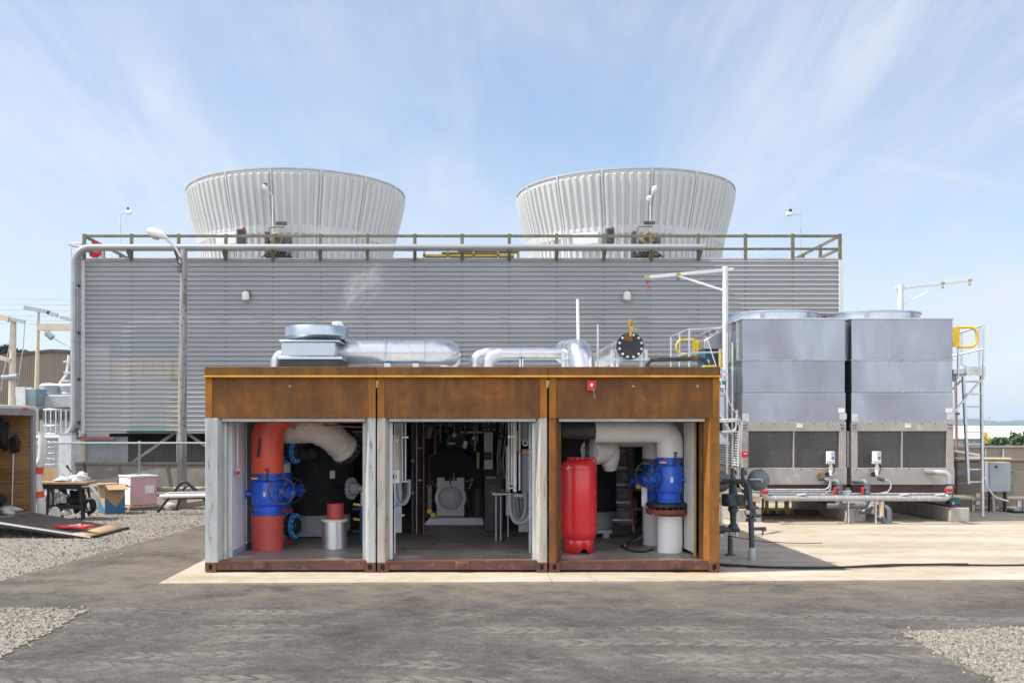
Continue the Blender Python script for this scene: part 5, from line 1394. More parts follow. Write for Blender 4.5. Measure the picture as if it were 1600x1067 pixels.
mb.add(vs, [(i,(i+1)%n,n+(i+1)%n,n+i) for i in range(n)])
sk = mb.build('skirt', M_['tankred'], t, smooth=25); sm = sk.modifiers.new('thickness','SOLIDIFY'); sm.thickness = 0.008
mb = MB()
for k in range(14): q = 2*math.pi*k/14; mb.rbox((cx+r*0.55*math.cos(q), y+r*0.55*math.sin(q), zt+0.002), (0.035,0.035,0.03), (0,0,q))
mb.build('lid_ring_bolts', M_['tankred'], t)
MB().torus((cx+r*0.78,y-0.08,zt-0.035), (0.5,1,0), 0.045, 0.012, 16, 6).build('lifting_eye', M_['tankred'], t)
MB().torus((cx,y,zb+H-0.155), (0,0,1), r*0.998, 0.006, 44, 6).build('weld_seam', M_['tankred'], t)
mb = MB()
for k, (dx, dz, s) in enumerate(((0,0,0.028),(0.024,0.012,0.016),(-0.020,-0.012,0.016),(0.004,0.03,0.014),(0.0,-0.03,0.013))):
    aa = -0.70 + dx/r*1.0; px_, py_2 = cx+(r+0.003)*math.sin(aa), y-(r+0.003)*math.cos(aa)
    mb.rbox((px_,py_2,Z(730,y)+dz), (s,0.004,s), (0,0.6,aa))
mb.build('white_sticker', M_['white'], t)
# white pipe run with its blue valves
y = 1.0; x_w = X(1046.5,y); rw_ = M(20,y)
t = thing('white_pipe_elbow', 'white jacketed elbow pipe above the nearer blue valve beside the red stepladder', 'pipe', (x_w,y,Z(714,y)), 'white jacketed pipes')
pts = fillet([P(929,671.5,y), (x_w,y,Z(671.5,y)), (x_w,y,Z(714,y))], 0.34, 5)
mb = MB(); mb.tube(pts, rw_, 28); mb.build('pipe_jacket', M_['wrapwhite'], t, smooth=30)
mb = MB(); mb.torus(pts[0]+Vector((0.02,0,0)), (1,0,0), rw_*0.98, 0.012, 28, 6); mb.build('jacket_hem', M_['wrapwhite'], t)
MB().cyl(P(880,671.5,y+.1), P(930,671.5,y), rw_*0.72, n=20).build('dark_pipe', M_['darksteel'], t)
strainer_valve('blue_valve', 'bright blue valve with black hand wheel on the nearer white floor pipe', x_w-0.01, y, Z(784,y), Z(714.5,y), M(20.5,y)*0.95, (-M(38,y),-0.30,0.08), M(20,y), M_['blackmetal'], 'blue valves on white pipes', -1)
t = thing('white_floor_pipe', 'white floor pipe with a rusty bolted flange under the nearer blue valve', 'pipe', (x_w,y,fz), 'white floor pipes')
MB().cyl((x_w,y,fz),(x_w,y,Z(805,y)),M(19.5,y),n=32).build('pipe', M_['whitepvc'], t)
mb = MB(); flange(mb, (x_w-0.05,y,Z(788,y)), (0,0,1), M(32,y), 0.05, 18, 0.015, 0); mb.build('black_flange', M_['blackmetal'], t)
mb = MB(); flange(mb, (x_w-0.05,y,Z(798,y)), (0,0,1), M(32,y), 0.07, 18, 0.014, 0); mb.build('rusty_flange', M_['rust_dark'] if False else mk('red_oxide_primer', (0.20,0.05,0.03), (0.13,0.035,0.022), 6, rough=0.7), t)
y = 1.95; x_b = X(1021,y)
t = thing('white_pipe_elbow', 'white jacketed elbow pipe partly hidden behind the nearer white elbow', 'pipe', (x_b,y,Z(714,y)), 'white jacketed pipes')
MB().tube(fillet([P(960,681,y), (x_b,y,Z(681,y)), (x_b,y,Z(716,y))], 0.32, 7), M(17,y), 26).build('pipe_jacket', M_['wrapwhite'], t)
strainer_valve('blue_valve', 'blue valve half hidden behind the bright blue valve on white pipes', x_b, y, Z(786,y), Z(716.5,y), M(17,y)*0.95, (-M(33,y),-0.25,0.06), M(18,y), M_['blackmetal'], 'blue valves on white pipes', -1)
t = thing('white_floor_pipe', 'white floor pipe standing half behind the pipe with the rusty flange', 'pipe', (x_b,y,fz), 'white floor pipes')
MB().cyl((x_b,y,fz),(x_b,y,Z(787,y)),M(16.5,y),n=28).build('pipe', M_['whitepvc'], t)
y = 1.55
t = thing('foil_wrapped_elbow', 'crinkled off-white wrapped elbow with bolted black flange above the red tank', 'pipe', P(940,705,y))
base_pts = fillet([P(921,706,y-0.1), P(948,704,y+.1), P(952,660,y+.25)], 0.25, 6); dense = []
for a, b in zip(base_pts, base_pts[1:]):
    k = max(1, int((b-a).length/0.03)); dense += [a.lerp(b, i/k) for i in range(k)]
dense.append(base_pts[-1]); rnd = random.Random(11)
mb = MB(); mb.tube(dense, [M(20.5,y)*(1+rnd.uniform(-.05,.05)) for _ in dense], 26)
for q in mb.v: q += Vector((rnd.uniform(-1,1), rnd.uniform(-1,1), rnd.uniform(-1,1)))*0.007
mb.build('wrap', M_['wrapwhite'], t, smooth=80)
mb = MB().lathe([(M(18,y),0),(M(16,y),0.16),(M(9,y),0.34)], P(951,702,y+.12), (0.1,0.1,-1), 20); mb.build('hanging_skirt', M_['wrapwhite'], t)
mb = MB(); flange(mb, P(918,708,y-0.12), (1,-0.18,0.02), M(26,y), 0.05, 14, 0.014); mb.build('end_flange', [M_['blackmetal'], M_['steel']], t)
t = black_tank(905, 3.5, 0.65, Z(800,2.9), 'tall black foam-insulated tank on a grey skirt behind the red expansion tank')
# stepladder
y = 3.2
t = thing('stepladder', 'red-railed stepladder with grey treads standing behind the blue valves', 'stepladder', P(968,836,y))
zt_ = 1.95
def lx(z, s): f = (z-fz)/(zt_-fz); return X(969,y) + s*(0.245-0.075*f)
def ly(z): f = (z-fz)/(zt_-fz); return y + 0.55*f
for s in (-1, 1):
    MB().beam((lx(fz,s),ly(fz),fz+0.03), (lx(zt_,s),ly(zt_),zt_), 0.03, 0.075, (0,1,0)).build('side_rail', mk('red_fibreglass_rail', (0.40,0.07,0.035), rough=0.4), t, 0.004)
    MB().box(lx(fz,s)-0.03, lx(fz,s)+0.03, ly(fz)-0.05, ly(fz)+0.05, fz, fz+0.045).build('foot', M_['rubber'], t)
    MB().beam((lx(fz,s),y+1.1,fz), (lx(zt_,s),ly(zt_)+0.05,zt_), 0.03, 0.05, (0,1,0)).build('rear_rail', M_['redfaded'], t)
for z in (0.46, 0.76, 1.06, 1.36, 1.66):
    MB().box(lx(z,-1)+0.01, lx(z,1)-0.01, ly(z)-0.05, ly(z)+0.05, z-0.035, z).build('tread', M_['galvtube'], t, 0.004)
MB().box(lx(zt_,-1)-0.03, lx(zt_,1)+0.03, ly(zt_)-0.08, ly(zt_)+0.14, zt_, zt_+0.05).build('top_cap', M_['redfaded'], t, 0.008)
for s in (-1, 1): MB().beam((lx(0.42,s)-s*0.01,ly(0.42)-.01,0.44),(lx(fz,s)-s*0.015,ly(fz)-.01,fz+0.10),0.02,0.03,(0,1,0)).build('knee_brace', M_['galvtube'], t)
# clutter behind ladder: steel machine with pipes
y = 3.9
t = thing('circulating_pump', 'grey upright pump and motor in the dark behind the stepladder', 'pump', P(970,800,y)); c = (X(975,y),y,0)
MB().lathe([(0.22,0.3),(0.24,0.35),(0.24,0.75),(0.16,0.8),(0.16,1.0),(0.28,1.02),(0.28,1.08),(0.19,1.1),(0.19,1.7),(0.15,1.78)], c, (0,0,1), 24).build('casing', M_['greypaint'], t)
MB().box(c[0]-0.35, c[0]+0.35, y-0.3, y+0.3, fz, 0.31).build('plinth', M_['darksteel'], t)
MB().lathe([(0.21,0),(0.21,0.26)], (c[0]-0.05,y-0.02,1.78), (0,0,1), 20).build('motor_cap', M_['steel'], t)
for z in (0.6, 0.95, 1.3): MB().cyl((c[0]-0.5,y-0.26,z), (c[0]+0.55,y-0.26,z), 0.03, n=10).build('pipe', M_['steel'], t)
for px in (1000, 1008): MB().cyl((X(px,y),y-0.3,fz), (X(px,y),y-0.3,2.4), 0.025, n=10).build('riser', M_['darksteel'], t)
y = 1.6
t = thing('black_hoses', 'dark hoses coiled on the floor beside the white floor pipes', 'hose', P(1000,855,y)); rnd = random.Random(4)
for k in range(3):
    pts = [P(972+3*k,855-2*k,y), P(985+2*k,848-3*k,y+.1), P(1000,842-3*k,y+.3), P(1012,828-3*k,y+.55), P(1014,815,y+.6)]
    pts = [Vector((p.x, p.y, max(p.z, fz+0.025))) if i < 2 else p for i, p in enumerate(pts)]
    MB().tube(fillet(pts, 0.15, 4), 0.022, 8).build('hose', M_['greycable'] if k == 1 else M_['rubber'], t)
MB().tube(fillet([G(970,853,fz+.015), G(985,860,fz+.015), G(1005,862,fz+.015), G(1020,858,fz+.015)], 0.2, 5), 0.014, 8).build('floor_cable', M_['rubber'], t)
y = 1.2
t = thing('hanging_tag', 'white paper tag hanging from the black hand wheel by the bright blue valve', 'tag', P(1006,775,y)); MB().box(X(1002.5,y), X(1011,y), y-0.005, y+0.003, Z(790.5,y), Z(759.5,y)).build('paper', M_['white'], t)
MB().box(X(994,y), X(1001,y), y-0.01, y+0.02, Z(763,y), Z(757,y)).build('brass_tab', M_['yellowdim'], t)
# cream side panel
t = thing('inner_wall_panel', 'cream insulated inner panel lining the container side by the blue valves', 'wall panel', (X(1080,0.5), 0.5, fz))
xw = X(1082,0.5)
MB().box(xw, xc(1095), 0.42, 0.5, fz+0.05, 2.6).build('front_return', M_['incream'], t, 0.004)
MB().box(xw, xw+0.06, 0.502, 2.6, fz+0.05, 2.6).build('long_face', M_['incream'], t, 0.004)
for yy in (1.0, 1.5, 2.0): MB().box(xw-0.012, xw, yy-0.015, yy+0.015, fz+.05, 2.6).build('joint_strip', M_['incream'], t)
MB().box(xc(1095.2), xc(1097.5), 0.38, 0.45, fz, 2.6).build('yellow_gasket', M_['yellowdim'], t)

# ---- further clutter in the middle bay
y = 4.3
t = thing('valve_manifold', 'cluster of bronze and white valves hanging below the dark ceiling left of the pale duct', 'valve', P(712,670,y)); rnd = random.Random(77)
MB().cyl(P(655,664,y), P(752,661,y), 0.028, n=10).build('header_pipe', M_['darksteel'], t)
for k, (px, py, r_, m) in enumerate(((697,672,4,'darksteel'),(703,664,3,'copper'),(710,680,3.4,'ltgrey'),(718,668,4.4,'darksteel'),(727,676,3,'brass'),(735,666,4.6,'darksteel'),(741,684,2.6,'white'),(688,690,3,'darksteel'))):
    MB().lathe([(M(r_*.6,y),-.06),(M(r_,y),-.04),(M(r_,y),.04),(M(r_*.6,y),.06)], P(px,py,y-.05), (rnd.uniform(-.6,.6),-1,rnd.uniform(-.4,.4)), 14).build('valve', M_[m], t)
    MB().cyl(P(px,py,y), P(px+rnd.uniform(-1,1),655,y), 0.014, n=8).build('stem_pipe', M_['copper' if k % 3 == 0 else 'steel'], t)
MB().box(X(700,y), X(711,y), y, y+.05, Z(693.5,y), Z(691.5,y)).build('white_bracket', M_['white'], t)
MB().rbox(P(727,694,y), (.07,.04,.12), (0,.3,0)).build('white_gauge', M_['white'], t)
y = 3.6
t = thing('floor_pipes', 'dark upright pipes with pale bands in the shade beside the upright conduits', 'pipe', P(650,800,y))
for px, r_, m in ((645,2.2,'darksteel'),(651,1.3,'steel'),(656,3.2,'black'),(662,1.0,'copper')):
    MB().cyl((X(px,y),y,fz), (X(px,y),y,2.6), M(r_,y), n=12).build('pipe', M_[m], t)
for px, py in ((645,720),(645,770),(656,700),(656,750)): MB().cyl((X(px,y),y,Z(py+1.2,y)),(X(px,y),y,Z(py-1.2,y)),M(3.6,y),n=14).build('band', M_['steel'], t)
y = 4.0
t = thing('control_cabinet', 'dark control cabinet with a row of small white lamps beside the grey vessel', 'electrical cabinet', P(770,800,y))
MB().box(X(757,y), X(786,y), y, y+.4, fz, Z(742,y)).build('case', mk('charcoal_enamel', (0.035,0.035,0.038), rough=.45), t, .01)
for k in range(5): MB().box(X(760+3*k,y), X(761.6+3*k,y), y-.012, y, Z(747,y), Z(745,y)).build('indicator', M_['white'], t)
MB().box(X(762,y), X(781,y), y-.006, y, Z(800,y), Z(756,y)).build('door', mk('charcoal_door', (0.05,0.05,0.053), rough=.4), t, .003)
for px, py in ((779,735),(783,728),(788,739)): MB().tube(fillet([P(px,py+9,y+.1),P(px-2,py-20,y+.1),P(px+4,657,y+.1)],.2,4),.016,8).build('cable', M_['greycable'], t)
MB().lathe([(M(6,y),0),(M(6,y),.1),(M(3,y),.13)], P(783,681,y), (0,-1,0), 16).build('speaker_horn', M_['darksteel'], t)

# ================================================================== ON THE CONTAINER ROOFS
RZ = CT - 0.035                                   # roof sheet
y = 1.6
fc = X(486, y)
t = thing('roof_exhaust_fan', 'galvanised mushroom exhaust fan on a square curb above the red pipework', 'exhaust fan', (fc, y, RZ))
MB().box(X(436,y), X(533,y), y-0.02, y+1.02, RZ, Z(562,y)).build('base_curb', M_['blackmetal'], t, 0.006)
mb = MB(); a0_, a1_ = X(435,y), X(535,y)
mb.box(a0_, a1_, y-0.04, y+1.04, Z(561.5,y), Z(557,y)); mb.build('curb_cap', M_['galv'], t, 0.006)
mb = MB()
vs = [(X(439,y),y,Z(557,y)),(X(526,y),y,Z(557,y)),(X(526,y),y+0.98,Z(557,y)),(X(439,y),y+0.98,Z(557,y))]
mb.box(X(439.5,y), X(524,y), y, y+0.96, Z(556.8,y), Z(534,y)); mb.build('housing', M_['galv'], t, 0.02)
MB().box(X(437,y), X(532,y), y-0.03, y+1.0, Z(534,y), Z(531.5,y)).build('housing_lip', M_['galv'], t, 0.005)
c = Vector((X(488,y), y+0.48, 0))
MB().lathe([(M(31,y),0),(M(30,y),0.06),(M(28,y),0.14)], (c.x,c.y,Z(531.3,y)), (0,0,1), 40).build('neck', M_['steel'], t)
MB().lathe([(M(36,y),Z(522,y)-0.0),(M(45,y),Z(527,y)),(M(50.5,y),Z(522.5,y)),(M(50.5,y),Z(510,y)),(M(49.5,y),Z(508,y)),(M(44,y),Z(505.5,y)),(M(20,y),Z(503.8,y)),(0,Z(503.5,y))], (c.x,c.y,0), (0,0,1), 56).build('mushroom_cap', M_['galv'], t, smooth=30)
y = 2.3
t = thing('silver_roof_duct', 'silver jacketed roof duct ending in a rounded bend beside the mushroom fan', 'duct', (X(620,y), y, RZ))
r = M(19,y); zc_ = Z(551,y)
MB().tube([(X(520,y),y,zc_),(X(664,y),y,zc_)], r, 36).build('straight_run', M_['alum'], t)
pts = fillet([(X(664.5,y),y,zc_),(X(700,y),y,zc_),(X(700,y),y+1.2,zc_)], 0.24, 8)
MB().tube(pts, r*1.05, 36).build('bend', M_['alum'], t, smooth=24)
MB().tube([(X(664.2,y),y,zc_),(X(666,y),y,zc_)], r*1.07, 36).build('bend_hem', M_['galv'], t)
for px in (602.5, 604.8): MB().cyl((X(px,y)-0.012,y,zc_),(X(px,y)+0.012,y,zc_),r*1.06,n=36).build('flange', M_['galv'], t)
MB().cyl((X(608,y),y,zc_),(X(612.5,y),y,zc_),r*1.02,n=36).build('joint_band', M_['galv'], t)
MB().cyl((X(532,y),y,zc_),(X(528,y),y,zc_),r*1.05,n=36).build('end_band', M_['galv'], t)
for px in (606, 650): MB().box(X(px,y)-0.05, X(px,y)+0.05, y-0.15, y+0.15, RZ, zc_-r*0.9).build('saddle', M_['galv'], t)
t = thing('small_silver_elbow', 'small silver elbow pipe peeping out beside the fan curb', 'pipe', P(432,572,2.4)); y = 2.4
MB().tube(fillet([(X(431,y),y,RZ),(X(431,y),y,Z(556,y)),(X(470,y),y,Z(549,y))],0.12,6), M(8,y), 20).build('elbow', M_['alum'], t)
y = 2.9
t = thing('steaming_vent', 'white plastic vent pipe with a cap giving off steam behind the mushroom fan', 'vent', (X(532,y),y,RZ))
MB().cyl((X(536,y),y,RZ), (X(536,y),y,Z(511,y)), M(5.5,y), n=18).build('pipe', M_['whitepvc'], t)
MB().lathe([(M(8,y),Z(510,y)),(M(8,y),Z(503.5,y)),(M(6.5,y),Z(502.8,y)),(0,Z(502.6,y))], (X(527,y),y,0), (0,0,1), 20).build('cap', M_['whitepvc'], t)
MB().cyl((X(530,y),y,Z(516,y)), (X(530,y),y,Z(506,y)), M(6.5,y), n=16).build('collar', M_['whitepvc'], t)
steam_at = Vector((X(533,y), y, Z(500,y)))
# twin silver pipes rising and running across
for k, (y, px0, lab) in enumerate(((2.2, 762, 'front silver pipe arching out of the roof towards the white stick vent'), (2.8, 741, 'rear silver pipe arching out of the roof behind the front one'))):
    t = thing('silver_roof_pipe', lab, 'pipe', (X(px0,y),y,RZ), 'arched silver roof pipes')
    r = M(9.5,y); zz = Z(552,y)
    pts = fillet([(X(px0,y),y,RZ-0.02),(X(px0+2,y),y,zz-0.06),(X(px0+22,y),y,zz),(X(900,y),y,zz)], 0.30, 6)
    MB().tube(pts, r, 24).build('pipe_run', M_['alum'], t, smooth=50)
    mb = MB()
    for q in pts[2:12:2]:
        i = pts.index(q); d = (pts[i+1]-pts[i-1]).normalized(); mb.cyl(q-d*0.006, q+d*0.006, r*1.03, n=24)
    mb.build('jacket_rings', M_['alum'], t)
    if k == 0:
        for px in (812, 815): MB().cyl((X(px,y)-.008,y,zz),(X(px,y)+.008,y,zz),r*1.08,n=24).build('clamp', M_['galv'], t)
        mb = MB().box(X(811,y), X(813,y), y-0.1, y+0.1, RZ, zz-r*0.9).box(X(815,y), X(817,y), y-0.1, y+0.1, RZ, zz-r*0.9); mb.build('stand', M_['galvtube'], t)
y = 1.75
t = thing('silver_dome_elbow', 'fat silver elbow diving into the roof under the white stick vent', 'pipe', (X(907,y),y,RZ))
r = M(20,y)
pts = fillet([(X(897,y),y+1.4,Z(549,y+1.2)),(X(905,y),y,Z(549,y)),(X(911,y),y-0.18,RZ-0.08)], 0.26, 10)
MB().tube(pts, r, 32).build('elbow', M_['alum'], t, smooth=26)
MB().tube(pts[3:9], r*1.012, 32, caps=False).build('seam_jacket', M_['alum'], t, smooth=26)
y = 1.9
t = thing('white_vent_stick', 'thin tall white vent stick rising above the fat silver elbow', 'vent', (X(903,y),y,RZ))
MB().cyl((X(904.5,y),y,RZ), (X(902.5,y),y,Z(468,y)), M(2.3,y), n=12).build('stick', M_['whitepvc'], t)
MB().cyl((X(902.5,y),y,Z(468,y)), (X(902.5,y),y,Z(466.6,y)), M(2.6,y), n=12).build('tip', M_['beigeunit'], t)
y = 2.2
t = thing('thin_strut_post', 'thin galvanised strut post standing beside the fat silver elbow', 'post', (X(934,y),y,RZ)); MB().box(X(933,y), X(935.2,y), y, y+0.03, RZ, Z(507,y)).build('post', M_['galvtube'], t)
MB().box(X(932.5,y), X(935.7,y), y-0.01, y+0.04, RZ, RZ+0.02).build('foot_plate', M_['galv'], t)
y = 1.0
c = P(985, 540.5, y); r = M(21,y)
t = thing('blind_flange_pipe', 'large silver pipe closed by a black bolted flange with a brass valve on top', 'pipe', (c.x, y, RZ))
mb = MB().lathe([(r,0),(r,0.05)], c, (0,1,0), 40); mb.mat(1).bolts(c-Vector((0,0.02,0)), (0,1,0), r*0.84, 12, 0.020, 0.05, 0.5); mb.build('blind_flange', [M_['blackmetal'], M_['galvtube']], t)
MB().lathe([(r,0.056),(r,0.10)], c, (0,1,0), 40).build('mating_flange', M_['blackmetal'], t)
MB().cyl(c+Vector((0,0.1,0)), c+Vector((-0.02,5.0,0)), r*0.84, n=32).build('pipe', M_['alum'], t)
MB().cyl((c.x,y-0.02,c.z+r*0.72), (c.x,y-0.02,c.z+r*1.22), 0.022, n=10).build('nipple', M_['brass'], t)
MB().lathe([(0.024,0),(0.036,0.02),(0.036,0.10),(0.024,0.11)], (c.x,y-0.02,c.z+r*1.40), (0,0,1), 14).build('air_vent', M_['brass'], t)
MB().rbox((c.x+0.01,y-0.02,c.z+r*1.25), (0.05,0.05,0.07)).build('ball_valve', M_['brass'], t)
MB().rbox((c.x+0.075,y-0.04,c.z+r*1.25), (0.10,0.015,0.015), (0,-0.08,0)).build('lever', M_['yellowdim'], t)
MB().rbox((c.x-0.03,y-0.012,c.z+r*0.62), (0.12,0.02,0.11)).build('tag_plate', M_['rust_dark'], t)
# strut stand carrying it
t = thing('strut_stand', 'galvanised strut stand carrying the pipe with the black blind flange', 'stand', (c.x, y+0.3, RZ)); y = 1.3
for px in (957, 964, 1002, 1009): MB().box(X(px-2.4,y), X(px+2.4,y), y-0.02, y+0.06, RZ, Z(546,y)).build('post', M_['galvtube'], t)
MB().box(X(953,y), X(1013,y), y-0.065, y-0.022, Z(563.5,y), Z(560,y)).build('cross_bar', M_['galvtube'], t)
mb = MB().box(X(965,y), X(1001,y), y-0.1, y-0.067, Z(559,y), Z(556,y)); mb.build('cradle', M_['galv'], t)
t = thing('strut_stand', 'short galvanised double strut at the foot of the fat silver elbow', 'stand', (X(884,1.7), 1.7, RZ)); y = 1.7
for px in (880.5, 887): MB().box(X(px-2.6,y), X(px+2.6,y), y-0.02, y+0.06, RZ, Z(550,y)).build('post', M_['galvtube'], t)
MB().box(X(878,y), X(890,y), y-0.05, y-0.022, Z(562,y), Z(559.5,y)).build('cross_bar', M_['galvtube'], t)
y = 0.8
t = thing('black_roof_pipe', 'black pipe with rusty joints lying low along the roof edge towards the coolers', 'pipe', (X(1060,y),y,RZ)); r = M(3.6,y)
pts = fillet([(X(1010,y),y,RZ),(X(1012,y),y,Z(562,y)),(X(1096,y),y,Z(560.5,y)),(X(1104,y),y,Z(566,y)),(X(1105,y),y,RZ-0.02)], 0.10, 5)
MB().tube(pts, r, 16).build('pipe', M_['blackmetal'], t)
for px in (1024, 1087): MB().cyl((X(px-3,y),y,Z(561,y)),(X(px+3,y),y,Z(561,y)),r*1.06,n=16).build('rusty_joint', M_['rust_dark'], t)
y = 0.2
t = thing('yellow_strap', 'short yellow strap lying over the roof corner above the bright rusty post', 'strap', (X(1108,y),y,CT)); MB().rbox((X(1107,y),y,CT+0.012), (M(17,y),0.12,0.025), (0,-0.06,0.1)).build('strap', M_['yellow'], t, 0.006)
MB().rbox((X(1101,y),y,CT+0.014), (M(4,y),0.13,0.03), (0,0,0.1)).build('buckle', M_['steel'], t)

# steam drifting from the vent: a small real volume
def steam():
    me = bpy.data.meshes.new('steam'); bm = bmesh.new(); bmesh.ops.create_icosphere(bm, subdivisions=3, radius=1.0); bm.to_mesh(me); bm.free()
    o = bpy.data.objects.new('steam', me); COL.objects.link(o); o['kind'] = 'stuff'
    o.location = steam_at + Vector((0.36, 0.0, 0.58)); o.scale = (0.40, 0.30, 0.75); o.rotation_euler = (0, R(32), 0)
    m = bpy.data.materials.new('steam_vapour'); m.use_nodes = True; nt = m.node_tree; N, L = nt.nodes, nt.links; N.clear()
    out = N.new('ShaderNodeOutputMaterial'); pv = N.new('ShaderNodeVolumePrincipled')
    pv.inputs['Color'].default_value = (1,1,1,1); pv.inputs['Anisotropy'].default_value = 0.2
    tc = N.new('ShaderNodeTexCoord'); vm = N.new('ShaderNodeVectorMath'); vm.operation = 'LENGTH'; L.new(tc.outputs['Object'], vm.inputs[0])
    fall = mrange(N, L, vm.outputs['Value'], 1.0, 0.15)
    n = nz(N, L, tc.outputs['Object'], 2.1, 4, 0.6, 0.8)
    d = mth(N, L, 'MULTIPLY', mth(N, L, 'MULTIPLY', fall, mrange(N, L, n, 0.44, 0.70)), 3.2)
    L.new(d, pv.inputs['Density']); L.new(pv.outputs[0], out.inputs['Volume'])
    me.materials.append(m)
steam()

# ================================================================== TWIN EVAPORATIVE COOLERS
UY = 7.6
def cooler(x0, x1, label):
    t = thing('evaporative_cooler', label, 'cooling unit', ((x0+x1)/2, UY+1.8, 0), 'galvanised evaporative coolers')
    zt, zs, zr, zb = Z(499,UY), Z(562.5,UY), Z(613.5,UY), Z(659,UY)
    y1 = UY+3.6
    # upper casing: three bands of sheet on the weather face, each a part, with lapped joints
    MB().box(x0, x1, UY, y1, zs+0.004, zt).build('upper_casing', M_['galvdim'], t, 0.008)
    MB().box(x0+0.004, x1-0.004, UY+0.006, y1-0.006, zr+0.004, zs-0.004).build('middle_casing', M_['galvdim'], t, 0.006)
    mb = MB().box(x0-0.004, x1+0.004, UY-0.006, y1, zb, zr); mb.mat(1)
    for zz, n in ((zr+0.03, 36), (zr-0.03, 36), (zb+0.02, 18), (zs+0.10, 9), (zs-0.05, 9)):
        for k in range(n): mb.lathe([(0.011,0),(0.008,0.007),(0,0.009)], (x0+0.05+(x1-x0-0.1)*k/(n-1), UY-0.005, zz), (0,-1,0), 6)
    for k in range(16): mb.lathe([(0.011,0),(0.008,0.007),(0,0.009)], ((x0+x1)/2, UY-0.005, zb+0.1+(zt-zb-0.2)*k/15), (0,-1,0), 6)
    mb.build('lower_casing', [M_['galvdim'], M_['galvtube']], t)
    MB().box(x0-0.02, x1+0.02, UY-0.02, y1+0.02, zs-0.012, zs+0.012).build('joint_flange', M_['steel'], t)
    mb = MB()
    for k in range(6):
        yy = UY+0.3+k*0.6; mb.box(x0-0.04, x0, yy, yy+0.04, zs+0.02, zt-0.02)
    mb.build('side_stiffener', M_['galvtube'], t)
    MB().box(x0-0.03, x1+0.03, UY-0.015, y1+0.02, zt, zt+0.03).build('top_rim', M_['galvtube'], t, 0.004)
    cx = (x0+x1)/2+0.02; cy = UY+1.8
    mb = MB(); R_ = 1.10; zt2 = Z(484, cy-R_)
    mb.lathe([(R_+0.03,zt+0.03),(R_,zt+0.10),(R_,zt2-0.04),(R_+0.03,zt2-0.03),(R_+0.03,zt2),(R_-0.03,zt2),(R_-0.03,zt+0.03)], (cx,cy,0), (0,0,1), 64, False); fr = mb.build('fan_ring', M_['galv'], t)
    for a in (245, 305, 20, 80, 140, 195): 
        q = R(a); MB().rbox((cx+(R_+0.012)*math.cos(q), cy+(R_+0.012)*math.sin(q), (zt+zt2)/2+0.03), (0.03,0.09,zt2-zt-0.06), (0,0,q)).build('joint_strap', M_['steel'], t)
    # inlet section
    z1, z2, z3 = Z(673.5,UY), Z(730.5,UY), Z(757,UY)
    MB().box(x0+0.0, x1+0.02, UY-0.012, UY+0.10, z1, zb-0.004).build('header_band', M_['beigeunit'], t, 0.006)
    sx = x1-x0
    for a, b in ((x0+0.0, x0+0.13), (x1-0.13, x1+0.02)): MB().box(a, b, UY-0.010, UY+0.16, z2, z1-0.002).build('corner_column', M_['beigeunit'], t, 0.006)
    xm = (x0+x1)/2
    for a, b in ((x0+0.132, xm-0.018), (xm+0.018, x1-0.132)): MB().box(a, b, UY+0.03, UY+0.06, z2+0.002, z1-0.004).build('inlet_screen', M_['screen'], t)
    MB().box(xm-0.016, xm+0.016, UY+0.002, UY+0.05, z2+0.002, z1-0.004).build('mullion', M_['beigeunit'], t)
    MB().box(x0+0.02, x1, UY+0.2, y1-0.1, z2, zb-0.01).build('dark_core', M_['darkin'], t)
    MB().box(x0+0.0, x1+0.03, UY-0.03, y1, z3, z2-0.002).build('basin_pan', M_['beigeunit'], t, 0.008)
    mb = MB()
    for k in range(8):
        for zz in (z2-0.03, zb-0.05): mb.lathe([(0.014,0),(0.010,0.01)], (x0+0.1+(x1-x0-0.2)*k/7, UY-0.031 if zz < z1 else UY-0.013, zz), (0,-1,0), 6)
    for s in (x0+0.06, x1-0.06):
        for zz in (zb-0.07, zb-0.14):
            for e in (-0.03, 0.02): mb.lathe([(0.016,0),(0.016,0.015)], (s+e, UY-0.013, zz), (0,-1,0), 6)
    mb.build('bolts', M_['darksteel'], t)
    # side louvres (seen on the near unit's flank)
    mb = MB()
    for k in range(14): zz = z2+0.04+k*(z1-z2)/14; mb.rbox((x0-0.01, UY+1.75, zz), (0.02,3.1,0.035), (0,0.6,0))
    mb.build('side_louvres', M_['ltgrey'], t, smooth=0)
    for yy in (UY+0.2, UY+1.2, UY+2.3, UY+3.4): MB().box(x0-0.035, x0+0.01, yy-0.04, yy+0.04, z2, z1).build('louvre_post', M_['ltgrey'], t)
    # plates
    MB().box(x1-0.155, x1-0.012, UY-0.014, UY-0.006, Z(644.5,UY), Z(637.5,UY)).build('name_plate', M_['white'], t)
    MB().box(x1-0.13, x1+0.03, UY-0.012, UY-0.0065, Z(655,UY), Z(645.5,UY)).build('corner_plate', M_['galvtube'], t)
    MB().box(x0-0.005, x0+0.14, UY-0.012, UY-0.0065, Z(658,UY), Z(646,UY)).build('corner_plate', M_['galvtube'], t)
    MB().box(xm+0.06, xm+0.185, UY-0.020, UY-0.012, Z(668,UY), Z(661.5,UY)).build('name_plate', M_['white'], t)
    # beams under the pan
    MB().box(x0+0.02, x1+0.02, UY+0.02, UY+0.14, Z(776,UY), z3-0.002).build('support_beam', M_['maroon'], t, 0.005)
    MB().box(x0+0.02, x1+0.02, y1-0.3, y1-0.18, Z(776,UY), z3-0.002).build('support_beam', M_['maroon'], t, 0.005)
    return t
cooler(X(1160,UY), X(1320.5,UY), 'galvanised evaporative cooler beside the containers, with its louvred flank in view')
cooler(X(1330.5,UY), X(1488.5,UY), 'galvanised evaporative cooler beside the ladder and utility cabinet')
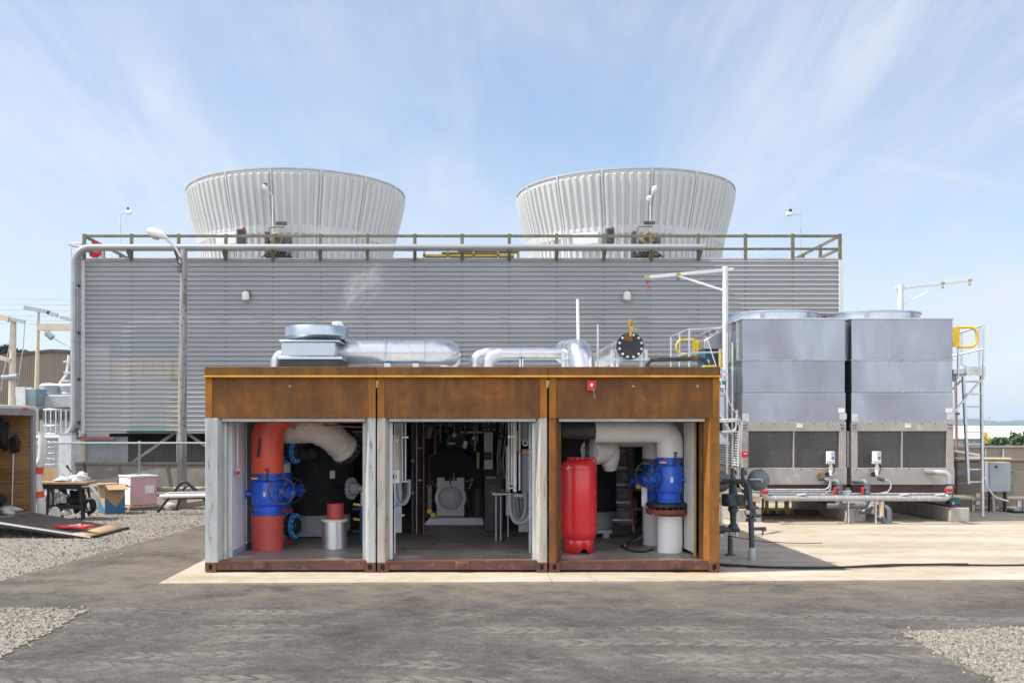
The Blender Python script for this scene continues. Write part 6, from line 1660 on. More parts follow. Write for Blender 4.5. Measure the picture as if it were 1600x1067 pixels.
def pier(px0, px1, pyt, label, y=UY-0.05, length=3.6):
    x0, x1 = X(px0,y), X(px1,y)
    t = thing('concrete_pier', label, 'concrete pier', ((x0+x1)/2, y, 0), 'concrete piers under the coolers')
    MB().box(x0, x1, y, y+length, 0.0, Z(pyt,y)).build('block', M_['conc'], t, 0.015)
    MB().box(x0+0.05, x1-0.05, y+0.05, y+length-0.1, Z(pyt,y), Z(pyt-3,y)).build('bearing_plate', M_['maroon'], t)
pier(1150, 1190, 795, 'concrete pier under the coolers, just past the gas meter pipework')
pier(1322, 1353, 795, 'concrete pier below the gap between both coolers')
pier(1476+9, 1515, 793, 'concrete pier at the ladder end of the coolers')
M_['pipegrey2'] = mk('silver_lagging', (0.44,0.44,0.44), (0.36,0.36,0.355), 3, rough=0.35, metal=0.5)
# insulated header and its risers
y = 7.05
t = thing('silver_supply_pipe', 'long banded silver pipe running low in front of both coolers', 'pipe', (X(1340,y),y,Z(778,y)))
r = M(4.7,y); zp = Z(778,y)
pts = fillet([(X(1194,y),y,Z(762,y)),(X(1194,y),y,zp),(X(1483.5,y),y,zp),(X(1483.5,y),y,Z(738,y)),(X(1467,y),y+0.12,Z(738,y)),(X(1467,y),y+0.55,Z(738,y))], 0.12, 5)
MB().tube(pts, r, 20).build('pipe_run', M_['pipegrey2'], t)
mb = MB()
for k in range(17): xx = X(1210+16*k,y); mb.cyl((xx-.006,y,zp),(xx+.006,y,zp),r*1.04,n=20)
mb.build('bands', M_['galvtube'], t)
for px, py in ((1194,768),(1483.5,765)): MB().rbox((X(px,y)-(0.03 if px < 1300 else 0.06),y-r-0.03,Z(py,y)), (M(13,y),0.05,M(5.5,y)), (0,0.05,0)).build('red_valve_lever', M_['redbox'], t, 0.015)
for py in (757, 764, 771): MB().cyl((X(1483.5,y),y,Z(py+1,y)),(X(1483.5,y),y,Z(py-1,y)),r*1.22,n=18).build('coupling_ring', M_['blackmetal'], t)
for px in (1245, 1405, 1460):
    MB().tube([(X(px,y),y-0.02,zp+r),(X(px+13,y),y-0.06,zp+r+0.03)], 0.022, 8).build('cable_tray_clip', M_['galvtube'], t)
MB().cyl((X(1377,y),y,zp-r),(X(1377,y),y,Z(806,y)),M(4,y),n=16).build('branch', M_['tanpipe'], t)
for px in (1325, 1368): MB().box(X(px,y)-.012, X(px,y)+.012, y-.03, y+.03, 0.02, zp-r*.9).build('hanger', M_['galvtube'], t)
t = thing('electrical_conduits', 'three thin steel conduits running above the long banded silver pipe', 'conduit', (X(1250,7.3),7.3,Z(770,7.3))); y = 7.35
for k, (py, pxe) in enumerate(((764.5,1296),(767.5,1330),(771,1480))):
    pts = [(X(1166,y),y,Z(py,y)),(X(pxe-6,y),y,Z(py,y)),(X(pxe,y),y,Z(py-4,y)),(X(pxe+1,y),y,Z(750,y))] if k < 1 else [(X(1166,y),y,Z(py,y)),(X(pxe,y),y,Z(py,y))]
    MB().tube(fillet(pts,0.1,4), 0.017, 8).build('conduit', M_['galvtube'], t)
MB().tube(fillet([(X(1298,y),y,Z(749.5,y)),(X(1298,y),y,Z(764,y)),(X(1288,y),y,Z(772,y)),(X(1283,y),y,Z(772.5,y))],0.12,4), 0.016, 8).build('conduit', M_['galvtube'], t)
# actuators
def actuator(px, label):
    y = UY-0.16
    t = thing('valve_actuator', label, 'valve actuator', (X(px,y),y,Z(745,y)), 'boxy actuators on the cooler pans')
    MB().box(X(px-5.2,y), X(px+5.2,y), y-0.10, y+0.06, Z(721.5,y), Z(705,y)).build('box', M_['whitepvc'], t, 0.015)
    MB().box(X(px-1,y), X(px+4.8,y), y-0.105, y-0.10, Z(711,y), Z(705.5,y)).build('orange_label', M_['tanpipe'], t)
    MB().box(X(px-0.5,y), X(px+4,y), y-0.107, y-0.10, Z(718,y), Z(712.5,y)).build('display', M_['bluebolt'], t)
    MB().box(X(px-5.8,y), X(px+6,y), y-0.08, y+0.05, Z(724,y), Z(721.8,y)).build('mount_plate', M_['ltgrey'], t)
    MB().cyl((X(px+1,y),y,Z(724,y)),(X(px+1,y),y,Z(743,y)),M(2.6,y),n=14).build('stem_housing', M_['whitepvc'], t)
    for py in (731, 742): MB().cyl((X(px+1,y),y,Z(py+.8,y)),(X(px+1,y),y,Z(py-.8,y)),M(3.6,y),n=14).build('collar', M_['ltgrey'], t)
    MB().lathe([(0.05,0),(0.05,0.10),(0.035,0.12)], P(px-5,741,y), (0.6,0.6,0), 12).build('sensor', M_['blackmetal'], t)
    MB().tube(fillet([P(px+4,724,y-.03),P(px+7.5,728,y-.05),P(px+6,738,y-.03),P(px+2,742,y-.03)],0.08,4),0.010,6).build('cable', M_['rubber'], t)
actuator(1297, 'boxy beige valve actuator on the pan of the cooler beside the containers')
actuator(1369, 'boxy beige valve actuator on the pan of the cooler beside the ladder')
t = thing('flexible_conduit', 'grey flexible conduit looping down from the orange-stained pan fitting by the ladder cooler', 'conduit', P(1380,760,7.3)); y = 7.4
MB().tube(fillet([P(1376,748,y),P(1388,750,y),P(1393,757,y),P(1389,768,y),P(1370,772,y)],0.14,5),0.018,8).build('hose', M_['galvtube'], t)
MB().cyl(P(1372,747.5,y), P(1381,749.5,y), 0.04, n=12).build('dark_fitting', M_['slate'], t)
t = thing('level_sensor', 'small dark sensor on an orange-stained boss, on the pan of the first cooler', 'sensor', P(1284,747,7.4))
MB().cyl(P(1279,748,y), P(1287,747,y), 0.045, n=12).build('body', M_['slate'], t)
MB().lathe([(0.055,0),(0.055,0.05)], P(1280,742,UY-0.033), (0,-1,0), 14).build('rusty_boss', M_['rust_bright'], t)
MB().tube([P(1286,748,y),P(1297,748.5,y)],0.014,6).build('conduit', M_['galvtube'], t)
def pvc(px, label, flip):
    y = 7.25
    t = thing('plastic_drain_pipe', label, 'pipe', (X(px,y),y,0), 'grey plastic drain pipes')
    pts = fillet([(X(px-12,y),y+0.35,Z(752,y)),(X(px,y),y,Z(752,y)),(X(px,y),y,Z(790,y)),(X(px-18 if flip else px-44,y),y+0.05,Z(790,y))], 0.09, 5)
    MB().tube(pts, M(4.2,y), 16).build('pipe', M_['pvcgrey'], t)
    for py in (756,762,769,776): MB().cyl((X(px,y),y,Z(py+1.3,y)),(X(px,y),y,Z(py-1.3,y)),M(5.2,y),n=16).build('union_ring', M_['pvcgrey'], t)
    MB().rbox((X(px-7.5,y),y-0.02,Z(767,y)), (0.055,0.06,0.17)).build('red_handle', M_['redbox'], t, 0.015)
    MB().cyl((X(px-6,y),y,Z(766,y)),(X(px,y),y,Z(766,y)),0.02,n=8).build('spindle', M_['blackmetal'], t)
pvc(1312, 'grey plastic drain pipe with red handle below the gap between the coolers', True)
pvc(1355, 'grey plastic drain pipe with red handle in front of the ladder cooler', False)
y = 7.2
t = thing('drain_elbow', 'dark grey drain elbows under the silver pipe beside the middle pier', 'pipe', (X(1385,y),y,0))
MB().tube(fillet([(X(1370,y),y+.3,Z(793,y)),(X(1391,y),y+.05,Z(793,y)),(X(1391,y),y+.05,0.0)],0.10,5), M(4.2,y), 16).build('elbow', M_['pvcgrey'], t)
MB().tube(fillet([(X(1350,y),y+.25,Z(800,y)),(X(1372,y),y-.05,Z(800,y)),(X(1380,y),y-.05,Z(812,y)),(X(1380,y),y-.05,0)],0.10,5), M(3.6,y), 16).build('elbow', M_['pvcgrey'], t)
for px, py in ((1362,797),(1371,803)): MB().rbox((X(px,y),y-.1,Z(py,y)), (0.10,0.08,0.13), (0,0.4,0)).build('valve', M_['steel'], t)
# yellow crate and dark things under the first unit
y = 9.0
t = thing('yellow_pipe_frame', 'yellow steel frame stored under the cooler beside the containers', 'frame', (X(1210,y),y,0))
for px, w in ((1178,3),(1193,1.2),(1199,2),(1214,1.2),(1230,3)): MB().box(X(px-w,y), X(px+w,y), y, y+0.08, 0.06, Z(779,y)).build('upright', M_['yellowdim'], t)
MB().box(X(1172,y), X(1233,y), y-0.03, y, Z(797,y), Z(794,y)).build('lower_bar', M_['yellowdim'], t)
MB().box(X(1172,y), X(1233,y), y+0.1, y+0.7, 0.05, 0.12).build('dark_base', M_['darksteel'], t)
t = thing('timber_beam', 'old brown timber beam lying in the shade under the first cooler', 'beam', (X(1270,9.4),9.4,0)); y = 9.4
MB().beam((X(1240,y),y,0.07),(X(1305,y),y-0.3,0.07),0.14,0.12).build('beam', M_['rust_dark'], t, 0.01)

# ------------------------------------------------------------------ service platforms, ladder and gates
y = UY+1.6
t = thing('service_platform', 'galvanised service platform with pale guard rails and a yellow gate, between containers and coolers', 'platform', (X(1095,y), y, 0))
pz = 2.75
xa, xb = X(1052,y), X(1140,y)
ya, yb = UY+0.6, UY+3.2
MB().box(xa, X(1150,y), ya, yb, pz-0.12, pz).build('deck', M_['galvtube'], t, 0.005)
zr_ = Z(513.5,ya+.2)
corners = [(X(1048,yb),yb),(X(1077,ya+1.3),ya+1.3),(X(1136,ya+1.3),ya+1.3)]
mid = [Vector((a,b,zr_)) for a,b in corners]
pf = [Vector((X(1048.5,yb),yb,Z(526,yb))), Vector((X(1077,8.4),8.4,Z(514.5,8.4))), Vector((X(1137,8.4),8.4,Z(513.5,8.4)))]
MB().tube(pf, 0.024, 8).build('top_rail', M_['galvtube'], t)
MB().tube([q-Vector((0,0,0.53)) for q in pf], 0.020, 8).build('middle_rail', M_['galvtube'], t)
for q in (pf[0], pf[0].lerp(pf[1],0.5), pf[1], pf[2]): MB().cyl(q, (q.x,q.y,pz-0.1), 0.024, n=8).build('rail_post', M_['galvtube'], t)
MB().tube(fillet([(X(1097,9.6),9.6,Z(514,9.6)),(X(1132,8.2),8.2,Z(512,8.2))],0.05,3),0.02,8).build('top_rail', M_['galvtube'], t)
# yellow swing gate: a rounded loop and plate
def gate(parent, P0, P1, z0, z1, solid):
    a, b = Vector(P0), Vector(P1); d = b-a
    pts = [a+Vector((0,0,z1)), b+Vector((0,0,z1)), b+Vector((0,0,z0)), a+Vector((0,0,z0))]
    n_ = d.normalized(); rr_ = 0.16; out = []
    loop = fillet([pts[0], pts[1], pts[2], pts[3]], rr_, 6)
    mb = MB().tube(loop, 0.030, 10); mb.beam(a+Vector((0,0,z0)), a+Vector((0,0,z1)), 0.05)
    o = mb.build('yellow_gate', M_['yellow'], parent)
    MB().beam(a+n_*(-solid)+Vector((0,0,(z0+z1)/2)), a+n_*0.02+Vector((0,0,(z0+z1)/2)), 0.04, z1-z0).build('gate_plate', M_['yellow'], o)
g = UY+2.0
gate(t, (X(1084,g),g,0), (X(1057,g),g,0), Z(553,g), Z(531,g), 0.12)
for px, py0, py1, yy in ((1136.5,520,690,8.0),(1144.5,535,690,8.0)): MB().cyl((X(px,yy),yy,Z(py0,yy)),(X(px,yy),yy,0.4),M(1.8,yy),n=10).build('support_post', M_['galvtube'], t)
MB().beam((X(1122,8.0),8.0,Z(642,8.0)),(X(1143,8.0),8.0,Z(677,8.0)),0.05).build('knee_brace', M_['galvtube'], t)
MB().cyl((X(1110,8.0),8.0,Z(657,8)),(X(1160,7.9),7.9,Z(658,7.9)),0.03,n=8).build('lower_rail', M_['galvtube'], t)
MB().tube(fillet([(X(1128,7.8),7.8,Z(675,7.8)),(X(1150,7.8),7.8,Z(674,7.8)),(X(1152,7.8),7.8,Z(640,7.8))],0.12,4),0.03,8).build('bent_rail', M_['galvtube'], t)
t = thing('fan_motor_cover', 'galvanised motor hood with dark teal motor below, beside the pale platform rails', 'motor', P(1115,560,9.0)); y = 9.0
MB().prism([(X(1100,y),Z(532,y)),(X(1134,y),Z(513,y)),(X(1150,y),Z(513,y)),(X(1150,y),Z(545,y)),(X(1100,y),Z(545,y))], y, y+0.9).build('hood', M_['galv'], t, 0.01)
MB().box(X(1101,y), X(1126,y), y+0.05, y+0.7, Z(574,y), Z(545.5,y)).build('motor_block', M_['darkblue'], t, 0.03)
MB().box(X(1104,y), X(1109,y), y+0.03, y+0.05, Z(570,y), Z(562,y)).build('motor_label', M_['ltgrey'], t)
MB().cyl(P(1120,580,y-.2), P(1133,580,y-.2), M(7,y), n=16).build('pulley_cover', M_['galv'], t)
MB().cyl(P(1127,545,y-.1), P(1127,580,y-.1), M(4,y), n=12).build('brass_column', M_['yellowdim'], t)
mb = MB(); 
for k in range(6): mb.cyl(P(1118+3*k,578+2*(k % 2),y-.3), P(1124+3*k,588,y-.3), 0.03, n=8)
mb.build('cable_bundle', M_['greypaint'], t)
# flank cladding & badge
y = 8.05
t = thing('flank_panel', 'galvanised service panel with a teal shield badge beside the rusty container corner', 'panel', P(1130,620,y))
MB().box(X(1110,y), X(1133,y), y+0.02, y+0.6, Z(655,y), Z(586,y)).build('panel_sheet', M_['galv'], t, 0.006)
MB().box(X(1108,y), X(1134,y), y-0.02, y+0.02, Z(584,y), Z(578,y)).build('panel_beam', M_['galvtube'], t)
for py in (618, 654): MB().box(X(1110,y), X(1133,y), y+0.0, y+0.02, Z(py+1,y), Z(py-1,y)).build('seam', M_['steel'], t)
def shield(sc, dy): return [(X(1128.8,y)+sc*a, Z(603,y)+sc*b) for a, b in ((-0.095,0.14),(0.095,0.14),(0.095,-0.06),(0.06,-0.12),(0,-0.155),(-0.06,-0.12),(-0.095,-0.06))]
MB().prism(shield(1.0,0), y-0.012, y+0.019).build('shield_border', M_['white'], t)
MB().prism(shield(0.86,0), y-0.018, y-0.012).build('shield_field', M_['teal'], t)
MB().box(X(1125,y), X(1132.5,y), y-0.022, y-0.018, Z(606,y), Z(601.5,y)).build('white_bar', M_['white'], t)
MB().box(X(1126.5,y), X(1131,y), y-0.022, y-0.018, Z(609.5,y), Z(608,y)).build('white_line', M_['white'], t)
t = thing('sheet_metal_hood', 'triangular bright sheet-metal hood beside the rusty post at louvre height', 'hood', P(1128,690,7.0)); y = 7.2
mb = MB(); mb.prism([(X(1118,y),Z(672,y)),(X(1122,y),Z(672,y)),(X(1140,y),Z(692,y)),(X(1118,y),Z(692,y))], y, y+0.03); mb.build('sheet', M_['galv'], t)
MB().box(X(1116,y), X(1140,y), y+0.031, y+0.5, Z(694,y), Z(691,y)).build('lip', M_['galvtube'], t)
# conduit drops at the unit corner
y = 7.45
t = thing('vertical_conduits', 'bright vertical conduits and a red pull station at the first cooler corner', 'conduit', (X(1158,y),y,Z(760,y)))
MB().tube(fillet([P(1118,656,y),P(1155,655,y),P(1158,662,y),P(1158,745,y)],0.1,5),0.022,8).build('conduit', M_['galvtube'], t)
MB().tube(fillet([P(1118,659,y+.1),P(1152,658,y+.1),P(1155.5,666,y+.1),P(1156,760,y+.1),P(1168,767,y+.1)],0.1,5),0.018,8).build('conduit', M_['galvtube'], t)
MB().box(X(1158.5,y), X(1167,y), y-0.12, y, Z(714,y), Z(704.5,y)).build('red_box', M_['redbox'], t, 0.01)
MB().box(X(1160,y), X(1165,y), y-0.125, y-0.12, Z(709,y), Z(707.5,y)).build('white_mark', M_['white'], t)
t = thing('diagonal_cable', 'thin pink cable slanting from the platform rail down to the cooler corner', 'cable', P(1104,526,7.6)); 
MB().tube([P(1104,526,8.3), P(1128,600,7.6), P(1141,632,7.4), P(1157,655,7.35)], 0.010, 6).build('cable', mk('pink_cable', (0.66,0.45,0.42), rough=0.5), t)
# jib cranes
def jib(px, ptop, pbot, y, tip, brace0, brace1, label):
    t = thing('jib_crane', label, 'jib crane', (X(px,y),y,Z(pbot,y)), 'white jib cranes')
    r = M(4.6,y)
    MB().cyl((X(px,y),y,Z(pbot,y)), (X(px-.8,y),y,Z(ptop,y)), r, r*0.95, 20).build('post', M_['ltgrey'], t)
    MB().cyl((X(px,y),y,Z(pbot-22,y)), (X(px-.6,y),y,Z(pbot-60,y)), r*1.10, n=20).build('sleeve', M_['ltgrey'], t)
    a = P(px, tip[0], y); b = P(tip[1], tip[2], y); d = (b-a).normalized()
    MB().beam(a-d*0.17, b, 0.06, 0.07).build('arm', M_['ltgrey'], t, 0.006)
    MB().beam(P(px,brace0,y), P(brace1[0],brace1[1],y), 0.04, 0.045).build('brace', M_['whitepvc'], t, 0.005)
    for f, nm in ((0.99,'tip_clamp'),(0.60,'clamp')):
        q = a.lerp(b, f); MB().beam(q-d*0.05, q+d*0.05, 0.064, 0.074).build(nm, M_['yellowdim'], t, 0.005)
        MB().torus(q-Vector((0,0,0.10)), (0,1,0), 0.026, 0.008, 14, 6).build('ring', M_['darksteel'], t)
    return t, a.lerp(b, 0.985)
t, tipp = jib(1134, 417, 690, 8.25, (422,1010,433.5), 455, (1058,430.5), 'white jib crane reaching back over the containers, red hook at its tip')
MB().tube([tipp-Vector((0,0,.13)), tipp-Vector((0,0,.20))], 0.012, 6).build('hook_link', M_['redbox'], t)
MB().torus(tipp-Vector((-.01,0,.25)), (0,1,0), 0.034, 0.012, 16, 6).build('red_hook', M_['redfaded'], t)
jib(1408, 445, 600, 11.4, (450,1516,438), 478, (1472,443.5), 'white jib crane behind the far fan ring, arm pointing away from the tower')
# ladder platform on the far end
t = thing('access_ladder', 'aluminium ladder and guard-railed landing with a yellow gate beside the second cooler', 'ladder', (X(1520,8.6),8.6,0)); y = 8.6
s0 = (X(1506.5,y), X(1535.5,y))
MB().beam((X(1513,y),y,Z(756,y)), (X(1505,y),y,Z(588,y)), 0.05, 0.075).build('stile', M_['galvtube'], t)
MB().beam((X(1535,y),y,0.03), (X(1533.5,y),y,Z(575,y)), 0.05, 0.075).build('stile', M_['galvtube'], t)
for k in range(9):
    py = 596 + 19.6*k; q = (py-588)/168.0
    MB().cyl((X(1505+8*q,y),y,Z(py,y)), (X(1533.8+1.2*q,y),y,Z(py,y)), 0.018, n=8).build('rung', M_['galvtube'], t)
y2 = 9.4
MB().box(X(1489,y), X(1539,y), y-0.02, y2+0.5, Z(584,y), Z(577,y)).build('landing', M_['galv'], t, 0.006)
MB().box(X(1508,y), X(1538,y), y-0.06, y-0.022, Z(587,y), Z(573,y)).build('kick_plate', M_['galvtube'], t)
MB().box(X(1519,y), X(1526,y), y-0.064, y-0.06, Z(580,y), Z(578,y)).build('yellow_label', M_['yellow'], t)
for px, p0, p1, yy in ((1497,508,592,8.4),(1502.5,518,585,10.4),(1530.5,509,580,9.4),(1536.5,508,592,8.4)): MB().cyl((X(px,yy),yy,Z(p0,yy)),(X(px,yy),yy,Z(p1,yy)),0.024,n=8).build('rail_post', M_['galvtube'], t)
MB().tube([P(1498,520.5,8.9),P(1536,508.5,8.4)],0.02,8).build('top_rail', M_['galvtube'], t)
MB().tube([P(1489,556,8.9),P(1536,545,8.4)],0.02,8).build('middle_rail', M_['galvtube'], t)
gate(t, (X(1497,8.3),8.3,0), (X(1526.5,8.3),8.3,0), Z(542,8.3), Z(511.5,8.3), 0.13)
MB().beam(P(1489,646,y-.1), P(1532,594,y-.1), 0.04).build('diagonal_brace', M_['galvtube'], t)
MB().beam(P(1489,608,y+.4), P(1502,594,y+.4), 0.04).build('diagonal_brace', M_['galvtube'], t)
MB().box(X(1489,y), X(1501,y), y+.2, y+.5, Z(595,y), Z(584.5,y)).build('motor_bracket', M_['hazysteel'], t)
MB().lathe([(M(7,y),0),(M(5,y),.08),(M(2,y),.1)], P(1504,577,y+.3), (0,0,1), 14).build('small_lamp', M_['greypaint'], t)
t = thing('rusty_pole', 'reddish weathered thin pole standing behind the ladder', 'pole', (X(1494,11.5),11.5,0)); y = 11.5
MB().cyl((X(1496,y),y,0),(X(1493,y),y,Z(590,y)),M(2.4,y),M(2,y),12).build('pole', mk('pinkish_weathered_pole', (0.34,0.22,0.18), (0.22,0.14,0.11), 6, (3,3,.4), 0.8), t)
MB().box(X(1492,y), X(1497.5,y), y-.08, y-.045, Z(648,y), Z(645,y)).build('bracket', M_['darksteel'], t)

# ------------------------------------------------------------------ gas meter pipework beside the container
def gas():
    y = 1.35
    t = thing('gas_meter_set', 'slate-grey gas meter pipework with two round regulators beside the rusty container', 'gas meter', (X(1165,y),y,0))
    x1 = X(1175,y); x2 = X(1141,y+.55); yb = y+.55
    r = M(4.2,y)
    MB().lathe([(r*1.35,0.0),(r*1.5,0.03),(r*1.25,0.17),(r*1.05,0.19)], (x1,y,0), (0,0,1), 18).build('pipe_boot', M_['greypaint'], t)
    pts = fillet([(x1,y,0.15),(x1,y,Z(790,y)),(X(1168,y),y,Z(752,y)),(X(1132,y+.4),y+.4,Z(752,y+.4))], 0.10, 5)
    pts = fillet([(x1,y,0.15),(X(1173,y),y,Z(800,y)),(X(1170,y),y,Z(752,y)),(X(1120,y+.3),y+.3,Z(752,y+.3))], 0.09, 5)
    MB().tube(pts, r, 18).build('riser', M_['slate'], t)
    for py in (792, 803, 812): MB().lathe([(r*1.9,-0.022),(r*1.9,0.022)], (X(1173.5,y),y,Z(py,y)), (0,0,1), 16).build('flange', M_['slate'], t)
    mb = MB(); mb.bolts((X(1173.5,y),y,Z(808,y)), (0,0,1), r*1.55, 6, 0.012, 0.16); mb.build('flange_bolts', M_['slate'], t)
    MB().rbox((X(1181,y),y-.06,Z(805,y)), (0.13,0.05,0.05)).build('lever_valve', M_['slate'], t, 0.01)
    # regulator with the big dish
    for px, py, yy in ((1185,750,y-.02),(1124,752,y+.35)):
        c = P(px,py,yy); rr_ = M(15,yy)
        MB().lathe([(rr_*0.55,0.13),(rr_*0.92,0.07),(rr_*1.0,0.03),(rr_*1.04,0.02),(rr_*1.04,-0.02),(rr_*1.0,-0.03),(rr_*0.85,-0.055),(rr_*0.4,-0.085),(0.0,-0.09)], c, (0.12,1,0), 36).build('regulator_dish', M_['slatelt'], t)
        MB().torus(c, (0.12,1,0), rr_*1.04, 0.014, 36, 6).build('dish_rim', M_['slate'], t)
        MB().tube(fillet([c+Vector((-.16,-.10,.02)), c+Vector((.02,-.13,.02)), c+Vector((.02,-.12,-.02))],0.03,3), 0.010, 6).build('breather', M_['ltgrey'], t)
    # second riser with the meter body
    MB().cyl((x2,yb,0.0),(x2,yb,Z(836,yb)),M(4,yb),n=16).build('support_leg', M_['slate'], t)
    MB().cyl((x2,yb,0.0),(x2,yb,0.025),M(8,yb),n=16).build('leg_foot', M_['slate'], t)
    MB().cyl((x2,yb,Z(836,yb)),(x2,yb,Z(822,yb)),0.016,n=8).build('jack_rod', M_['steel'], t)
    c = Vector((x2,yb-.1,0))
    MB().lathe([(r*1.3,Z(832,y)),(r*1.8,Z(830,y)),(r*1.8,Z(824,y)),(r*1.1,Z(822,y)),(r*1.3,Z(805,y)),(r*2.0,Z(800,y)),(r*2.0,Z(797,y)),(r*1.7,Z(795,y)),(r*1.7,Z(774,y)),(r*1.6,Z(770,y)),(r*1.0,Z(757,y)),(r*1.0,Z(745,y))], (c.x+.02,c.y,0), (0,0,1), 20).build('meter_column', M_['slate'], t)
    MB().rbox((c.x-.04,c.y-.05,Z(784,y)), (0.22,0.22,0.20), (0,0,0.3)).build('meter_body', M_['slate'], t, 0.03)
    MB().rbox((c.x+.13,c.y-.12,Z(783,y)), (0.15,0.12,0.17), (0,0.1,-0.4)).build('index_box', mk('slate_index_box', (0.13,0.15,0.165), rough=0.4), t, 0.02)
    MB().lathe([(0.07,0),(0.07,0.05),(0.04,0.09)], (c.x-.12,c.y-.13,Z(786,y)), (-0.6,-1,0), 14).build('meter_cap', M_['blackmetal'], t)
    MB().cyl((X(1118,yb),yb-.1,Z(826,yb)),(X(1152,yb),yb-.1,Z(826,yb)),r*0.95,n=16).build('cross_pipe', M_['slate'], t)
    MB().lathe([(r*1.6,-.03),(r*1.6,.03)], (X(1126,yb),yb-.1,Z(826,yb)), (1,0,0), 16).build('flange', M_['slate'], t)
    MB().lathe([(r*1.6,-.03),(r*1.6,.03)], (X(1120,yb),yb-.1,Z(826,yb)), (1,0,0), 16).build('flange', M_['slate'], t)
    MB().cyl((X(1176,y),y,Z(826,y)),(X(1194,y),y,Z(825.5,y)),0.026,n=10).build('branch', M_['slate'], t)
    MB().rbox((X(1193,y),y-.02,Z(826,y)), (0.06,0.05,0.06)).build('branch_cock', M_['slate'], t)
    MB().rbox((X(1191,y),y-.03,Z(831,y)), (0.02,0.02,0.09), (0,0.2,0)).build('branch_lever', M_['slate'], t)
    for px in (1146, 1162):
        MB().cyl((X(px,y),y+.05,Z(750,y)),(X(px,y),y+.05,Z(731,y)),0.028,n=10).build('vent_riser', M_['slate'], t)
        MB().tube(fillet([(X(px,y),y+.05,Z(735,y)),(X(px+4.5,y),y+.05,Z(735,y)),(X(px+5,y),y+.05,Z(742,y))],0.03,3),0.016,8).build('vent_hook', M_['slate'], t)
    MB().cyl((X(1167,y),y+.06,Z(760,y)),(X(1167,y),y+.06,Z(782,y)),0.03,n=10).build('pilot_tube', M_['slate'], t)
    MB().lathe([(0.035,0),(0.045,0.03),(0.035,0.06)], (X(1165,y),y-.06,Z(800,y)), (0,-1,0.2), 10).build('gauge_cock', M_['steel'], t)
gas()
t = thing('silver_gas_branches', 'pair of low beige-wrapped pipes running behind the gas meter pipework', 'pipe', P(1150,775,4.5)); y = 4.6
for py in (771, 777): MB().tube([P(1112,py-4,y), P(1165,py+3,y+.5), P(1185,py+4,y+.9)], M(3,y), 14).build('pipe', M_['tanpipe'], t)
for px in (1128, 1152): MB().box(X(px,y)-.02, X(px,y)+.02, y, y+.05, 0, Z(776,y)).build('stand', M_['galvtube'], t)
# black power cable along the slab
t = thing('power_cable', 'thick black power cable lying along the concrete from the container corner', 'cable', G(1300, 887)); rnd = random.Random(2)
pts = []
for k in range(46):
    px = 1100+18*k; py = 882.5 + 4.0*math.exp(-((px-1255)/130.0)**2) - (1.4 if 1100 < px < 1130 else 0) + 0.8*math.sin(px*0.021) + rnd.uniform(-.25,.25) - max(0,(px-1400))*0.004
    p = G(px, py, 0.022); pts.append(p)
MB().tube(pts, 0.014, 8).build('outer_cable', M_['rubber'], t)
pts2 = [p + Vector((0, 0.035*math.sin(i*0.9), 0.012)) for i, p in enumerate(pts[:24])]
MB().tube(pts2, 0.011, 8).build('twisted_cable', M_['rubber'], t)
t = thing('ground_wire', 'thin wire lying across the concrete behind the gas meter pipework', 'wire', G(1240,848)); MB().tube([G(1143,838,.008), G(1195,846,.008), G(1250,848.5,.008), G(1285,848,.008)], 0.006, 6).build('wire', M_['rubber'], t)

# ------------------------------------------------------------------ right-hand background
y = 11.6
t = thing('slatted_wall', 'long tan boarded wall behind the chain-link fence beyond the coolers', 'wall', (X(1600,y),y,0))
zt = Z(699,y)
n = 5; mb = MB(); h = zt/n
for k in range(n): mb.box(X(1425,y), X(1900,y), y+0.004*(k % 2), y+0.1, k*h+0.006, (k+1)*h-0.006)
mb.build('boards', M_['tanwall'], t, smooth=0)
MB().box(X(1425,y), X(1900,y), y-0.06, y+0.14, zt, zt+0.05).build('coping', M_['beigeunit'], t)
for px in (1538.5, 1566, 1660): MB().box(X(px-1,y), X(px+1,y), y-0.05, y-0.002, Z(720,y), Z(701,y)).build('hook_bracket', M_['ltgrey'], t)
for px in (1496, 1554, 1568): MB().box(X(px-.8,y), X(px+.8,y), y-0.03, y-0.002, 0.02, Z(745,y)).build('dark_slot', M_['darksteel'], t)
t = thing('rolled_awning', 'rolled pale tube hanging level in front of the tan boarded wall', 'pipe', P(1540,717,11.2)); y = 11.25
MB().cyl(P(1492,716.5,y), P(1579,717,y), M(2.4,y), n=14).build('tube', M_['tanpipe'], t)
MB().beam(P(1491,704,y), P(1533,711,y), 0.05).build('white_bar', M_['white'], t)
MB().box(X(1493,y), X(1535,y), y+.05, y+.1, Z(742,y), Z(735.5,y)).build('grey_bar', M_['hazysteel'], t)
y = 10.1
t = thing('utility_cabinet', 'grey weatherproof utility cabinet with a round lock in front of the tan wall', 'electrical cabinet', (X(1563,y),y,0))
MB().box(X(1545,y), X(1579,y), y, y+0.3, Z(768,y), Z(722,y)).build('case', M_['ltgrey'], t, 0.01)
MB().box(X(1545.5,y), X(1578.5,y), y-0.025, y-0.002, Z(767.5,y), Z(722.5,y)).build('door', M_['hazysteel'], t, 0.008)
MB().box(X(1539.5,y), X(1545,y), y+0.02, y+0.26, Z(768,y), Z(720.5,y)).build('side_flange', M_['white'], t, 0.006)
MB().lathe([(0.035,0),(0.03,0.02)], P(1556.5,729,y-0.025), (0,-1,0), 14).build('lock', M_['blackmetal'], t)
for py in (738, 760): MB().box(X(1579,y), X(1582,y), y-.02, y+.03, Z(py+1,y), Z(py-1,y)).build('hinge', M_['darksteel'], t)
for px in (1550, 1574): MB().box(X(px-1.3,y), X(px+1.3,y), y+.05, y+.15, 0, Z(768,y)).build('leg', M_['darksteel'], t)
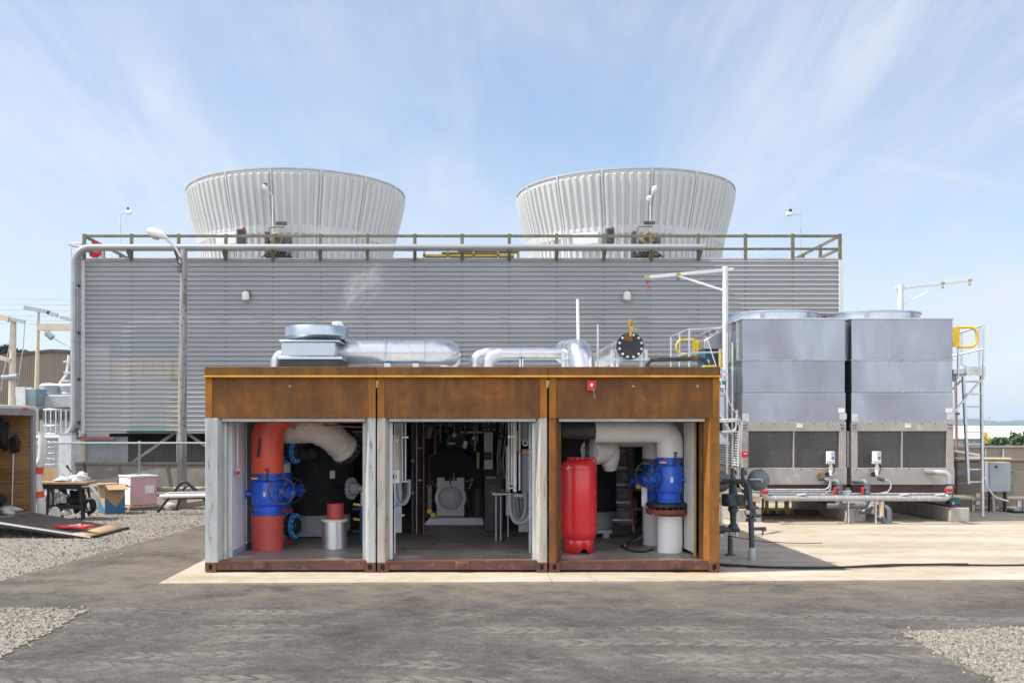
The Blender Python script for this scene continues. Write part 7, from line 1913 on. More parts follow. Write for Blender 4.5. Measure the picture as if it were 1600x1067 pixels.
MB().tube(fillet([P(1538,745,y-.05),P(1545,765,y-.05),P(1556,777,y-.05),P(1576,783,y-.05)],0.2,5),0.020,8).build('white_hose', M_['white'], t)
y = 10.3
t = thing('tan_pipeline', 'tan jacketed pipe running low past the ladder foot towards the cabinet', 'pipe', P(1550,778,y))
MB().cyl(P(1490,777.5,y), P(1760,779,y), M(3.2,y), n=16).build('pipe', M_['tanpipe'], t)
for px in (1520, 1552, 1600, 1650): MB().box(X(px,y)-.03, X(px,y)+.03, y-.03, y+.03, 0, Z(780,y)).build('stand', M_['steel'], t)
for py in (773, 785): MB().box(X(1521,y), X(1530,y), y-.12, y-.06, Z(py+3,y), Z(py-3,y)).build('yellow_clamp', M_['tanpipe'], t)
t = thing('black_valve_box', 'black valve body and grey fittings at the foot of the silver riser', 'valve', P(1490,785,8.0)); y = 8.0
MB().box(X(1483,y), X(1502,y), y, y+.2, Z(793,y), Z(779,y)).build('body', M_['darkblue'], t, 0.02)
MB().box(X(1488,y), X(1491,y), y-.01, y, Z(791,y), Z(784,y)).build('label_plate', M_['white'], t)
MB().cyl(P(1484,775,y+.05), P(1510,776,y+.05), 0.04, n=12).build('flange_pipe', M_['tanpipe'], t)
t = thing('small_pump', 'small grey-blue pump on a concrete pad at the fence foot', 'pump', G(1595,797)); g_ = G(1595,797); y = g_.y
MB().lathe([(.07,0),(.10,.03),(.10,.22),(.06,.27)], (g_.x,y,.06), (0,0,1), 16).build('body', M_['hazysteel'], t)
MB().cyl((g_.x-.1,y-.02,.25),(g_.x+.15,y-.02,.33),.035,n=10).build('outlet', M_['ltgrey'], t)
MB().box(X(1574,y), X(1640,y), y-.3, y+.4, 0, .06).build('pad', M_['conc'], t, .01)
# far shed, digger boom, trees
y = 105
t = thing('white_shed', 'long white metal-roofed shed far beyond the tan wall', 'building', (X(1560,y),y+8,0))
mb = MB(); mb.add([(X(1470,y),y,Z(686,y)),(X(1760,y),y,Z(686,y)),(X(1752,y+14),y+14,Z(667.5,y+14)),(X(1478,y+14),y+14,Z(667.5,y+14))],[(0,1,2,3)])
o = mb.build('roof', M_['white'], t); sm = o.modifiers.new('thickness','SOLIDIFY'); sm.thickness = 0.2
MB().box(X(1472,y), X(1758,y), y+.5, y+13, GZ, Z(686.6,y)).build('wall', M_['hazysteel'], t)
for px in (1488,1500,1512,1525,1540,1556,1572,1585,1600,1620): MB().box(X(px-3,y), X(px+2,y), y+.4, y+.48, GZ, Z(689,y)).build('bay_door', M_['greypaint'], t)
y = 60
t = thing('excavator_boom', 'slanting yellow digger boom rising above the tan wall', 'excavator', P(1550,700,y))
mb = MB(); mb.beam(P(1536,675,y), P(1542,688,y), 0.35, 0.4); mb.beam(P(1541,684,y), P(1551,699,y), 0.4, 0.5); mb.build('boom', M_['yellow'], t, .04)
MB().cyl(P(1538,682,y-.2), P(1548,694,y-.2), 0.08, n=8).build('ram', M_['steel'], t)
MB().box(X(1540,y), X(1600,y), y+2, y+4, 0.2, Z(699,y)).build('chassis', M_['orange'], t, .1)
MB().box(X(1546,y), X(1556,y), y+1.5, y+3, Z(700,y), Z(696,y)).build('cab', M_['darkblue'], t, .05)
def tree(name, label, base, h, spread, seed, m, conical=False, n=900, leaf=0.16, group=None, trunk=True):
    rnd = random.Random(seed); t = thing(name, label, 'tree', base, group); b = Vector(base)
    mb = MB(); mb.tube([b, b+Vector((0.03*h,0,h*.45)), b+Vector((0,0,h*.92))], [h*.028, h*.02, h*.006], 8)
    limbs = []
    for k in range(12 if not conical else 26):
        f = rnd.uniform(.25,.9) if not conical else .12+.86*k/26; a = rnd.uniform(0,6.28)
        ln = spread*(rnd.uniform(.5,1.0) if not conical else (1.05-f)*rnd.uniform(.8,1.15))
        p = b+Vector((0,0,h*f)); q = p+Vector((ln*math.cos(a), ln*math.sin(a), ln*(rnd.uniform(.15,.7) if not conical else -.12)))
        mb.tube([p,q],[h*.009,h*.003],5); limbs.append((p,q))
    mb.build('trunk', M_['oldwood'], t)
    vs, fs = [], []
    for k in range(n):
        p, q = rnd.choice(limbs); f = rnd.random()**.6; c = p.lerp(q, f) + Vector((rnd.gauss(0,1),rnd.gauss(0,1),rnd.gauss(0,.8)))*(spread*.16 if not conical else spread*.07)
        u = Vector((rnd.gauss(0,1),rnd.gauss(0,1),rnd.gauss(0,1))).normalized(); w = u.cross(Vector((rnd.gauss(0,1),rnd.gauss(0,1),rnd.gauss(0,1)))).normalized(); s = leaf*rnd.uniform(.6,1.4)
        o = len(vs); vs += [c-u*s, c+w*s*.5, c+u*s, c-w*s*.5]; fs.append((o,o+1,o+2,o+3))
    mb = MB(); mb.add(vs, fs); mb.build('crown', m, t, smooth=0)
    return t
y = 40
for k, (px, hh, sp, seed, lab) in enumerate(((1591,1.62,.9,21,'bright green bushy tree over the tan wall at the edge of the picture'),(1557,1.42,0.6,22,'small bright green bush top beside the digger boom'),(1630,1.7,1.1,23,'bright green tree beyond the bushy tree over the tan wall'))):
    tree('leafy_tree', lab, (X(px,y+k),y+k,GZ), hh, sp, seed, M_['leaf'], n=1500, leaf=.11, group='green trees beyond the wall')
# far utility poles
for px, y, top, lab in ((1546,70,650,'very thin mast rising against the blue hill above the digger boom'),(1583,60,673,'short utility pole between the green bushes')):
    t = thing('utility_pole', lab, 'pole', (X(px,y),y,GZ), 'distant thin poles')
    MB().cyl((X(px,y),y,GZ),(X(px,y),y,Z(top,y)),M(.55,y),n=8).build('mast', M_['greypaint'], t)
    MB().box(X(px-2,y), X(px+2,y), y-.05, y+.05, Z(top+3,y), Z(top+2,y)).build('crossarm', M_['greypaint'], t)

# ================================================================== LEFT YARD
# enclosed trailer, ramp down towards us
TXO = -9.0                                         # plane of the open end
t = thing('cargo_trailer', 'white enclosed trailer with plywood lining and its rear ramp lowered onto the gravel', 'trailer', (TXO-1.6, 5.8, GZ))
fy0, fy1 = 4.75, 6.85; fl = 0.30; tp = 2.50
LN = 4.2
MB().box(TXO-LN, TXO, fy0, fy1, fl-0.09, fl).build('floor', M_['plyfloor'], t)
MB().box(TXO-LN, TXO-0.06, fy1-0.10, fy1-0.07, fl, tp-.1).build('plywood_lining', M_['ply'], t)
MB().box(TXO-LN, TXO-0.02, fy1-0.06, fy1, fl-0.05, tp-.08).build('side_skin', M_['trailerwhite'], t)
MB().box(TXO-LN, TXO-0.02, fy0, fy0+0.06, fl-0.05, tp-.08).build('side_skin', M_['trailerwhite'], t)
MB().box(TXO-LN, TXO-LN+.05, fy0+.06, fy1-.1, fl, tp-.1).build('front_wall', M_['ply'], t)
MB().box(TXO-LN-.02, TXO+.02, fy0-.03, fy1+.03, tp-.08, tp).build('roof', M_['trailerwhite'], t, .02)
for a, b in ((fy0-.01, fy0+.11), (fy1-.11, fy1+.012)): MB().box(TXO-.05, TXO+.03, a, b, fl-.12, tp-.20).build('frame_post', M_['greytrim'], t, .008)
MB().box(TXO-.05, TXO+.03, fy0-.01, fy1+.012, tp-.2, tp-.085).build('frame_header', M_['greytrim'], t, .008)
for yy in (fy1-.45, fy1-.6, fy1-.52): MB().lathe([(.02,0),(.02,.03)], (TXO+.03, yy, tp-.05), (1,0,0), 8).build('clearance_lamp', M_['redfaded'], t)
MB().lathe([(.05,0),(.05,.02),(.02,.025)], (TXO-.85, fy1-.105, fl+.45), (0,-1,0), 14).build('floor_ring', M_['ltgrey'], t)
for yy in (fy0+.25, fy1-.25):
    w = MB().lathe([(.30,-.09),(.33,-.07),(.33,.07),(.30,.09)], (TXO-2.2, yy-(.35 if yy < 5.5 else -.3), .30), (0,1,0), 24).build('wheel', M_['rubber'], t)
    MB().lathe([(.18,-.1),(.18,.1)], (TXO-2.2, yy-(.35 if yy < 5.5 else -.3), .30), (0,1,0), 20).build('rim', M_['galv'], w)
tip0, tip1 = Vector((-7.02, 4.72, GZ+.02)), Vector((-6.93, 6.45, GZ+.02))
h0, h1 = Vector((TXO+.03, 4.78, fl-.02)), Vector((TXO+.03, 6.72, fl-.02))
dn = Vector((0,0,-.06))
mb = MB(); mb.add([h0,tip0,tip1,h1,h0+dn,tip0+dn*.5,tip1+dn*.5,h1+dn],[(0,1,2,3),(7,6,5,4),(0,4,5,1),(1,5,6,2),(2,6,7,3),(3,7,4,0)])
rp = mb.build('ramp', mk('worn_brown_ramp', (0.15,0.12,0.095), (0.09,0.075,0.062), 3, (.6,3,1), .8), t)
MB().beam(h0+Vector((0,-.012,.0)), tip0+Vector((0,-.012,.0)), .02, .035).build('white_edge', M_['trailerwhite'], rp)
MB().beam(h0+Vector((0,-.008,-.045)), tip0+Vector((0,-.008,-.03)), .03, .05).build('black_edge', M_['rubber'], rp)
a = (tip0-h0).normalized(); 
mb = MB(); f = .80; q0, q1 = h0.lerp(tip0,f), h1.lerp(tip1,f); up = Vector((0,0,.008))
mb.add([q0+up,tip0+up,tip1+up,q1+up],[(0,1,2,3)]); o = mb.build('bare_plywood_tip', M_['card'], rp); sm = o.modifiers.new('thickness','SOLIDIFY'); sm.thickness = .006
MB().beam(tip0+Vector((.03,0,.0)), tip1+Vector((.03,0,.0)), .06, .06).build('tip_angle', M_['blackmetal'], rp)
# things hanging or lying in the trailer
yw = fy1-.11
t = thing('hanging_jacket', 'black jackets hanging on the plywood wall inside the trailer', 'jacket', (TXO-.55, yw, 1.6)); rnd = random.Random(6)
def cloth_blob(name, c, sx, sy, sz, m, parent, seed, sub=3):
    rnd = random.Random(seed); me = bpy.data.meshes.new(name); bm = bmesh.new(); bmesh.ops.create_icosphere(bm, subdivisions=sub, radius=1.0)
    ph = [rnd.uniform(0,6) for _ in range(6)]
    for v in bm.verts:
        p = v.co; k = 1 + .16*math.sin(5*p.x+ph[0]+2*p.z) + .13*math.sin(6*p.z+ph[1]+3*p.y) + .10*math.sin(9*p.y+ph[2]+4*p.x)
        v.co = Vector((p.x*sx*k, p.y*sy*k, p.z*sz*k))
    for f in bm.faces: f.smooth = True
    bm.to_mesh(me); bm.free(); me.materials.append(m)
    o = bpy.data.objects.new(name, me); COL.objects.link(o); o.parent = parent
    o.location = Vector(c) - (WORLD[parent.name] if parent else Vector()); WORLD[o.name] = Vector(c)
    return o
cloth_blob('jacket', (TXO-.60, yw-.10, 1.92), .16,.09,.34, M_['rubber'], t, 1)
cloth_blob('jacket', (TXO-.32, yw-.08, 1.72), .10,.07,.18, M_['rubber'], t, 2)
cloth_blob('jacket', (TXO-1.0, yw-.10, 1.95), .18,.09,.30, M_['rubber'], t, 3)
t = thing('broom', 'long-handled broom leaning on the plywood wall inside the trailer', 'broom', (TXO-.38, yw-.05, fl)); MB().cyl((TXO-.40,yw-.06,fl+.1),(TXO-.38,yw-.03,1.55),.014,n=8).build('handle', M_['wrapwhite'], t); MB().rbox((TXO-.40,yw-.08,fl+.06),(.28,.06,.12)).build('brush', M_['darksteel'], t)
t = thing('tie_strap', 'pale strap slung diagonally across the plywood wall in the trailer', 'strap', (TXO-.7, yw-.01, 1.5)); MB().tube([(TXO-1.1,yw-.02,1.95),(TXO-.40,yw-.02,1.42)],.008,6).build('strap', M_['beigeunit'], t)
t = thing('storage_box', 'tan carton with white papers on top inside the trailer', 'box', (TXO-.75, yw-.4, fl)); MB().box(TXO-.95, TXO-.62, yw-.6, yw-.2, fl+.5, fl+1.05).build('carton', M_['card'], t, .01)
MB().box(TXO-.96,TXO-.60,yw-.62,yw-.19,fl,fl+.49).build('lower_carton', M_['darksteel'], t, .01); cloth_blob('papers', (TXO-.70, yw-.42, fl+1.12), .10,.12,.09, M_['tarp'], t, 9)
MB().box(TXO-1.0,TXO-.72,yw-.3,yw-.1,fl+1.05,fl+1.16).build('yellow_tool', M_['yellow'], t, .03)
t = thing('black_bag', 'heap of black bags and coats on the trailer floor', 'bag', (TXO-.55, yw-.7, fl))
cloth_blob('bag', (TXO-.60, yw-.75, fl+.26), .34,.26,.28, M_['rubber'], t, 4); cloth_blob('bag', (TXO-.75, yw-.8, fl+.55), .28,.16,.14, M_['rubber'], t, 5); cloth_blob('pale_cloth', (TXO-.14, yw-.75, fl+.08), .22,.18,.085, M_['ltgrey'], t, 7); cloth_blob('pink_cloth', (TXO-.50, yw-1.15, fl+.05), .22,.12,.05, M_['redfaded'], t, 8)
# wrapped roll standing by the trailer
t = thing('wrapped_roll', 'tall white plastic-wrapped roll with orange tape standing beside the trailer opening', 'roll', (-8.98, 7.10, GZ))
rnd = random.Random(12); pts = [Vector((-9.00+.05*math.sin(k*.5)+ .03*(k>12), 7.08, GZ+.02+k*.105)) for k in range(20)]
mb = MB().tube(pts, [.095*(1-.35*(k>17))*(1+rnd.uniform(-.08,.08)) for k in range(20)], 16); mb.build('film', M_['tarp'], t, smooth=80)
for z in (1.13, .60): i = int((z-GZ)/.105); MB().cyl(pts[i]+Vector((0,0,-.045)), pts[i+1]-Vector((0,0,.02)), .107, n=16).build('orange_tape', M_['orange'], t)
# red strap bundle on the ramp
def on_ramp(f, g): return h0.lerp(tip0,f).lerp(h1.lerp(tip1,f), g)
t = thing('red_strap', 'tangled red ratchet strap lying on the trailer ramp', 'strap', on_ramp(.72,.25))
rnd = random.Random(15); c = on_ramp(.73,.27) + Vector((0,0,.04)); pts = []
for k in range(60): a = k*.62; pts.append(c + Vector((.30*math.cos(a)*rnd.uniform(.5,1.1)+.1*math.sin(k*.2), .17*math.sin(a)*rnd.uniform(.5,1.1), .018+.03*rnd.random())))
MB().tube(pts, .022, 6).build('webbing', M_['tankred'], t, smooth=80)
MB().rbox(c+Vector((.03,-.05,.06)), (.22,.10,.035), (0,-.1,.4)).build('white_label', M_['tarp'], t)
MB().rbox(c+Vector((.33,.0,.01)), (.12,.06,.03), (0,0,.3)).build('ratchet', M_['steel'], t)

# folding work table with clutter
y = 8.4
def zt_(py): return Z(py,y)
t = thing('work_table', 'black folding work table with a pale top standing on the gravel', 'table', (X(105,y),y,GZ))
MB().box(X(60,y), X(137,y), y-.1, y+.6, zt_(756), zt_(752.5)).build('top', M_['card'], t, .006)
MB().box(X(66,y), X(128,y), y-.06, y+.5, zt_(764), zt_(756.4)).build('apron', M_['blackmetal'], t)
for px, q in ((76,-3),(125,4),(80,5),(118,1)): MB().beam((X(px,y),y+(.0 if q in (-3,4) else .45),zt_(757)), (X(px+q,y),y+(.0 if q in (-3,4) else .45),GZ), .05).build('leg', M_['blackmetal'], t)
MB().box(X(78,y), X(122,y), y+.02, y+.4, zt_(795), zt_(789)).build('shelf', M_['blackmetal'], t)
t = thing('cardboard_sheet', 'piece of tan cardboard leaning at the end of the black work table', 'cardboard', (X(78,y+.3),y+.3,zt_(752))); MB().rbox((X(78,y+.3),y+.3,zt_(741.5)), (M(20,y),.012,M(22,y)), (-.25,.08,.2)).build('sheet', M_['card'], t)
t = thing('plastic_sheeting', 'crumpled white plastic sheeting heaped on the black work table', 'plastic sheet', (X(110,y+.3),y+.3,zt_(752)))
cloth_blob('heap', (X(101,y+.25),y+.25,zt_(750)), M(14,y),.25,M(4.5,y), M_['tarp'], t, 21); cloth_blob('heap', (X(126,y+.3),y+.3,zt_(748)), M(13,y),.25,M(8.5,y), M_['tarp'], t, 22)
t = thing('clear_plastic_guard', 'leaning sheet of clear greyish plastic rising behind the work table', 'panel', (X(102,y+.7),y+.7,zt_(752)))
gm, nt, N, L, B = new_mat('clear_greyish_plastic'); B.inputs['Base Color'].default_value = (.8,.82,.83,1); B.inputs['Roughness'].default_value = .2; B.inputs['Alpha'].default_value = .45
mb = MB(); mb.prism([(X(91,y+.7),zt_(722)),(X(95,y+.7),zt_(722)),(X(118,y+.7),zt_(748)),(X(114,y+.7),zt_(752)),(X(91,y+.7),zt_(736))], y+.7, y+.71); mb.build('sheet', gm, t)
t = thing('cart_handles', 'pair of dark tubular cart handles slanting up behind the work table', 'cart', (X(125,y+.4),y+.4,GZ))
for p, q in (((104,727),(117,752)),((131,722),(136,754)),((117,752),(140,806)),((136,754),(143,795))): MB().cyl(P(p[0],p[1],y+.8 if p[0]<140 else y), P(q[0],q[1],y+.8), .03, n=8).build('tube', M_['blackmetal'], t)
MB().torus(P(140,790,y+.7), (.4,1,0), M(10,y), .05, 20, 8).build('wheel', M_['rubber'], t)
MB().beam(P(140,757,y-.1), P(154,774,y-.1), .045).build('strut', M_['ltgrey'], t); MB().beam(P(128,760,y), P(152,758,y), .04).build('cross_tube', M_['ltgrey'], t)
t = thing('foil_bundle', 'crinkled silver foil bundle under the black work table', 'insulation', (X(98,y+.2),y+.2,GZ))
cloth_blob('foil', (X(98,y+.15),y+.15,zt_(777)), M(10,y),.16,M(13,y), M_['alum'], t, 31); cloth_blob('foil', (X(103,y+.1),y+.1,zt_(801)), M(9,y),.15,M(4,y), M_['tarp'], t, 32); cloth_blob('pipe_lagging', (X(78,y+.2),y+.2,zt_(779)), M(6,y),.12,M(20,y), M_['alum'], t, 33); cloth_blob('dark_sack', (X(120,y+.4),y+.4,zt_(785)), M(12,y),.2,M(18,y), M_['rubber'], t, 34)
MB().lathe([(.11,0),(.11,.05)], P(86,799,y-.1), (.3,-1,0), 18).build('cable_reel', M_['ltgrey'], t)
# cardboard box, open flaps
y = 9.7; g_ = G(165, 804, GZ)
t = thing('cardboard_box', 'large open cardboard box with a blue zigzag print standing on the gravel', 'box', (g_.x, g_.y+.4, GZ)); an = R(38); cx, cy_ = g_.x, g_.y+.42
w, hgt = .48, M(46,y)
def rot(u, v): return Vector((cx+u*math.cos(an)-v*math.sin(an), cy_+u*math.sin(an)+v*math.cos(an), 0))
cs = [rot(-w/2,-w/2), rot(w/2,-w/2), rot(w/2,w/2), rot(-w/2,w/2)]; z0 = GZ+.005; z1 = z0+hgt
mb = MB()
for i in range(4): a, b = cs[i], cs[(i+1)%4]; mb.add([a+Vector((0,0,z0)),b+Vector((0,0,z0)),b+Vector((0,0,z1)),a+Vector((0,0,z1))],[(0,1,2,3)])
mb.add([q+Vector((0,0,z0)) for q in cs],[(0,1,2,3)])
o = mb.build('sides', M_['card'], t, smooth=0); sm = o.modifiers.new('thickness','SOLIDIFY'); sm.thickness = .008
for i, tl in ((0,.30),(1,.24),(2,.2),(3,.26)):
    a, b = cs[i], cs[(i+1)%4]; nrm = Vector(((b-a).y, -(b-a).x, 0)).normalized(); mb = MB()
    e = nrm*(tl*.8) + Vector((0,0,-tl*.35 if i < 2 else tl*.1))
    mb.add([a+Vector((0,0,z1)), b+Vector((0,0,z1)), b+Vector((0,0,z1))+e, a+Vector((0,0,z1))+e],[(0,1,2,3)]); o = mb.build('flap', M_['card'], t, smooth=0); sm = o.modifiers.new('thickness','SOLIDIFY'); sm.thickness = .008
for i in (0, 3):      # the printed zigzag on the two faces towards us
    a, b = cs[i], cs[(i+1)%4]; d = b-a; nrm = Vector((d.y, -d.x, 0)).normalized()*.010; mb = MB()
    pr = [(0,0),(1,0),(1,.62),(.55,.20),(0,.55)] if i == 0 else [(0,0),(1,0),(1,.16),(.55,.30),(0,.58)]
    pr = pr
    mb.add([a+d*u+nrm+Vector((0,0,z0+.01+hgt*v)) for u, v in pr],[tuple(range(5))]); mb.build('blue_print', M_['cardblue'], t, smooth=0)
# white tote on a pallet
y = 11.0
t = thing('white_tote', 'white and pinkish plastic bulk tote with a paper label on a low pallet', 'crate', (X(208,y),y,GZ)); an = R(42)
cx, cy_ = X(207,y), y+.45; w = .70; z0 = Z(790,y); z1 = Z(746,y)
def rot2(u, v, z): return Vector((cx+u*math.cos(an)-v*math.sin(an), cy_+u*math.sin(an)+v*math.cos(an), z))
def facebox(u0,u1,v0,v1,z0,z1):
    mb = MB(); return mb.add([rot2(u0,v0,z0),rot2(u1,v0,z0),rot2(u1,v1,z0),rot2(u0,v1,z0),rot2(u0,v0,z1),rot2(u1,v0,z1),rot2(u1,v1,z1),rot2(u0,v1,z1)],[(0,3,2,1),(4,5,6,7),(0,1,5,4),(1,2,6,5),(2,3,7,6),(3,0,4,7)])
facebox(-w/2,w/2,-w/2,w/2,z0,z1).build('tote_body', M_['pinkplastic'], t, .02)
facebox(-w/2-.012,-w/2-.001,-w/2+.01,w/2-.01,z0+.02,z1-.02).build('white_side', M_['white'], t, .01)
facebox(-w/2-.02,w/2+.02,-w/2-.02,w/2+.02,z1,z1+.05).build('rim', M_['white'], t, .01)
facebox(.02,.26,-w/2-.012,-w/2-.002,z0+.30,z0+.50).build('paper_label', M_['tarp'], t)
facebox(-w/2-.05,w/2+.05,-w/2-.05,w/2+.05,z0-.05,z0-.003).build('pallet_deck', M_['lumber'], t)
for v in (-.3,0,.3): facebox(-w/2-.05,w/2+.05,v-.05,v+.05,GZ,z0-.052).build('pallet_runner', M_['oldwood'], t)
# sawhorse with pipes
y = 10.0
t = thing('saw_horse', 'dark tubular A-frame trestle holding a bundle of pipes beside the wooden pole', 'trestle', (X(290,y),y,GZ))
MB().tube(fillet([P(246,800,y),P(287,749,y),P(300,761,y),P(330,790,y)],.15,5),.035,10).build('frame', M_['blackmetal'], t)
MB().tube(fillet([P(275,797,y+.5),P(291,752,y+.5),P(312,770,y+.5),P(334,795,y+.5)],.15,5),.03,10).build('frame', M_['blackmetal'], t)
for k, (px, py, r_, m) in enumerate(((250,774.5,.045,'white'),(262,769,.02,'steel'),(258,771,.018,'galvtube'),(255,778.5,.02,'darksteel'),(266,767.5,.02,'darksteel'))):
    t = thing('stored_pipe', ('thick white pipe in the bundle across the dark trestle','thin bare steel tube, second from the top of the trestle bundle','thin galvanised tube just above the thick white pipe on the trestle','thin dark rod under the thick white pipe on the trestle','thin dark rod topmost on the trestle bundle')[k], 'pipe', P(px,py,y-.1), 'pipes laid across the trestle')
    MB().cyl(P(px,py+.8,y-.12+.05*k), P(352,py-1.2,y-.12+.05*k), r_, n=12).build('pipe', M_[m], t)
t = thing('timber_beam', 'long pale timber beam lying on the gravel beside the concrete lump', 'beam', G(296,790,GZ)); g_ = G(262, 797, GZ)
MB().beam(G(268,797,GZ)+Vector((0,0,.07)), G(345,783,GZ)+Vector((0,0,.07)), .10, .13).build('beam', M_['lumber'], t, .006)
t = thing('concrete_lump', 'rough grey lump of concrete by the end of the timber beam', 'concrete lump', G(265,798,GZ)); cloth_blob('lump', G(266,797,GZ)+Vector((0,0,.09)), .16,.14,.11, M_['conc'], t, 41, 2)
y = 11.7
t = thing('tan_pipeline', 'tan jacketed pipe running low along the fence behind the tote', 'pipe', P(280,763,y)); MB().cyl(P(180,764.5,y), P(420,762.5,y), M(3.4,y), n=16).build('pipe', M_['tanpipe'], t); MB().cyl(P(150,773,y), P(420,774,y), M(1.6,y), n=10).build('small_pipe', M_['galvtube'], t)
for px in (235, 330): MB().box(X(px,y)-.03, X(px,y)+.03, y-.03, y+.03, GZ, Z(766,y)).build('stand', M_['steel'], t)

# ------------------------------------------------------------------ behind the fence on the left
y = 14.5
t = thing('white_pillar', 'pale square concrete pillar behind the fence at the tower end', 'pillar', (X(101,y),y,GZ)); MB().box(X(91.5,y), X(111.5,y), y, y+.3, GZ, Z(679,y)).build('shaft', M_['inwhite'], t, .01); MB().box(X(90.5,y), X(112.5,y), y-.02, y+.32, Z(679,y), Z(676.5,y)).build('cap', M_['conc'], t)
y = 24
t = thing('caged_ladder', 'galvanised round safety cage and ladder behind the fence beside the silver pipe', 'ladder', (X(90,y),y,GZ))
for px in (71,79,87,95,103): MB().box(X(px-.9,y), X(px+.9,y), y, y+.04, Z(700,y), Z(640,y)).build('cage_bar', M_['galvtube'], t)
for py in (640,665,678): MB().torus(P(88,py,y+.6), (0,0,1), M(18,y), .045, 24, 6).build('cage_hoop', M_['galvtube'], t)
for px in (74,79.5,85): MB().box(X(px-1,y), X(px+1,y), y+.3, y+.36, GZ, Z(690,y)).build('stile', M_['galvtube'], t)
for k in range(7): MB().cyl(P(70,690+9*k,y+.3), P(86,690+9*k,y+.3), .04, n=8).build('rung', M_['galvtube'], t)
y = 34
t = thing('transformer', 'grey switchgear housing with two round white-topped vents behind the trailer', 'transformer', (X(80,y),y,GZ))
MB().box(X(55,y), X(130,y), y, y+2.5, Z(637,y), Z(617,y)).build('housing', M_['greypaint'], t, .05)
MB().box(X(60,y), X(128,y), y+.2, y+2.3, GZ, Z(637.4,y)).build('lower_body', M_['greypaint'], t, .03)
for px, yy in ((78,y+.6),(107,y+.9)):
    v = MB().lathe([(M(17,y),Z(617,y)),(M(17,y),Z(614,y)),(M(15,y),Z(612,y)),(M(16,y),Z(602,y))], (X(px,yy),yy,0), (0,0,1), 24).build('round_vent', M_['hazysteel'], t)
    MB().lathe([(M(16,y),Z(601.9,y)),(M(12,y),Z(598.5,y)),(0,Z(597.5,y))], (X(px,yy),yy,0), (0,0,1), 24).build('vent_lid', M_['trailerwhite'], v)
for k, px in enumerate((64,72,80,88,97,105)): MB().box(X(px-2.2,y), X(px+2.2,y), y-.1, y-.004, Z(640,y), Z(656+3*(k%2),y)).build('insulator', M_['darksteel'], t)
MB().box(X(33,y-1), X(56,y-1), y-1, y+1, Z(634,y), Z(608,y)).build('side_cabinet', mk('teal_grey_enamel', (0.27,0.36,0.38), rough=.5), t, .04)
MB().box(X(28,y-1), X(42,y-1), y-1.2, y-1.05, Z(634,y), Z(606,y)).build('pale_front', M_['trailerwhite'], t)
y = 30
t = thing('white_sign_board', 'white sign board with a dark emblem behind the cream steel poles', 'sign', (X(38,y),y,GZ))
y = 44
MB().box(X(24,y), X(50,y), y, y+.1, Z(620,y), Z(605,y)).build('board', M_['trailerwhite'], t)
MB().box(X(27,y), X(34,y), y-.03, y-.005, Z(613.5,y), Z(607.5,y)).build('emblem', M_['slate'], t); MB().box(X(35,y), X(45,y), y-.03, y-.005, Z(614.5,y), Z(611.5,y)).build('dark_band', M_['slate'], t)
for px in (26, 47): MB().box(X(px-.6,y), X(px+.6,y), y+.02, y+.08, GZ, Z(620,y)).build('leg', M_['greypaint'], t)
# substation poles and wires
def lattice(px0, px1, y, ptop, pbot, w0, w1, label, arms):
    t = thing('steel_pole', label, 'utility pole', (X(px0,y),y,GZ), 'cream substation poles')
    MB().tube([(X(px0,y),y,GZ),(X(px1,y),y,Z(ptop,y))], [M(w0,y), M(w1,y)], 16).build('shaft', M_['cream'], t)
    for (a, b, c_, d_, r_, m) in arms: MB().beam(P(a,b,y-.25), P(c_,d_,y-.25), r_, r_*1.2).build('crossarm', M_[m], t)
    return t
t = lattice(17, 21, 46, 497, 700, 6.0, 4.5, 'cream steel pole with bent crossarm nearest the trailer', ((-20,489,14,499,.28,'cream'),(14,498,39,503,.18,'greypaint'),(-10,556,16,563,.2,'cream')))
y = 46
MB().tube([P(17,503,y-.5), P(15,540,y-.5), P(5,585,y-.5), P(2,610,y-.5)], .03, 6).build('down_lead', M_['greypaint'], t); MB().tube([P(39,503,y-.3), P(36,545,y-.3), P(30,585,y-.3), P(25,612,y-.3)], .03, 6).build('down_lead', M_['greypaint'], t)
MB().cyl(P(3,590,y-.4), P(27,588,y-.4), .16, n=10).build('ring_insulator', M_['hazysteel'], t)
t = lattice(54.5, 60, 48, 487, 700, 4.6, 2.2, 'slimmer cream steel pole with slanting crossarm nearest the tower', ((38,480.5,78,488,.2,'greypaint'),(74,489,90,493,.2,'greypaint'),(94,496,112,500,.16,'greypaint'),(61,511,132,511.5,.34,'cream')))
y = 48
MB().tube([P(66,513,y-.3), P(74,522,y-.3), P(84,529,y-.3), P(110,543,y-.3)], .04, 6).build('down_lead', M_['ltgrey'], t); MB().cyl(P(73,520,y-.35), P(82,528,y-.35), .2, n=12).build('insulator', M_['hazysteel'], t)
t = thing('white_insulator_mast', 'slim white jointed mast leaning beside the silver downpipe', 'mast', P(105,600,36)); y = 37
MB().tube([P(92,602,y),P(104,585,y),P(108,555,y)], .08, 8).build('mast', M_['trailerwhite'], t)
for px, py in ((104,565),(105,582),(104,595)): MB().box(X(px-4.5,y), X(px+4.5,y), y-.1, y+.1, Z(py+1.5,y), Z(py-1.5,y)).build('skirt', M_['ltgrey'], t)
for k, (a, b) in enumerate(((466.5,468),(474,476.5),(482.5,485.5),(491.5,494.5),(499,501.5),(504,506.5))):
    y = 47+1.2*k
    t = thing('overhead_wire', 'thin overhead wire strung level over the substation, %s of six' % ('topmost','second from top','third from top','fourth from top','fifth from top','lowest')[k], 'wire', P(60,b,y), 'overhead wires')
    MB().tube([P(-300,a-1.5,y),P(-80,a,y),P(40,(a+b)/2+.2,y),P(140,b,y),P(420,b,y)], .022, 6).build('wire', M_['greypaint'], t)
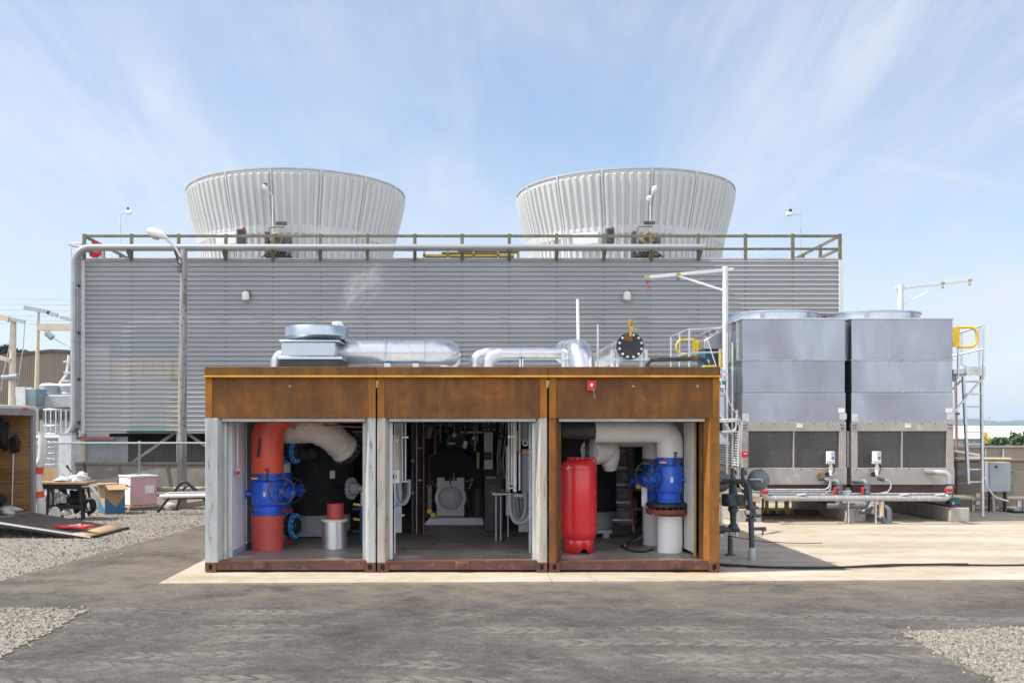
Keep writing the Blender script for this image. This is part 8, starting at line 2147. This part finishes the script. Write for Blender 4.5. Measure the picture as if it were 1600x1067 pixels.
# tan metal building and conifers
y = 72
t = thing('metal_building', 'tan ribbed metal building with a low gable behind the substation', 'building', (X(60,y),y+10,GZ))
prof = [(X(-130,y),GZ),(X(260,y),GZ),(X(260,y),Z(556,y)),(X(82,y),Z(547.8,y)),(X(-130,y),Z(569,y))]
MB().prism(prof, y, y+25).build('wall', M_['metalwall'], t, smooth=0)
mb = MB()
for k in range(64):
    px = -70+3.4*k; zt = Z(547.8 + (82-px)*.0999 if px < 82 else 547.8+(px-82)*.046, y) - .12
    mb.box(X(px-.35,y), X(px+.35,y), y-.06, y+.01, GZ, zt)
mb.build('ribs', M_['metalwall'], t, smooth=0)
mb = MB(); mb.beam((X(-130,y),y-.1,Z(569,y)),(X(82,y),y-.1,Z(547.8,y)),.3,.22); mb.beam((X(82,y),y-.1,Z(547.8,y)),(X(260,y),y-.1,Z(556,y)),.3,.22); mb.build('roof_edge', M_['darksteel'], t)
rnd = random.Random(33)
labs = ['dark conifer at the picture edge behind the tan building','tallest dark conifer behind the tan building','dark conifer just past the tallest one behind the tan building','lower dark conifer over the tan roof','dark conifer between the two cream poles','single small dark conifer over the tan roof','tiny lone conifer tip over the tan roof']
for k, (px, top, sp) in enumerate(((-6,538,3.2),(7,535,3.4),(17,538,3.0),(25,543,2.6),(33,544,2.2),(40.5,543.5,1.4),(51,546,.9))):
    y = 120+6*rnd.random(); hh = Z(top,y)-GZ
    tree('conifer_tree', labs[k], (X(px,y),y,GZ), hh, sp, 50+k, M_['leafdark'], True, 1600, .42, 'dark conifers behind the tan building')

# ================================================================== air between here and the hills
mb = MB().box(-6100, 6100, -90, 4700, -3.0, 70.0)
hz = mb.build('haze', [], smooth=0); hz['kind'] = 'stuff'; hz.data.materials.clear()
hm = bpy.data.materials.new('thin_haze'); hm.use_nodes = True; nt = hm.node_tree; nt.nodes.clear()
ho = nt.nodes.new('ShaderNodeOutputMaterial'); pv = nt.nodes.new('ShaderNodeVolumePrincipled')
pv.inputs['Color'].default_value = (0.60, 0.79, 1.0, 1); pv.inputs['Density'].default_value = 0.00016; pv.inputs['Anisotropy'].default_value = 0.0
nt.links.new(pv.outputs[0], ho.inputs['Volume']); hz.data.materials.append(hm)
